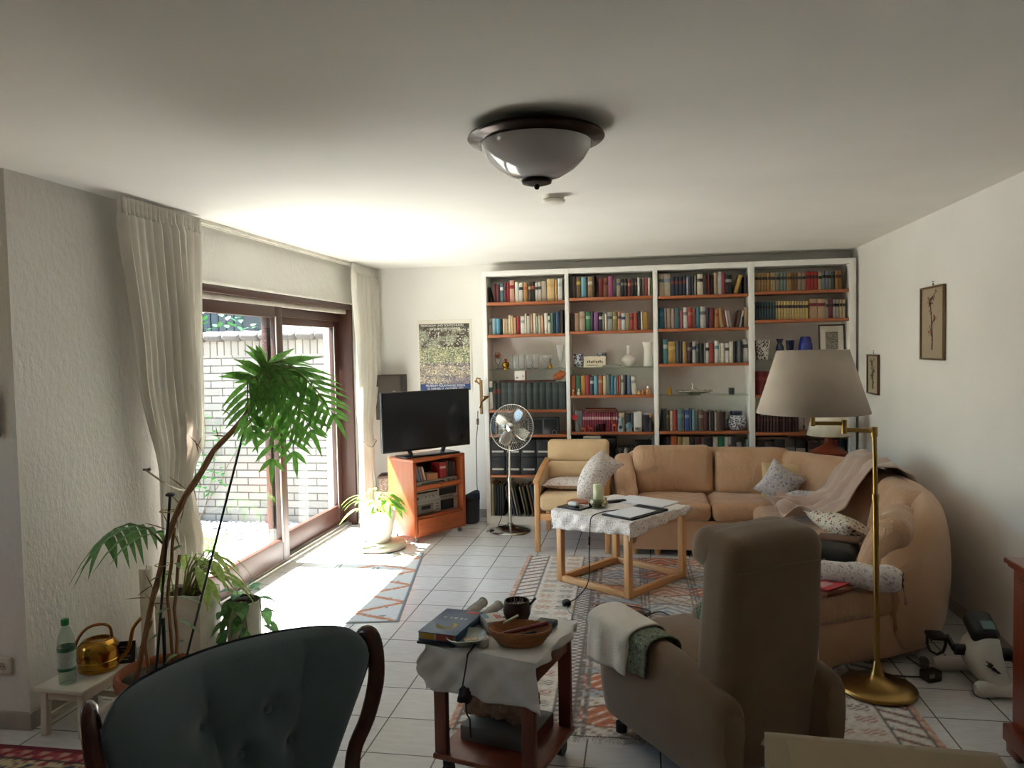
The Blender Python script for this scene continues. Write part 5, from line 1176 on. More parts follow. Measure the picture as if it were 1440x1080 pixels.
# ------------------------------------------------------------ white pot by the door
random.seed(8)
t = thing('plant_trolley', 'low round pale stone-like disc under the white plant pot', 'stand', (-2.185, 6.10, 0))
m = MB(); m.lathe([(.19, 0), (.215, .01), (.22, .04), (.2, .055), (.001, .055)], n=36); m.build('disc', plain('#b9ad9c', .8, var=.15), t)
t = thing('potted_houseplant', 'bushy broad-leaved plant in white pot by the garden door', 'plant', (-2.195, 6.11, .0558))
m = MB(); m.lathe([(.095, 0), (.1, .004), (.148, .25), (.15, .27), (.142, .272), (.132, .24), (.001, .24)], n=32); m.build('pot', plain('#e0d8cc', .5), t)
m = MB(); m.lathe([(.133, .24), (.1, .25), (.001, .252)], n=20)
for i in range(14): m.ball((random.uniform(-.09, .09), random.uniform(-.09, .09), .255), .012, 6)
m.build('soil', plain('#6a5038', .9, var=.3, scale=40), t)
lf = MB(); st = MB()
for i in range(34):
    a = random.uniform(0, 6.28); el = random.uniform(.4, 1.3); r0 = random.uniform(.1, .2)
    p0 = Vector((random.uniform(-.06, .06), random.uniform(-.06, .06), .25)); d = Vector((math.cos(a)*math.cos(el), math.sin(a)*math.cos(el), math.sin(el)))
    p1 = p0+d*r0; st.tube([p0, p1], .003, 5)
    if p1.x > .07 and p1.y > 0: continue
    leaf_quad(lf, p1, Vector((d.x, d.y, d.z*.2-.1)), (0, 0, 1), random.uniform(.12, .19), .06, .6, 5)
for d, p in (((.2, -.3, 1.4), (.02, -.02, .26)), ((.5, -.2, 1.0), (.06, -.03, .3)), ((.9, -.3, .0), (.12, -.06, .36))): leaf_quad(lf, p, d, (0, -1, .3), .2, .04, .5, 5)
lf.build('foliage', leaf_mat('#6d9a3c', '#93b858', .5), t); st.build('leaf_stalk', leaf_mat('#8ca050', '#a0b068', .3), t)
# ------------------------------------------------------------ seating
def puff(amp=.25, wr=.006, seed=0, f=9.0, p=2.0):
    """deform callback: bulge the faces outward and add soft wrinkles"""
    def fn(x, y, z, u, v, w_):
        k = 1+amp*.5*((1-abs(u)**p)*(1-abs(v)**p))
        n = noise.noise(Vector((x*f+seed*3.1, y*f, z*f)))+.5*noise.noise(Vector((x*f*2.6, y*f*2.6+seed, z*f*2.6)))
        return (x*(1+amp*.06*(1-w_*w_))+n*wr*u, y*(1+amp*.06*(1-w_*w_))+n*wr*v, z*k+n*wr)
    return fn
def puffy(amp=.3, wr=.006, seed=0, f=9.0, p=2.2):
    """same, with the big faces along +-y (upright cushions)"""
    def fn(x, y, z, u, v, w_):
        k = 1+amp*((1-abs(u)**p)*(1-abs(w_)**p))
        n = noise.noise(Vector((x*f+seed*3.1, y*f, z*f)))+.5*noise.noise(Vector((x*f*2.6, y*f*2.6+seed, z*f*2.6)))
        s = math.sin(x*26+2.5*math.sin(z*5+seed)+seed)*max(0, w_)*.012+math.sin(z*40+3*math.sin(x*4+seed)+seed)*max(0, -w_)**2*.010
        return (x+n*wr*.6, y*k+n*wr+s, z+n*wr*.6)
    return fn
def pillow(m, w_, h, t, pinch=.08, n=16, wr=.004, seed=0):
    def side(sg):
        def fn(a, b):
            u, v = a*2-1, b*2-1
            e = max(0, (1-abs(u)**2.4))**.55*max(0, (1-abs(v)**2.4))**.55
            cx = 1-pinch*(1-abs(v)**2); cy = 1-pinch*(1-abs(u)**2)
            nn = noise.noise(Vector((u*3+seed, v*3, sg)))*wr*4*e
            return (u*w_/2*cx, sg*(t/2*e+nn*.5), v*h/2*cy)
        return fn
    m.grid(side(-1), n, n); o = len(m.f); m.grid(side(1), n, n)
    m.f[o:] = [tuple(reversed(f)) for f in m.f[o:]]
    return m
M_FLOR = floral('floral_grey_pink', '#ddd3ca', ['#aba4b0', '#c0a4a6', '#9a949e', '#c8b4aa'], 48, .40)
M_FLOR2 = floral('floral_blue_grey', '#c0b8b4', ['#8c899a', '#a098a0', '#807e90', '#b0a09c'], 42, .44)

# wooden armchair
M_BEECH = wood('#c88f5c', '#dcaa74', .4, 'Z'); M_BEECHX = wood('#c88f5c', '#dcaa74', .4, 'X'); M_BEECHY = wood('#c88f5c', '#dcaa74', .4, 'Y')
M_TAN = fabric('#d2b288', '#dec096', 420, .5)
AX, AY = -.56, 6.48
t = thing('armchair', 'wooden-framed armchair with tan upholstery beside the sofa', 'armchair', (AX, AY, 0))
for sx in (-1, 1):
    m = MB(); m.bar((sx*.283, -.375, 0), (sx*.283, -.365, .57), .042, .045, .006); m.build('leg', M_BEECH, t)
    m = MB(); m.bar((sx*.283, .38, 0), (sx*.283, .35, .62), .04, .045, .006); m.build('leg', M_BEECH, t)
    m = MB(); m.bar((sx*.285, -.40, .572), (sx*.285, .05, .632), .052, .024, .008); m.bar((sx*.285, .04, .63), (sx*.28, .37, .66), .05, .024, .008); m.build('armrest', M_BEECHY, t)
    m = MB(); m.at((sx*.28, -.03, .455), rx=R(6)).box((0, 0, 0), (.022, .66, .25), .008); m.build('side_panel', M_TAN, t)
m = MB(); m.box((0, -.37, .285), (.53, .03, .055), .005); m.box((0, .36, .27), (.53, .03, .06), .005); m.build('seat_rail', M_BEECHX, t)
m = MB()
for sx in (-1, 1): m.box((sx*.275, 0, .275), (.024, .72, .05), .004)
m.build('side_rail', M_BEECHY, t)
m = MB(); m.at((0, -.03, .385), rx=R(-3)).box((0, 0, 0), (.525, .72, .13), .035, 3, (6, 6, 2), puff(.25, .003, 1)); m.build('seat', M_TAN, t)
m = MB(); m.at((0, .30, .56), rx=R(-12)).box((0, 0, 0), (.53, .11, .17), .035, 3, (6, 2, 3), puffy(.15, .003, 2)); m.build('lumbar_cushion', M_TAN, t)
m = MB(); m.at((0, .345, .735), rx=R(-9)).box((0, 0, 0), (.55, .12, .2), .045, 3, (6, 2, 4), puffy(.15, .003, 3)); m.build('head_cushion', M_TAN, t)
m = MB(); m.at((.02, .03, .492)); mm = m; 
m.at((-.02, -.01, .50), rx=R(86)); pillow(m, .50, .42, .1, .05, 14); tag(m.build('seat_pillow', M_FLOR, None, (AX, AY, 0)), 'flat flower-patterned pillow lying on the armchair seat', 'pillow')
m = MB()
def bent(m, w_, h, t_, bend):
    k0 = len(m.v); S = m.M; m.M = Matrix.Identity(4); pillow(m, w_, h, t_, .06, 18, .004, 4)
    out = []
    for p in m.v[k0:]:
        x, y, z = p; x2 = x+bend*(1-(2*z/h)**2)*-1; out.append(tuple(S @ Vector((x2, y, z))))
    m.v[k0:] = out; m.M = S
m.at((0, 0, 0), rz=R(35), ry=R(34)); bent(m, .25, .44, .17, .07)
tag(m.build('large_pillow', M_FLOR, None, (-.325, 6.11, .585)), 'large flower-patterned pillow wedged between armchair and sofa', 'pillow')

# corner sofa
t_ = NT('sofa_leather', .62)
t_.color(t_.ramp(t_.noise(6, 5), [(.3, '#b48b66'), (.7, '#c09774')])); t_.bump(t_.noise(13, 6, t_.obj((1, 1, .55)), .6), .8, .025); t_.b.inputs['Sheen Weight'].default_value = .3
M_SOFA = t_.m
M_SOFA2 = fabric('#b48b66', '#c09774', 200, .12, .3, 6, .7)
t = thing('corner_sofa', 'large curved corner sofa in tan upholstery below the bookcase', 'sofa', (0, 0, 0))
PATH = [(-.22, 6.72), (.0, 6.77), (.35, 6.80), (.7, 6.78), (1.0, 6.68), (1.28, 6.50), (1.50, 6.24), (1.64, 5.9), (1.71, 5.5), (1.73, 5.1), (1.71, 4.75), (1.64, 4.45), (1.53, 4.24), (1.38, 4.1), (1.22, 4.02)]
TOPZ = [.74, .77, .78, .78, .78, .78, .78, .78, .78, .79, .79, .77, .73, .66, .56]
rings = []
for i, (x, y) in enumerate(PATH):
    a = Vector(PATH[max(0, i-1)]); b = Vector(PATH[min(len(PATH)-1, i+1)]); d = (b-a).normalized(); n = Vector((d.y, -d.x))   # inward
    h = TOPZ[i]
    prof = [(.02, .055), (-.01, .15), (-.03, .34), (-.025, .55), (-.005, h-.08), (.03, h-.02), (.08, h+.01), (.13, h), (.17, h-.05), (.185, h-.15), (.19, .3), (.19, .06)]
    rings.append([(x+n.x*p, y+n.y*p, z) for p, z in prof])
m = MB(); m.loft(rings); m.build('backrest', M_SOFA2, t, sub=1)
poly = [(-.14, 6.06), (.78, 6.06), (.86, 5.98), (.84, 3.86), (1.22, 4.04), (1.45, 4.2), (1.6, 4.55), (1.64, 5.1), (1.58, 5.75), (1.42, 6.2), (1.1, 6.52), (.6, 6.66), (-.14, 6.6)]
c = Vector((.8, 5.5)); m = MB(); secs = []
for z, s in ((.055, .99), (.08, 1.0), (.25, 1.0), (.285, .985)): secs.append([(c.x+(x-c.x)*s, c.y+(y-c.y)*s, z) for x, y in poly])
m.loft(secs); m.build('base', M_SOFA2, t)
def cush(name, loc, size, rz=0, rx=0, fn=None, r=.05, n=(12, 10, 4)):
    m = MB(); m.at(loc, rz=rz, rx=rx).box((0, 0, 0), size, r, 3, n, fn); return m.build(name, M_SOFA, t, sub=1)
cush('seat_cushion', (.245, 6.31, .36), (.56, .60, .15), 0, 0, puff(.22, .008, 1, 14))
cush('seat_cushion', (.86, 6.31, .362), (.65, .60, .152), 0, 0, puff(.22, .010, 2, 14))
cush('seat_cushion', (1.10, 5.42, .36), (.54, 1.14, .15), 0, 0, puff(.2, .008, 3, 12))
def endcut(x, y, z, u, v, w_):
    p = puff(.22, .007, 4, 12)(x, y, z, u, v, w_); k = max(0, -v); return (p[0], p[1]+.22*(u*.5+.5)*k, p[2])
cush('seat_cushion', (1.03, 4.33, .338), (.42, .98, .15), 0, 0, endcut)
cush('back_cushion', (.255, 6.55, .60), (.66, .19, .43), R(2), R(-12), puffy(.3, .009, 5, 10), .07)
cush('back_cushion', (.90, 6.51, .595), (.60, .19, .42), R(-9), R(-12), puffy(.3, .009, 6, 10), .07)
cush('back_cushion', (1.345, 6.16, .585), (.60, .19, .42), R(-48), R(-12), puffy(.3, .009, 7, 10), .07)
cush('back_cushion', (1.53, 5.56, .585), (.62, .19, .42), R(-82), R(-12), puffy(.3, .009, 8, 10), .07)
cush('back_cushion', (1.54, 4.93, .585), (.60, .19, .42), R(-93), R(-12), puffy(.3, .009, 9, 10), .07)
cush('back_cushion', (1.30, 4.36, .56), (.50, .17, .40), R(-112), R(-24), puffy(.25, .007, 10, 10), .07)
def armd(x, y, z, u, v, w_):
    n = noise.noise(Vector((x*8, y*8, z*8)))*.008
    zz = z if w_ < -.2 else z-(.5-.5*v)*.27*((w_+.2)/1.2)
    return (x*(1-.12*max(0, w_))+n, y+n, zz+n)
cush('arm', (-.135, 6.36, .41), (.19, .64, .70), R(4), 0, armd, .07, (4, 8, 8))
for x, y in ((.117, 6.12), (-.06, 6.12), (.82, 6.1), (.9, 3.96), (1.38, 4.25), (-.06, 6.6), (1.3, 6.3), (1.58, 5.2)):
    m = MB(); zf = .0066 if x > .8 and y < 6.05 else 0; m.lathe([(.018, zf), (.02, zf+.003), (.032, .06)], (x, y, 0), 14); m.build('leg', M_BEECH, t)
# cushions and cloths on the sofa
def pil(name, label, cat, loc, w_, h, th, rz, rx, ry, mat_, seed=0, pinch=.08):
    m = MB(); m.at((0, 0, 0), rz=rz, rx=rx, ry=ry); pillow(m, w_, h, th, pinch, 16, .004, seed); return tag(m.build(name, mat_, None, loc), label, cat)
pil('pillow', 'plain beige pillow standing behind the grey flowered one on the sofa', 'pillow', (1.085, 6.20, .575), .33, .30, .09, R(-14), R(-16), 0, fabric('#bfa376', '#cbb086', 400, .4), 2)
pil('pillow', 'grey-blue flowered pillow standing on one corner on the sofa', 'pillow', (1.04, 6.07, .58), .29, .29, .12, R(-10), R(-14), R(33), M_FLOR2, 3, .14)
pil('pillow', 'grey flowered pillow lying flat at the edge of the pink blanket', 'pillow', (1.20, 5.86, .50), .32, .26, .13, R(-30), R(75), 0, M_FLOR2, 5)
def throw(a, b):
    curve = [(1.70, .70), (1.67, .80), (1.58, .845), (1.46, .82), (1.37, .70), (1.29, .56), (1.17, .485), (1.02, .475), (.93, .468)]
    f = a*(len(curve)-1); i = min(int(f), len(curve)-2); k = f-i
    x = curve[i][0]*(1-k)+curve[i+1][0]*k; z = curve[i][1]*(1-k)+curve[i+1][1]*k
    y = 5.05+.66*b+.22*a+.10*fb(a*3, b*2, 4)
    fold = .055*math.sin(b*13+a*6+4*fb(a*2, b*2, 1))*(.15+a)+.06*fb(a*5, b*6, 3)*(.3+a)
    return (x-fold*.35, y+.05*math.sin(a*9)*a, z+abs(fold)+.012+.03*a*max(0, fb(a*5, b*5, 8)))
m = MB(); m.grid(throw, 44, 40); tag(m.build('blanket', fabric('#ab9080', '#b89e8e', 260, .6, .5), None, solid=.008), 'crumpled pinkish-beige blanket thrown over the sofa corner', 'blanket')
pil('embroidered_pillow', 'cream pillow with dark scrolls and red flowers beside the blanket', 'pillow', (1.20, 4.86, .53), .42, .30, .14, R(-66), R(62), 0, floral('scroll_print', '#cfc6b4', ['#4c4440', '#8a4a48', '#5c524c', '#a86a64'], 26, .34), 7)
t = thing('black_bag', 'black bag lying on the sofa seat behind the recliner', 'bag', (1.06, 4.50, .43), R(-20))
m = MB(); m.box((0, 0, .048), (.24, .3, .095), .04, 3, (4, 4, 2), puff(.3, .012, 3)); m.build('bag_body', plain('#15130f', .7), t)
m = MB(); m.tube([(-.11, -.06, .07), (-.15, -.03, .05), (-.15, .03, .05), (-.11, .06, .07)], .009, 8); m.build('handle', plain('#1e1813', .6), t)
m = MB(); m.box((.02, .06, .088), (.22, .14, .02), .008); tag(m.build('brown_folder', plain('#5a3a2c', .6), None, (1.06, 4.50, .45), R(-20)), 'brown flat folder lying on the black bag', 'folder')
t = thing('bolster', 'long flowered roll pillow with dark end flower at the sofa end', 'pillow', (1.03, 4.02, .482), R(-16))
m = MB(); m.at((0, 0, 0)).tube([(-.22+.44*i/14, .006*math.sin(i), .004*math.sin(i*1.7)) for i in range(15)], [.045]+[.064+.004*math.sin(i*1.3) for i in range(13)]+[.05], 20); m.build('roll', M_FLOR, t)
m = MB()
for i in range(14): leaf_quad(m, (.22, 0, 0), (.35, math.cos(i*.9), math.sin(i*.9)), (1, 0, 0), .05, .03, .1)
m.build('end_flower', plain('#3a3230', .8), t)
m = MB()
for i in range(6): m.tube([(.232, -.004+.002*i, -.03), (.24, -.006+.003*i, -.07), (.238+.003*i, -.008+.004*i, -.12)], .0018, 5)
m.build('tassel', plain('#a86a6c', .8), t)
t = thing('magazines', 'red magazine on a brown wooden tray lying on the sofa end seat', 'magazine', (.90, 3.945, .4275), R(40))
m = MB(); m.box((0, 0, .012), (.2, .15, .024), .003); m.build('tray', wood('#6a3a22', '#7c4a2c', .5, 'X'), t)
m = MB(); m.at((.0, .0, .03), rz=R(6)).box((0, 0, 0), (.19, .13, .008), .001); m.mat(1); m.at((.0, .0, .0345), rz=R(6)).box((-.03, .0, 0), (.09, .05, .001)); m.build('cover', [plain('#a8182c', .4), plain('#c8a0a0', .5)], t)

# table lamp behind the sofa corner
t = thing('table_lamp', 'small lamp with cream shade and red-brown foot behind the sofa', 'lamp', (1.555, 6.76, 0))
m = MB(); m.lathe([(.16, 0), (.16, .02), (.03, .04), (.03, .60), (.02, .62)], n=20); m.build('stand', wood('#5a2a1c', '#6c3624', .4, 'Z'), t)
m = MB(); m.lathe([(.03, .6), (.14, .71), (.15, .735), (.1, .765), (.05, .79), (.035, .83), (.03, .9), (.012, .91), (.012, .98)], n=28); m.build('foot', plain('#8c4028', .35), t)
m = MB(); m.lathe([(.175, .875), (.12, 1.10)], n=36, cap=False); m.build('lamp_shade', plain('#e6dcc8', .9), t, solid=.004)
m = MB(); m.torus((0, 0, 1.1), .12, .003, 36, 6); m.torus((0, 0, .875), .175, .003, 36, 6)
for i in range(3): m.tube([(0, 0, 1.08), (.118*math.cos(i*2.1), .118*math.sin(i*2.1), 1.1)], .0025, 5)
m.build('shade_ring', M_BRASS, t)

# coffee table
CT = (-.149, 5.416, 0); CRZ = R(-35.5)
t = thing('coffee_table', 'open cube-framed beech coffee table standing on the patterned rug', 'table', (CT[0], CT[1], .0066), CRZ)
HX, HY, HZ = .315, .34, .498
for sx in (-1, 1):
    for sy in (-1, 1):
        m = MB(); m.box((sx*(HX-.022), sy*(HY-.022), HZ/2), (.044, .044, HZ), .004); m.build('leg', M_BEECH, t)
for sy in (-1, 1):
    for z in (.022, HZ-.022):
        m = MB(); m.box((0, sy*(HY-.022), z), (2*HX-.09, .04, .042), .003); m.build('rail', M_BEECHX, t)
for sx in (-1, 1):
    for z in (.022, HZ-.022):
        m = MB(); m.box((sx*(HX-.022), 0, z), (.04, 2*HY-.09, .042), .003); m.build('rail', M_BEECHY, t)
m = MB(); m.box((0, 0, HZ-.006), (2*HX-.09, 2*HY-.09, .012)); m.build('table_top', M_BEECHX, t)
def drape(m, lx0, lx1, ly0, ly1, hx, hy, z, rot, seed, n=44, wave=.010, zmin=-1):
    """square cloth lying on a table hx by hy whose margin hangs down"""
    c, s = math.cos(rot), math.sin(rot)
    def fn(a, b):
        x0, y0 = lx0+(lx1-lx0)*a, ly0+(ly1-ly0)*b
        x, y = x0*c-y0*s, x0*s+y0*c
        dx = max(0, abs(x)-hx); dy = max(0, abs(y)-hy)
        d = dx+dy if dx*dy == 0 else max(dx, dy)+.18*min(dx, dy)
        cx = max(-hx, min(hx, x)); cy = max(-hy, min(hy, y))
        wv = wave*min(1, d/.04)*math.sin(x*31+y*27+seed)+.006*min(1, d/.04)*math.sin(x*57-y*49)
        ox = (1 if x > 0 else -1)*(min(dx, .012)+(wv+.012 if dx > 0 else 0)); oy = (1 if y > 0 else -1)*(min(dy, .012)+(wv+.012 if dy > 0 else 0))
        zz = z-max(0, d-.010)*.97+.0015*fb(x*14, y*14, seed)
        return (cx+ox, cy+oy, zz)
    m.grid(fn, n, n)
m = MB(); drape(m, -.37, .40, -.46, .37, HX, HY, HZ+.014, R(5), 1.5)
tag(m.build('tablecloth', floral('rose_border_cloth', '#e6e1dc', ['#c0a4a2', '#aaa2aa', '#c8b4ae', '#9c98a2'], 62, .34), None, (CT[0], CT[1], .0066), CRZ, solid=.002), 'small cream cloth with rose pattern draped over the coffee table', 'tablecloth')
TZ = HZ+.0225
def on_ct(x, y, dz=0): return (x*.981, y*.981, TZ+dz)
PW = plain('#e4e6ea', .6, var=.02)
t = thing('tablet', 'black tablet under a small white box at the left table corner', 'tablet', on_ct(-.485, 5.475), R(-32))
m = MB(); m.box((0, 0, .005), (.2, .15, .01), .004); m.build('case', plain('#14151a', .4), t); m = MB(); m.box((0, 0, .0102), (.185, .135, .0008)); m.build('screen', plain('#0c0e12', .12), t)
m = MB(); m.box((0, 0, .014), (.075, .05, .028), .012, 3); tag(m.build('white_box', plain('#d8dade', .3), None, on_ct(-.49, 5.485, .0115), R(-32)), 'small rounded white box lying on the black tablet', 'box')
m = MB(); m.box((0, 0, .008), (.17, .1, .016), .003); tag(m.build('wooden_case', wood('#8a4a2c', '#a86440', .4, 'X'), None, on_ct(-.455, 5.66), R(-20)), 'flat orange-brown wooden case behind the tablet', 'case')
t = thing('candle_dish', 'cream pillar candle standing in a round green glass dish', 'candle', on_ct(-.315, 5.50))
m = MB(); m.lathe([(.05, 0), (.068, .012), (.072, .035), (.06, .06), (.066, .066), (.061, .066), (.052, .058), (.062, .034), (.05, .012), (.001, .009)], n=30)
m.build('glass_dish', real_glass('green_glass', '#ebe9c4'), t)
m = MB(); m.lathe([(.033, .0105), (.035, .02), (.034, .16), (.028, .168), (.001, .16)], n=24); m.build('wax', plain('#c9c8a4', .5), t)
m = MB(); m.tube([(0, 0, .16), (.002, 0, .178)], .0015, 5); m.build('wick', plain('#2a2420', .8), t)
t = thing('remote_control', 'black remote control lying beside the candle', 'remote', on_ct(-.20, 5.68), R(-60))
m = MB(); m.box((0, 0, .009), (.045, .17, .018), .007, 2); m.build('housing', plain('#16171a', .4), t)
m = MB(); 
for i in range(5):
    for j in range(3): m.box((-.012+.012*j, -.06+.02*i, .0185), (.007, .009, .002))
m.build('button_row', plain('#4a4c50', .5), t)
t = thing('folio', 'open black folio holding a sheet of white paper', 'folio', on_ct(-.06, 5.305), R(-37))
m = MB(); m.box((0, 0, .006), (.255, .37, .012), .004); m.box((0, .205, .008), (.25, .04, .016), .005); m.build('cover', plain('#17181f', .45), t)
m = MB(); m.box((-.01, -.015, .0128), (.21, .297, .0012)); m.build('paper', PW, t)
m = MB(); m.box((0, 0, .003), (.43, .26, .005), .001); m.box((.02, .01, .007), (.4, .24, .003), .001); tag(m.build('newspaper', PW, None, on_ct(.015, 5.72), R(-33)), 'folded white newspaper along the far side of the coffee table', 'newspaper')
t = thing('charger_cable', 'black cable running from the folio down over the cloth to the rug', 'cable', (0, 0, 0))
def px_path(pts, r, mat_, name='cord'):
    m = MB(); P = [Vector(p) for p in pts]; out = []
    for i in range(len(P)-1):
        p0, p1, p2, p3 = P[max(0, i-1)], P[i], P[i+1], P[min(len(P)-1, i+2)]
        for k in range(6):
            s = k/6; out.append(.5*((2*p1)+(-p0+p2)*s+(2*p0-5*p1+4*p2-p3)*s*s+(-p0+3*p1-3*p2+p3)*s**3))
    out.append(P[-1]); m.tube(out, r, 6); return m.build(name, mat_, t)
M_CORD = plain('#18181b', .5, var=.05)
px_path([(-.16, 5.29, TZ+.006), (-.25, 5.20, TZ+.012), (-.33, 5.085, TZ+.004), (-.345, 5.045, TZ-.06), (-.352, 5.035, .3), (-.36, 5.02, .1), (-.43, 4.93, .02), (-.48, 4.84, .016)], .004, M_CORD)
m = MB(); m.tube([(-.35, 5.032, .40), (-.352, 5.03, .345)], [.009, .009], 8); m.build('cable_switch', plain('#141416', .4), t)
m = MB(); m.lathe([(.026, 0), (.03, .006), (.03, .026), (.022, .034), (.008, .04)], (-.485, 4.80, .010), 18); m.build('plug', plain('#16171a', .4), t)
px_path([(-.485, 4.78, .016), (-.45, 4.66, .014), (-.38, 4.6, .014), (-.33, 4.5, .014)], .0035, plain('#6a6c70', .5))
# ------------------------------------------------------------ near furniture
RUGZ = .0066
# recliner seen from behind
M_REC = fabric('#725a40', '#7e664a', 330, .55, .3, 10)
RRZ = math.atan2(-.57, -.82)
t = thing('recliner', 'brown high-backed recliner armchair seen from behind, facing the coffee table', 'armchair', (.31, 3.12, RUGZ), RRZ)
def arm_rec(sx):
    m = MB(); rings = []
    for i in range(13):
        v = i/12; y = -.40+.80*v; zt = .50-.015*v-.10*max(0, v-.55)**1.2*2; w_ = .075*(1-.25*v)
        if i == 0: zt -= .02
        cx = .275 if sx > 0 else .205
        ring = []
        for (px, pz) in ((-w_, .03), (-w_, zt-.10), (-w_*.95, zt-.03), (-w_*.6, zt-.004), (0, zt+.004), (w_*.6, zt-.004), (w_*1.02, zt-.035), (w_*1.05, zt-.11), (w_*1.0, .03)):
            ring.append((sx*(cx+px), y, max(pz, .03)))
        rings.append(ring if sx > 0 else list(reversed(ring)))
    m.loft(rings); return m.build('arm', M_REC, t, sub=1)
arm_rec(1); arm_rec(-1)
m = MB(); m.box((.035, -.11, .17), (.36, .56, .23), .03, 2); m.build('base', M_REC, t)
m = MB(); m.at((.035, -.12, .36), rx=R(-3)).box((0, 0, 0), (.345, .56, .15), .05, 3, (5, 6, 2), puff(.25, .004, 2)); m.build('seat_cushion', M_REC, t, sub=1)
def recb(x, y, z, u, v, w_):
    n = noise.noise(Vector((x*5, y*5, z*5)))*.006
    return (x*(1-.05*max(0, w_)), y*(1+.1*(1-u*u))+n-.02*max(0, w_)**2, z+n-.012*u*u*(w_ > .8))
m = MB(); m.at((.035, .245, .53), rx=R(-6)).box((0, 0, 0), (.47, .19, .90), .06, 3, (6, 3, 12), recb); m.build('backrest', M_REC, t, sub=1)
m = MB(); m.at((.035, .245, .53), rx=R(-6)); m.tube([(-.20, .088, .335), (-.1, .1, .345), (0, .103, .35), (.1, .1, .345), (.20, .088, .335)], .003, 6); m.build('piping', M_REC, t)
m = MB(); m.at((.035, .19, .90), rx=R(-6)).box((0, 0, 0), (.45, .17, .15), .06, 3, (6, 3, 3), puffy(.15, .004, 4)); m.build('head_cushion', M_REC, t, sub=1)
for x, y in ((.27, -.33), (-.20, -.33), (.27, .32), (-.20, .32)):
    m = MB(); m.cyl((x, y, 0), (x, y, .04), .024, n=14); m.build('foot', plain('#16130f', .5), t)
def armcloth(name, label, cat, sx, y0, y1, inner, outer, mat_, off, seed):
    m = MB()
    def fn(a, b):
        y = y0+(y1-y0)*a+.008*math.sin(b*9+seed); v = (y+.40)/.80; zt = .50-.015*v-.10*max(0, v-.55)**1.2*2+.006+off; w_ = .075*(1-.25*v)+.012+off
        L = inner+2.4*w_+outer; s = b*L
        if s < inner: x, z = -w_, zt-.05-(inner-s)
        elif s < inner+2.4*w_:
            q = (s-inner)/(2.4*w_); an = PI*(1-q); x, z = w_*math.cos(an), zt-.05+.055*math.sin(an)**.6
        else: x, z = w_+.006*math.sin(y*40+seed), zt-.05-(s-inner-2.4*w_)*(1+.12*math.sin(a*3+seed))
        return (sx*((.275 if sx > 0 else .205)+x), y, z)
    m.grid(fn, 22, 30)
    tag(m.build(name, mat_, None, (.31, 3.12, RUGZ), RRZ, solid=.006), label, cat)
M_GREEN = floral('green_paisley', '#66705c', ['#8a9080', '#4c5648', '#7c8474', '#3f483c'], 60, .42)
armcloth('arm_cover', 'green patterned cloth peeping out under the towel on the left arm', 'cloth', 1, -.40, -.02, .05, .10, M_GREEN, .004, 1)
armcloth('towel', 'thick cream terry towel folded over the left arm of the recliner', 'towel', 1, -.425, -.13, .06, .15, fabric('#d4cabb', '#e2d9cc', 180, 1.0, .6, 20), .014, 2)
armcloth('arm_cover', 'green patterned cloth over the right arm of the recliner', 'cloth', -1, -.30, -.05, .06, .08, M_GREEN, .004, 3)

# little trolley with its cloth
CC, CZR = (-.542, 2.905), R(-15)
def on_cart(x, y, z): return (x, y, z)
M_MAHO = wood('#5e2a1a', '#74382380'[:7], .35, 'Z'); M_MAHX = wood('#5e2a1a', '#743823', .35, 'X'); M_MAHY = wood('#6a3220', '#84432a', .35, 'Y')
t = thing('serving_trolley', 'small reddish wooden trolley on black castors under a grey cloth', 'trolley', (CC[0], CC[1], 0), CZR)
for sx in (-1, 1):
    for sy in (-1, 1):
        m = MB(); m.box((sx*.182, sy*.185, .323), (.052, .028, .416), .003); m.build('leg', M_MAHO, t)
m = MB(); m.box((0, 0, .103), (.43, .41, .02), .004); m.build('lower_shelf', M_MAHY, t)
m = MB(); m.box((0, 0, .53), (.42, .40, .016), .003); m.build('top', M_MAHY, t)
for sy in (-1, 1):
    m = MB(); m.box((0, sy*.185, .475), (.31, .02, .085), .002); m.build('apron', M_MAHX, t)
for sx in (-1, 1):
    m = MB(); m.box((sx*.19, 0, .475), (.02, .34, .085), .002); m.build('apron', M_MAHY, t)
for sx in (-1, 1):
    for sy in (-1, 1):
        m = MB(); m.cyl((sx*.17-.012, sy*.165, .034), (sx*.17+.012, sy*.165, .034), .033, n=18); m.box((sx*.17, sy*.165, .075), (.034, .03, .035), .004); m.build('castor', plain('#17181b', .5), t)
m = MB(); drape(m, -.275, .25, -.385, .235, .21, .20, .5415, R(-2), 4.2, 52, .014)
tag(m.build('trolley_cloth', fabric('#d6d3d0', '#e2dfdc', 500, .4), None, (CC[0], CC[1], 0), CZR, solid=.0022), 'plain grey-white cloth hanging over the front of the wooden trolley', 'tablecloth')
KZ = .5455
m = MB(); m.box((0, 0, .005), (.155, .265, .01), .004); tag(m.build('dark_tablet', plain('#14161c', .3), None, (-.752, 2.860, KZ), R(-9)), 'dark flat tablet under the blue book on the trolley', 'tablet')
t = thing('atlas', 'blue book with white title and yellow map lying on dark tablet', 'book', (-.745, 2.875, KZ+.011), R(-10))
m = MB(); m.box((0, 0, .03), (.16, .27, .003), .001); m.box((0, 0, .0015), (.16, .27, .003), .001); m.box((.0785, 0, .0155), (.003, .27, .03), .001); m.build('cover', plain('#2a4f74', .35, var=.12, scale=20), t)
m = MB(); m.box((-.0025, 0, .0155), (.152, .262, .0265)); m.mat(1); m.box((-.04, -.1313, .0155), (.05, .001, .024)); m.mat(2); m.box((.03, -.1313, .0155), (.07, .001, .024)); m.build('pages', [plain('#b8a888', .8), plain('#c89c3c', .7), plain('#a8503c', .7)], t)
m = MB()
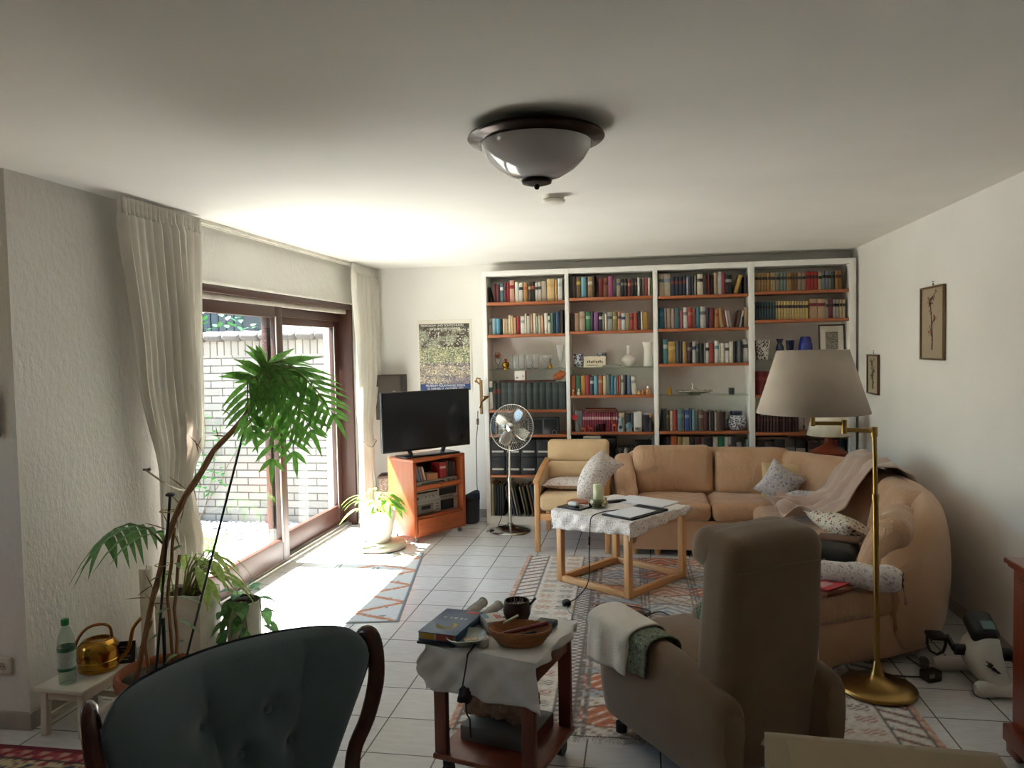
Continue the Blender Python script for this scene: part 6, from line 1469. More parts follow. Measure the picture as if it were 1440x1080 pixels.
for i, (x, wd) in enumerate(((-.042, .02), (-.016, .014), (.004, .018), (.028, .014), (.046, .012))): m.box((x, .035, .0319), (wd*.7, .018, .0006))
m.build('title', plain('#d8dce0', .5), t)
m = MB()
for i in range(9):
    a = -2.6+i*.42; m.at((.0+.034*math.cos(a), -.045+.03*math.sin(a), .0318), rz=a).box((0, 0, 0), (.016, .026-.0015*i, .0006))
m.at(); m.mat(1); m.box((.045, .11, .0319), (.05, .022, .0006)); m.build('map_picture', [plain('#b8a23c', .5, var=.3, scale=80), plain('#b03c34', .5)], t)
def roll(name, label, a, b, r, z):
    t = thing(name, label, 'paper roll', (a[0], a[1], z)); d = Vector((b[0]-a[0], b[1]-a[1], .014))
    m = MB(); m.cyl((0, 0, r), tuple(Vector((0, 0, r))+d), r, n=22); m.build('paper', plain('#a8a298', .7, var=.15, scale=30), t)
    m = MB(); e = Vector((0, 0, r))+d; u = d.normalized(); m.cyl(tuple(e-u*.006), tuple(e+u*.001), r*1.08, n=22); m.mat(1); m.cyl(tuple(e), tuple(e+u*.0016), r*.72, n=18); m.build('end_cap', [plain('#8a8878', .6), plain('#4a463e', .8)], t)
roll('paper_roll', 'rolled grey paper tube nearest the blue book, farther left one', (-.715, 3.015), (-.672, 3.140), .020, KZ)
roll('paper_roll', 'rolled grey paper tube with greenish end lying beside the white carton', (-.652, 2.960), (-.60, 3.110), .019, KZ)
t = thing('carton', 'small white carton with red print behind the square dish', 'box', (-.590, 2.925, KZ), R(28))
m = MB(); m.box((0, 0, .024), (.075, .10, .048), .002); m.build('carton_body', plain('#bdb8b0', .6), t)
m = MB()
for i in range(3): m.box((.012+.008*i, -.004*i, .0487), (.005, .05-.01*i, .0008))
m.mat(1); m.box((-.025, .02, .0487), (.02, .05, .0008)); m.build('print', [plain('#b04038', .6), plain('#5a86a0', .6)], t)
t = thing('square_dish', 'rounded square grey-green dish at the front of the trolley', 'dish', (-.662, 2.770, KZ), R(12))
m = MB(); m.lathe([(.04, 0), (.045, .003), (.07, .026), (.074, .032), (.07, .033), (.062, .022), (.04, .009), (.001, .008)], n=32)
m.v = [(x*(1+.12*abs(math.sin(2*math.atan2(y, x)))), y*(1+.12*abs(math.sin(2*math.atan2(y, x)))), z) for x, y, z in m.v]
m.build('dish_body', plain('#9aa094', .3), t)
m = MB(); m.at((.015, .005, .0115), rz=.3).box((0, 0, 0), (.05, .03, .004), .002); m.build('dish_content', plain('#c8b49c', .7, var=.25, scale=60), t)
t = thing('small_jar', 'tiny white screw-top jar between dish and wicker basket', 'jar', (-.592, 2.745, KZ))
m = MB(); m.lathe([(.018, 0), (.02, .003), (.02, .026), (.018, .03), (.001, .03)], n=20); m.build('jar_body', plain('#b4b4ac', .4), t)
t = thing('wicker_basket', 'shallow oval wicker basket filled with pens on the trolley', 'basket', (-.458, 2.79, KZ), R(4))
M_WICK = wood('#7c4a28', '#a8703f', .6, 'X', 2)
m = MB(); prof = []
for i in range(9): prof.append((.082+.0048*i+.0025*(i % 2), .002+.0062*i))
prof += [(.12, .056), (.121, .06), (.117, .062), (.112, .056), (.082, .008), (.001, .006)]
m.lathe([(.001, 0)]+prof, n=72, sy=.64)
m.v = [((x*(1+.02*math.sin(36*math.atan2(y/.64, x)+(round(z/.0062) % 2)*PI))), y*(1+.02*math.sin(36*math.atan2(y/.64, x)+(round(z/.0062) % 2)*PI)), z) for x, y, z in m.v]; m.build('basket_body', M_WICK, t)
m = MB()
for k in range(2):
    pts = []
    for i in range(61):
        a = 2*PI*i/60; pts.append((.119*math.cos(a), .119*.64*math.sin(a), .058+.004*math.sin(a*22+k*PI)))
    m.tube(pts, .004, 6)
m.build('rim', M_WICK, t)
gp = 'pens and tools in the wicker basket'
def pen(name, label, x0, y0, x1, y1, z, r, c):
    m = MB(); a = Vector((x0, y0, z)); b = Vector((x1, y1, z+.022)); m.tube([a, a.lerp(b, .06), a.lerp(b, .94), b], [r*.3, r, r, r*.8], 10); tag(m.build(name, plain(c, .35), None, (-.458, 2.79, KZ)), label, 'pen', gp)
pen('pen', 'thick dark red pen lying across the basket over its right rim', -.07, -.03, .10, .045, .043, .008, '#6a2428')
pen('pen', 'slim dark blue pen in the middle of the basket', -.05, .01, .06, .02, .018, .005, '#22283c')
pen('pen', 'pale green-tipped pen poking out over the far rim of basket', -.075, .05, -.02, .085, .054, .005, '#b8c0a0')
pen('pen', 'black pen at the bottom of the basket', -.02, -.02, .08, .0, .012, .006, '#1c1a1c')
t = thing('spectacles', 'pair of dark-framed spectacles in the wicker basket', 'spectacles', (-.433, 2.78, KZ+.03))
m = MB(); m.torus((-.02, 0, 0), .018, .0018, 20, 6); m.torus((.024, .006, 0), .018, .0018, 20, 6); m.tube([(-.002, .002, 0), (.006, .004, .002)], .0015, 5); m.build('frame', plain('#2a2420', .3), t)
t = thing('coconut_bowl', 'dark brown coconut-shell bowl with a stick handle on the trolley', 'bowl', (-.505, 3.005, KZ))
m = MB(); m.lathe([(.028, 0), (.042, .008), (.055, .04), (.056, .07), (.05, .092), (.046, .092), (.052, .066), (.046, .03), (.001, .012)], n=28); m.build('bowl_body', plain('#3a2219', .5, var=.3, scale=30), t)
m = MB(); m.tube([(.03, 0, .05), (.06, -.005, .085), (.078, -.008, .105)], .005, 8); m.build('handle', plain('#2c1a14', .5), t)
m = MB(); m.lathe([(.001, .07), (.044, .072)], n=16)
for i in range(5): m.tube([(-.02+.01*i, .01*(i % 2), .06), (-.025+.012*i, .015*(i % 2), .1)], .0022, 5)
m.build('contents', plain('#8a7c74', .6, var=.4, scale=60), t)
m = MB(); m.box((0, 0, .011), (.075, .085, .022), .003); m.mat(1); m.box((0, 0, .0225), (.068, .078, .001)); tag(m.build('grey_box', [plain('#24242a', .5), plain('#4c4a4a', .6)], None, (-.385, 2.965, KZ), R(-14)), 'small flat dark grey box at the far right of the trolley', 'box')
t = thing('magnifier', 'brass-handled loupe lying between paper roll and coconut bowl', 'magnifier', (-.575, 3.025, KZ), R(-15))
m = MB(); m.tube([(-.04, .02, .012), (.0, .0, .014)], .005, 8); m.build('handle', M_BRASS, t); m = MB(); m.torus((.022, -.01, .012), .02, .004, 20, 8); m.build('ring', plain('#b8a888', .4), t)
# things on the trolley's lower shelf
t = thing('grey_carton', 'flat grey cardboard box on the lower shelf of the trolley', 'box', (-.545, 2.955, .1138), R(-15))
m = MB(); m.box((0, 0, .029), (.30, .24, .058), .003); m.build('carton_body', plain('#6f706c', .7, var=.06), t)
m = MB(); m.box((.1512, 0, .029), (.002, .236, .05)); m.build('side_label', plain('#6a3428', .6), t)
def shag(x, y, z, u, v, w_):
    e = max(abs(u), abs(v)); n = noise.noise(Vector((x*22, y*22, z*22)))*.016+noise.noise(Vector((x*60, y*60, z*60)))*.009
    zz = z+.028*(e > .62)*(w_ > 0)*(1 if v > -.2 else .55)+n
    return (x*(1+.06*noise.noise(Vector((y*14, z*9, 3))))+n, y+n, zz)
t2 = NT('shaggy_fleece', .95); t2.color(t2.ramp(t2.noise(26, 6, None, .7), [(.28, '#6a5140'), (.5, '#9a8068'), (.72, '#bda48c')])); t2.bump(t2.noise(160, 4), 1.0, .01)
m = MB(); m.box((0, 0, .055), (.27, .19, .075), .035, 3, (26, 20, 5), shag)
tag(m.build('fleece_bed', t2.m, None, (-.565, 2.975, .1735), R(-15)), 'shaggy brown-beige fleece tray lying on the grey cardboard box', 'pet bed')
t = thing('hanging_pouch', 'dark lumpy pouch with cord hanging from the front of the trolley', 'pouch', (-.648, 2.670, 0))
m = MB(); m.tube([(.045, .115, .552), (.03, .055, .5595), (.012, .008, .54), (.004, -.006, .48), (-.004, -.006, .44), (-.008, -.006, .415)], .0032, 6); m.tube([(.004, -.006, .36), (.006, 0, .32), (.016, .004, .30), (.018, 0, .25), (.02, 0, .235)], .0032, 6); m.build('cord', M_CORD, t)
def lump(x, y, z, u, v, w_):
    n = noise.noise(Vector((x*40, y*40, z*40)))*.012; return (x+n, y+n, z+n)
m = MB(); m.at((0, 0, .39)).box((0, 0, 0), (.044, .034, .062), .016, 3, (5, 4, 6), lump); m.build('pouch_body', plain('#2e2226', .8, var=.2), t)

# blue buttoned chair in the foreground
CHZ = R(48.6); CHB = (-1.045, 1.815, 0)
M_TEAL = fabric('#5f7078', '#6c7c84', 420, .5, .5, 9)
M_DKW = wood('#3a1a12', '#4d2619', .22, 'Z')
t = thing('wing_chair', 'dark blue-green buttoned chair with curved dark wood frame in the foreground', 'armchair', CHB, CHZ)
HW, ZB, ZT = .35, .40, .875
def chair_back(u, v, front):
    # u across -1..1, v up 0..1
    k0 = .40 if u > 0 else .72; hw = HW*(k0+(1-k0)*min(1, v*1.12))
    e = max(0, v-.72)/.28
    hw2 = hw*(1-.0*e)
    zt = ZT-.05*abs(u)**12+.012*u
    z = ZB+(zt-ZB)*v
    x = hw2*u*(1-.05*e**3*abs(u))
    y = .10*v-.15*u*u*(.55+.45*v)-.02
    th = .055*max(0, 1-abs(u)**6)**.5*max(0, 1-(v**10))**.5+.012*max(0, 1-abs(u)**6)
    if front:
        ch = abs(math.cos(u*PI*2.0))
        tuft = .030*(1-ch**.45*1.0)*min(1, (1-v)*3.5)
        y -= th-.006; y += .040*min(1, (1-v)*4)*(1-abs(math.sin(u*PI*1.3+.55+.5*v))**.7)
        for bu, bv in BTN:
            d2 = ((u-bu)*HW)**2+((v-bv)*.47)**2; y += .034*math.exp(-d2/.0014)
    else: y += th
    return (x, y, z)
BTN = [(-.55, .42), (0, .42), (.52, .42), (-.28, .62), (.26, .62)]
m = MB(); m.grid(lambda a, b: chair_back(a*2-1, b, True), 90, 40); o = len(m.f); m.grid(lambda a, b: chair_back(a*2-1, b, False), 90, 40); m.f[o:] = [tuple(reversed(f)) for f in m.f[o:]]
m.build('backrest', M_TEAL, t)
for bu, bv in BTN:
    x, y, z = chair_back(bu, bv, True); m = MB(); m.ball((x, y-.003, z), .011, 10, (1, .6, 1)); m.build('button', M_TEAL, t)
for sx in (-1, 1):
    m = MB(); m.ctube([(sx*.325, .0, .78), (sx*.345, -.02, .84), (sx*.357, -.055, .845), (sx*.360, -.075, .80), (sx*.352, -.085, .72), (sx*.32, -.09, .63), (sx*.27, -.10, .55), (sx*.245, -.17, .50), (sx*.28, -.36, .50), (sx*.325, -.52, .50), (sx*.32, -.555, .47)], [.006, .019, .023, .024, .024, .022, .021, .021, .023, .024, .014], 14, 4, squash=.7); m.build('arm_frame', M_DKW, t)
    m = MB(); m.tube([(sx*.30, -.50, .50), (sx*.30, -.49, .3), (sx*.295, -.5, .0)], [.022, .024, .014], 10); m.build('leg', M_DKW, t)
    m = MB(); m.tube([(sx*.24, -.06, .45), (sx*.245, -.03, .3), (sx*.26, .06, .0)], [.02, .024, .014], 10); m.build('leg', M_DKW, t)
m = MB(); m.box((0, -.28, .30), (.56, .48, .07), .01, 2); m.build('seat_frame', M_DKW, t)
m = MB(); m.at((0, -.29, .39), rx=R(-3)).box((0, 0, 0), (.56, .5, .13), .05, 3, (6, 6, 2), puff(.25, .003, 5)); m.build('seat_cushion', M_TEAL, t, sub=1)

# brass floor lamp
t = thing('floor_lamp', 'brass floor lamp with swing arm and wide grey-beige fabric shade', 'floor lamp', (1.085, 3.78, RUGZ))
M_LB = plain('#a2834c', .3, 1.0, var=.06)
m = MB(); m.lathe([(.168, 0), (.176, .006), (.176, .016), (.168, .024), (.12, .034), (.06, .048), (.034, .066), (.022, .1), (.017, .135), (.014, .14)], n=48); m.build('base', M_LB, t)
m = MB(); m.cyl((0, 0, .13), (-.01, -.005, .92), .0135, n=18); m.build('pole', M_LB, t)
m = MB(); m.cyl((-.010, -.005, .905), (-.010, -.005, .935), .0165, n=18); m.cyl((-.010, -.005, .92), (-.016, -.006, 1.245), .0105, n=16); m.build('upper_pole', M_LB, t)
m = MB(); m.cyl((-.016, -.006, 1.205), (-.016, -.006, 1.25), .015, n=16); m.bar((-.016, -.006, 1.232), (-.155, -.03, 1.238), .013, .02, .002); m.build('lower_arm', M_LB, t)
m = MB(); m.cyl((-.155, -.03, 1.222), (-.155, -.03, 1.285), .012, n=16); m.bar((-.155, -.03, 1.268), (-.29, -.01, 1.268), .013, .018, .002); m.cyl((-.29, -.01, 1.255), (-.29, -.01, 1.345), .011, n=14); m.build('swing_arm', M_LB, t)
m = MB(); m.cyl((-.29, -.01, 1.34), (-.29, -.01, 1.40), .017, n=16); m.build('lamp_holder', M_LB, t)
m = MB(); m.ball((-.29, -.01, 1.445), .032, 14, (1, 1, 1.25)); m.build('bulb', plain('#e4dfd2', .2), t)
m = MB(); m.at((-.29, -.01, 0), ry=0).lathe([(.252, 1.318), (.158, 1.612)], n=56, cap=False)
m.build('lamp_shade', fabric('#cbbbaa', '#d6c8b8', 600, .3, .2), t, solid=.003)
m = MB(); m.at((-.29, -.01, 0)); m.torus((0, 0, 1.605), .156, .0022, 48, 6)
for i in range(3): m.tube([(0, 0, 1.50), (.155*math.cos(i*2.1+.4), .155*math.sin(i*2.1+.4), 1.604)], .002, 6)
m.tube([(0, 0, 1.47), (0, 0, 1.505)], .004, 6); m.build('shade_ring', M_LB, t)
m = MB(); m.tube([(-.325, -.01, 1.39), (-.33, -.012, 1.3), (-.33, -.012, 1.255)], .0018, 6); m.ball((-.33, -.012, 1.25), .006, 8, (1, 1, 2)); m.build('pull_cord', plain('#4a3a20', .4, .6), t)

# mini exercise bike
t = thing('pedal_exerciser', 'small white pedal exerciser with black console by the right wall', 'exerciser', (1.585, 3.90, 0))
M_EXW = plain('#d0cbc0', .45, var=.05); M_EXB = plain('#121212', .45)
def foot_tube(y, x0, x1):
    m = MB(); m.cyl((x0, y, .038), (x1, y, .038), .032, n=20)
    for x, s in ((x0, -1), (x1, 1)): m.tube([(x-s*.02, y, .037), (x+s*.035, y, .037), (x+s*.055, y, .035)], [.0365, .0365, .026], 18)
    m.build('foot_tube', M_EXW, t)
foot_tube(-.125, -.02, .14); foot_tube(.16, -.10, .08)
rings = []
for z, xa, xb, ya, yb in ((.05, -.03, .09, -.15, .14), (.10, -.06, .085, -.13, .13), (.16, -.075, .08, -.09, .12), (.20, -.06, .078, -.07, .115), (.235, -.03, .07, -.06, .10), (.25, -.01, .06, -.045, .085)):
    cx, cy, hx, hy = (xa+xb)/2, (ya+yb)/2, (xb-xa)/2, (yb-ya)/2
    rings.append([(cx+hx*(abs(math.cos(a))**.6)*(1 if math.cos(a) > 0 else -1), cy+hy*(abs(math.sin(a))**.6)*(1 if math.sin(a) > 0 else -1), z) for a in [2*PI*i/24 for i in range(24)]])
m = MB(); m.loft(rings); m.build('body_shell', M_EXW, t)
m = MB(); m.at((.01, .03, .275), rx=R(28)).box((0, 0, 0), (.12, .16, .08), .03, 3); m.build('console', M_EXB, t)
m = MB(); m.at((.02, .005, .30), rx=R(28)).box((0, -.02, .0135), (.055, .05, .003)); m.build('display', plain('#5f7672', .25), t)
m = MB(); m.cyl((.07, -.02, .165), (.12, -.02, .165), .03, n=20); m.bar((.115, -.02, .165), (.125, -.14, .13), .018, .03, .006); m.build('crank', M_EXB, t)
m = MB(); m.cyl((-.11, .02, .165), (-.06, .02, .165), .026, n=20); m.bar((-.11, .02, .165), (-.115, .10, .2), .018, .03, .006); m.build('crank', M_EXB, t)
m = MB(); m.box((.17, -.14, .12), (.08, .09, .022), .006); m.tube([(.13, -.14, .13), (.135, -.14, .19), (.17, -.14, .205), (.205, -.14, .19), (.21, -.14, .13)], .006, 6); m.build('pedal', M_EXB, t)
m = MB(); m.box((-.165, .10, .2), (.08, .09, .022), .006); m.tube([(-.125, .10, .2), (-.122, .095, .16), (-.135, .09, .125), (-.165, .085, .11), (-.195, .09, .125), (-.208, .095, .16), (-.205, .10, .2)], .007, 6); m.build('pedal', M_EXB, t)
m = MB()
for i, (dx, dz, a) in enumerate(((-.018, .02, .5), (-.01, .012, -.8), (-.016, .004, .2), (-.004, 0, .9), (.004, -.008, -.4), (.012, -.014, .6), (.02, -.02, .1))):
    m.at((.0+dx, -.121+.03*(dz*-1)-.004, .14+dz), ry=a).box((0, 0, 0), (.016, .03, .004), .001)
m.at(); m.build('logo_mark', plain('#1c1a18', .5), t)

# antique cabinet at the right edge
M_ANT = wood('#5c1f10', '#7a2e18', .3, 'Z'); M_ANTY = wood('#5c1f10', '#7a2e18', .3, 'Y')
t = thing('antique_cabinet', 'dark reddish wooden cabinet cut off by the right edge of the photo', 'cabinet', (1.64, 2.80, 0))
m = MB(); m.box((0, 0, .42), (.42, .88, .68), .004); m.build('cabinet_body', M_ANT, t)
m = MB(); m.box((-.006, 0, .782), (.46, .93, .022), .006, 2); m.box((-.004, 0, .765), (.445, .91, .014), .004); m.build('top', M_ANTY, t)
m = MB(); m.box((-.012, 0, .095), (.45, .92, .07), .008, 2)
m.box((-.21, .41, .05), (.03, .1, .08), .01); m.box((-.21, -.41, .05), (.03, .1, .08), .01); m.build('plinth', M_ANTY, t)
for sy in (-1, 1):
    m = MB(); m.box((-.212, sy*.215, .44), (.012, .40, .56), .004); m.box((-.219, sy*.215, .44), (.006, .29, .43), .004); o = m.build('door', M_ANT, t)
    k = MB(); k.ball((-.228, sy*.04, .46), .011, 10); k.build('knob', M_BRASS, o)
for sx in (-1, 1):
    for sy in (-1, 1):
        m = MB(); m.ball((sx*.17, sy*.39, .03), .03, 14, (1, 1, .98)); m.build('foot', plain('#120e0c', .5), t)

# cloth-covered table corner at the bottom
t = thing('side_table', 'low pale beige cloth-topped table at the bottom right edge', 'table', (.535, 1.68, 0), R(-4))
m = MB(); m.box((0, 0, .668), (.47, .46, .025), .004); m.build('table_top', wood('#6a5038', '#7c6044', .5, 'X'), t)
for sx in (-1, 1):
    for sy in (-1, 1):
        m = MB(); m.box((sx*.2, sy*.195, .33), (.04, .04, .655), .004); m.build('leg', wood('#6a5038', '#7c6044', .5, 'Z'), t)
m = MB(); drape(m, -.285, .285, -.27, .27, .237, .232, .6835, 0, 2.2, 30, .002)
tag(m.build('table_cover', fabric('#8c7a5c', '#978466', 520, .3), None, (.535, 1.68, 0), R(-4), solid=.002), 'plain beige cover spread over the low table at bottom right', 'tablecloth')
m = MB(); m.box((0, 0, .003), (.45, .40, .005), .001); tag(m.build('beige_board', plain('#93805f', .7, var=.04), None, (.545, 1.69, .6868), R(-5)), 'stiff beige sheet lying on the covered table at bottom right', 'sheet')

# cables and adapters on the floor
t = thing('power_adapter', 'black power adapter with yellow label and cables on the rug', 'adapter', (-.07, 4.615, RUGZ), R(14))
m = MB(); m.box((0, 0, .018), (.17, .085, .036), .008, 2); m.build('housing', plain('#141414', .45), t)
m = MB(); m.box((-.035, 0, .0365), (.06, .05, .001)); m.build('label_sticker', plain('#b0a860', .5), t)
px_path([(.08, .02, .016), (.13, .06, .012), (.1, .14, .010), (-.03, .22, .012), (-.17, .22, .014), (-.2, .15, .010)], .005, M_CORD)
px_path([(-.08, .03, .014), (-.13, .06, .01), (-.17, .05, .008)], .005, M_CORD)
px_path([(.085, -.01, .012), (.15, .05, .012), (.2, .06, .01), (.24, -.02, .008)], .0045, M_CORD)
t = thing('mains_adapter', 'brown-black mains adapter with white label beside the lamp foot', 'adapter', (1.375, 3.94, 0), R(25))
m = MB(); m.box((0, 0, .026), (.085, .06, .05), .008, 2); m.mat(1); m.box((-.02, -.0305, .032), (.03, .001, .02)); m.build('housing', [plain('#2a2418', .5), plain('#8c8a84', .5)], t)
px_path([(-.045, 0, .02), (-.1, .05, .01), (-.14, .09, .005)], .004, plain('#241a14', .5))
px_path([(.02, .035, .02), (.06, .12, .008), (.09, .25, .005)], .004, plain('#241a14', .5))
t = thing('white_cable', 'pale grey cable looping on the floor from lamp foot to sofa', 'cable', (0, 0, 0))
px_path([(.86, 3.60, RUGZ+.006), (.93, 3.80, RUGZ+.006), (.93, 3.98, RUGZ+.006), (1.1, 4.08, .04), (1.28, 4.22, .05), (1.385, 4.2, .02), (1.40, 4.12, .008)], .0055, plain('#9a958c', .5))
m = MB(); m.box((1.40, 4.10, .024), (.04, .05, .046), .012, 2); m.build('plug', plain('#4a443c', .5), t)
# ------------------------------------------------------------ rugs
def rug(name, label, cat_, loc, rz, w_, h, cell, fn, th=.005, fringe=True, seed=3):
    t = thing(name, label, 'rug', loc, rz); nx, ny = int(w_/cell), int(h/cell)
    m = MB(); rnd = random.Random(seed)
    m.grid(lambda a, b: (w_*a, h*b, th+.0006*fb(a*w_*9, b*h*9)), nx, ny)
    cols = [lin(fn(w_*i/nx, h*j/ny)) for i in range(nx+1) for j in range(ny+1)]
    m.build('pile', attr_mat(name+'_weave', .95, .5, 260), t, colors=cols, auto=False)
    m = MB(); m.box((w_/2, h/2, th/2-.0006), (w_, h, th-.0012)); m.build('backing', plain('#b8ab98', .9), t)
    if fringe:
        for y0, d in ((0, -1), (h, 1)):
            m = MB()
            for i in range(int(w_/.016)):
                x = (i+.5)*.016; pts = [(x, y0, .004), (x+rnd.uniform(-.008, .008), y0+d*.02, .004), (x+rnd.uniform(-.018, .018), y0+d*rnd.uniform(.035, .055), .003)]
                m.tube(pts, .0022, 4)
            m.build('fringe', plain('#cfc6b6', .9), t)
    return t
CR, TC, BL, DK, PK = 'd8d0c4', 'b86a48', '9aa6ae', '6a605c', 'c8a08c'
def kilim(x, y):
    W_ = 2.06; xm = min(x, W_-x)
    j = fb(x*40, y*40, 2)*.9
    def h(a, b): return (math.sin(a*127.1+b*311.7)*43758.5) % 1
    if xm < .025: return mixhex('b07a60', CR, .4+j)
    if xm < .035: return DK
    if xm < .165:
        k = (y/.085) % 1; s = (xm-.035)/.13; d = abs(((k-s*.9) % 1)-.5)
        if d < .12: return mixhex(DK, '7c7470', .3+j)
        if d < .2: return mixhex('b8806a', CR, .4+j)
        return mixhex(CR, BL, .15+j)
    if xm < .18: return DK
    if xm < .44:
        cy = (y/.11); ky = cy % 1; cx = (xm-.18)/.13; kx = cx % 1; r = h(int(cx), int(cy))
        in_ = abs(ky-.5) < .28 and abs(kx-.5) < .36
        if in_ and (int(ky*9)+int(kx*7)) % 2 == 0: return mixhex(('a0685a', '6a625e', 'b07c64')[int(r*3)], CR, .15+j)
        return mixhex(CR, 'b8b0a6', .3+j)
    if xm < .455: return DK
    if xm < .535:
        k = (y/.045) % 1; s = abs((xm-.495)/.04); return mixhex(DK, '8a827c', .2+j) if (k < .5) == (s < .5) else mixhex(CR, '9a9290', .4+j)
    if xm < .55: return DK
    # field: bands of hexagons and bars
    by = y/.36; n = int(by); ky = by % 1; bx = (x-.55)/.32; nx_ = int(bx); kx = bx % 1
    r = h(n, nx_)
    hexd = max(abs(ky-.5)*1.15+abs(kx-.5)*.35, abs(ky-.5)*1.3)
    base = mixhex((CR, BL, 'c0b4a6')[(n+nx_) % 3], 'a8a09a', .2+j)
    if abs(kx) < .05 or abs(kx-.10) < .018 or abs(kx-.15) < .018: return mixhex(DK, CR, .15+j)
    if hexd < .40:
        c = (TC, TC, BL, PK)[(n+2*nx_) % 4]
        zig = abs(((ky*5+abs(kx-.5)*4) % 1)-.5)
        if hexd > .34: return mixhex(DK, c, .3)
        if zig < .13: return mixhex(CR, c, .25+j)
        if zig > .42 and hexd < .25: return mixhex(DK, c, .4+j)
        return mixhex(c, 'c88a68', .15+j)
    if (int(ky*16)+int(kx*13)) % 4 == 0: return mixhex('8a7468', base, .3+j)
    return base
rug('kilim_rug', 'large cream and terracotta patterned woven rug under the coffee table', 'rug', (-.855, 3.17, 0), R(1.0), 2.06, 2.80, .0115, kilim)
def prayer(x, y):
    W_, H_ = .62, 1.58; xm = min(x, W_-x); ym = min(y, H_-y); j = fb(x*40, y*40, 7)*.8
    base = mixhex('d2cdc6', 'c0c8cc', .4+j)
    if xm < .02 or ym < .02: return mixhex('4c5864', base, .35)
    z = abs(((y/.36) % 1)-.5)*2; d = abs(z-abs((x-W_/2)/(W_/2)))
    if d < .10: return mixhex('b5704c', base, .15+j)
    if d < .16: return mixhex('d8b49c', base, .3+j)
    if abs(((y/.18) % 1)-.5) < .12 and abs(((x/.2) % 1)-.5) < .14: return mixhex('4a5058', base, .1+j) if (int(x*90) % 3 == 0 or int(y*90) % 3 == 0) else base
    return base
rug('door_mat_rug', 'small pale rug with orange zigzags lying in the sunlight by the door', 'rug', (-2.085, 4.30, 0), R(10.5), .62, 1.58, .011, prayer, .005, False)
def persian(x, y):
    W_, H_ = 2.0, 1.5; xm = min(x, W_-x, y, H_-y); j = fb(x*45, y*45, 3)*.9
    k = math.sin(x*70)*math.sin(y*70)
    if xm < .03: return mixhex('7a1f2c', '2c2430', .2+j)
    if xm < .09: return mixhex('8a2434', 'c08a80', .15+j) if k < .25 else mixhex('c8a890', '8a2434', .2)
    if xm < .10: return '2c2830'
    n = fb(x*16, y*16, 1)+.6*fb(x*34, y*34, 5)
    if n > .28: return mixhex('8a2a34', 'b86a5c', .3+j)
    if n < -.28: return mixhex('2f3c48', '5a6468', .3+j)
    if abs(n) < .05: return mixhex('4a4438', 'b09c78', .3+j)
    return mixhex('b8a684', 'c8b898', .4+j)
rug('persian_rug', 'dark red floral oriental rug cut off at the bottom left corner', 'rug', (-3.75, 1.29, 0), 0, 2.0, 1.5, .012, persian, .006, False)
# ------------------------------------------------------------ pedestal fan
t = thing('pedestal_fan', 'chrome pedestal fan on round foot in front of the bookcase', 'fan', (-1.185, 6.78, 0))
M_CHR = plain('#c9c7c2', .18, 1.0, var=.03)
m = MB(); m.lathe([(.185, 0), (.19, .006), (.186, .014), (.15, .03), (.09, .045), (.04, .056), (.028, .064), (.024, .075), (.001, .075)], n=44); m.build('base', plain('#9a9a98', .15, 1.0, var=.03), t)
m = MB(); m.cyl((0, 0, .07), (0, 0, .47), .0165, n=18); m.build('pole', M_CHR, t)
m = MB(); m.cyl((0, 0, .455), (0, 0, .49), .022, n=18); m.mat(1); m.cyl((.02, -.005, .472), (.045, -.01, .472), .009, n=10); m.build('clamp', [M_CHR, plain('#1c1c1e', .5)], t)
m = MB(); m.cyl((0, 0, .48), (.012, -.005, .80), .0115, n=16); m.build('upper_pole', M_CHR, t)
m = MB(); m.box((.014, -.005, .815), (.045, .05, .05), .01); m.build('tilt_joint', plain('#1a1a1c', .45), t)
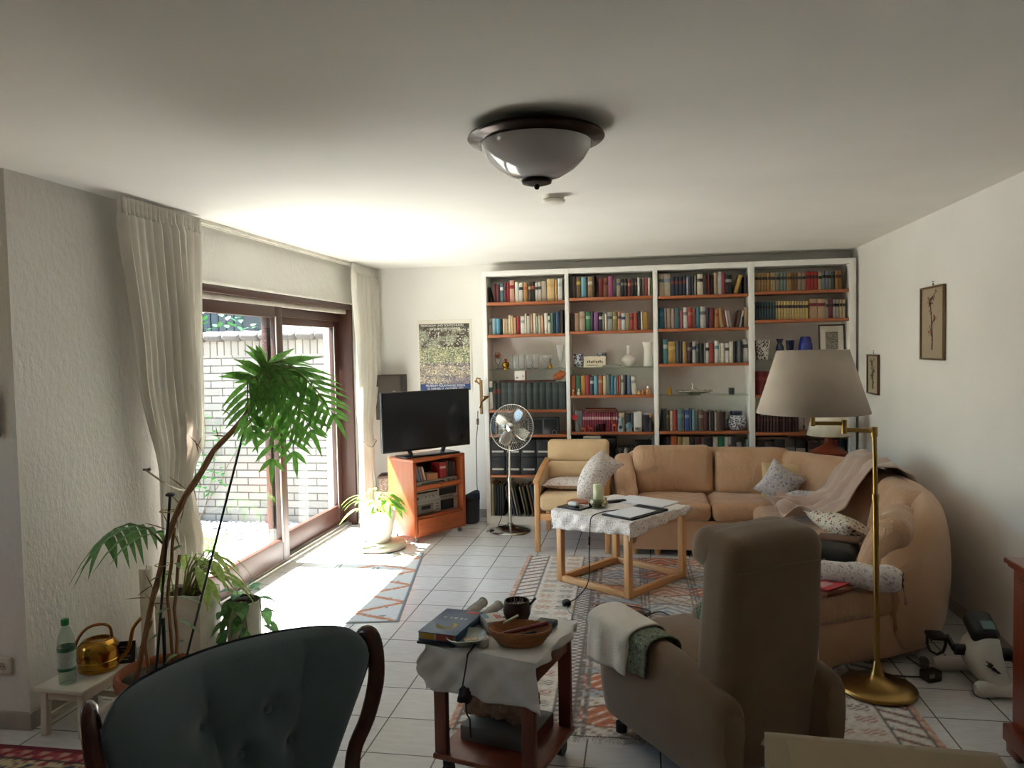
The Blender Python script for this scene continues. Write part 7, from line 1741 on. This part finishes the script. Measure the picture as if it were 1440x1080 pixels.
FZ = .955; FC = (.045, -.075, FZ); tilt = dict(rz=R(-12), rx=R(-6))
m = MB(); m.at((FC[0], FC[1], FC[2]), **tilt)
m.tube([(0, .05, 0), (0, .07, 0), (0, .13, 0), (0, .165, 0), (0, .18, 0)], [.03, .055, .062, .05, .02], 24); m.build('motor_housing', M_CHR, t)
m = MB(); m.bar((.012, -.005, .83), (.035, .04, .90), .03, .02, .004); m.build('neck', M_CHR, t)
def cage(yc, depth, name, n):
    m = MB(); m.at(FC, **tilt)
    rr = .205
    m.torus((0, yc, 0), rr, .0035, 64, 8, 'Y')
    for r_, d in ((.065, .9), (.14, .55)): m.torus((0, yc+depth*d, 0), r_, .0013, 40, 6, 'Y')
    for i in range(n):
        a = 2*PI*i/n; c, s = math.cos(a), math.sin(a)
        m.tube([(.045*c, yc+depth, .045*s), (.12*c, yc+depth*.82, .12*s), (.18*c, yc+depth*.42, .18*s), (rr*c, yc, rr*s)], .0019, 4)
    m.build(name, M_CHR, t)
cage(-.008, -.055, 'front_cage', 60); cage(.004, .07, 'rear_cage', 60)
m = MB(); m.at(FC, **tilt); m.tube([(0, -.055, 0), (0, -.064, 0), (0, -.075, 0), (0, -.079, 0)], [.046, .046, .034, .001], 26); m.build('front_badge', M_CHR, t)
for k, a0 in enumerate((62, 152, 242, 332)):
    m = MB(); m.at(FC, **tilt); a = R(a0)
    def bl(u, v):
        r_ = .035+.145*u; w_ = .045+.05*math.sin(PI*min(1, u*.75+.15)); th = a+(v-.5)*w_*2/(r_+.09)
        return (r_*math.cos(th), .018*(v-.5)*2*(1-.3*u)-.005, r_*math.sin(th))
    m.grid(bl, 10, 6); m.build('blade', plain('#b4b2ac', .2, 1.0, var=.03), t, solid=.0015)
m = MB(); m.tube([(.03, .05, FZ-.02), (.0, .075, FZ-.12), (-.02, .07, .7), (-.03, .06, .5), (-.05, .07, .3), (-.1, .09, .1), (-.13, .06, .012), (-.155, .0, .006), (-.21, -.05, .006)], .0035, 6); m.build('cord', M_CORD, t)
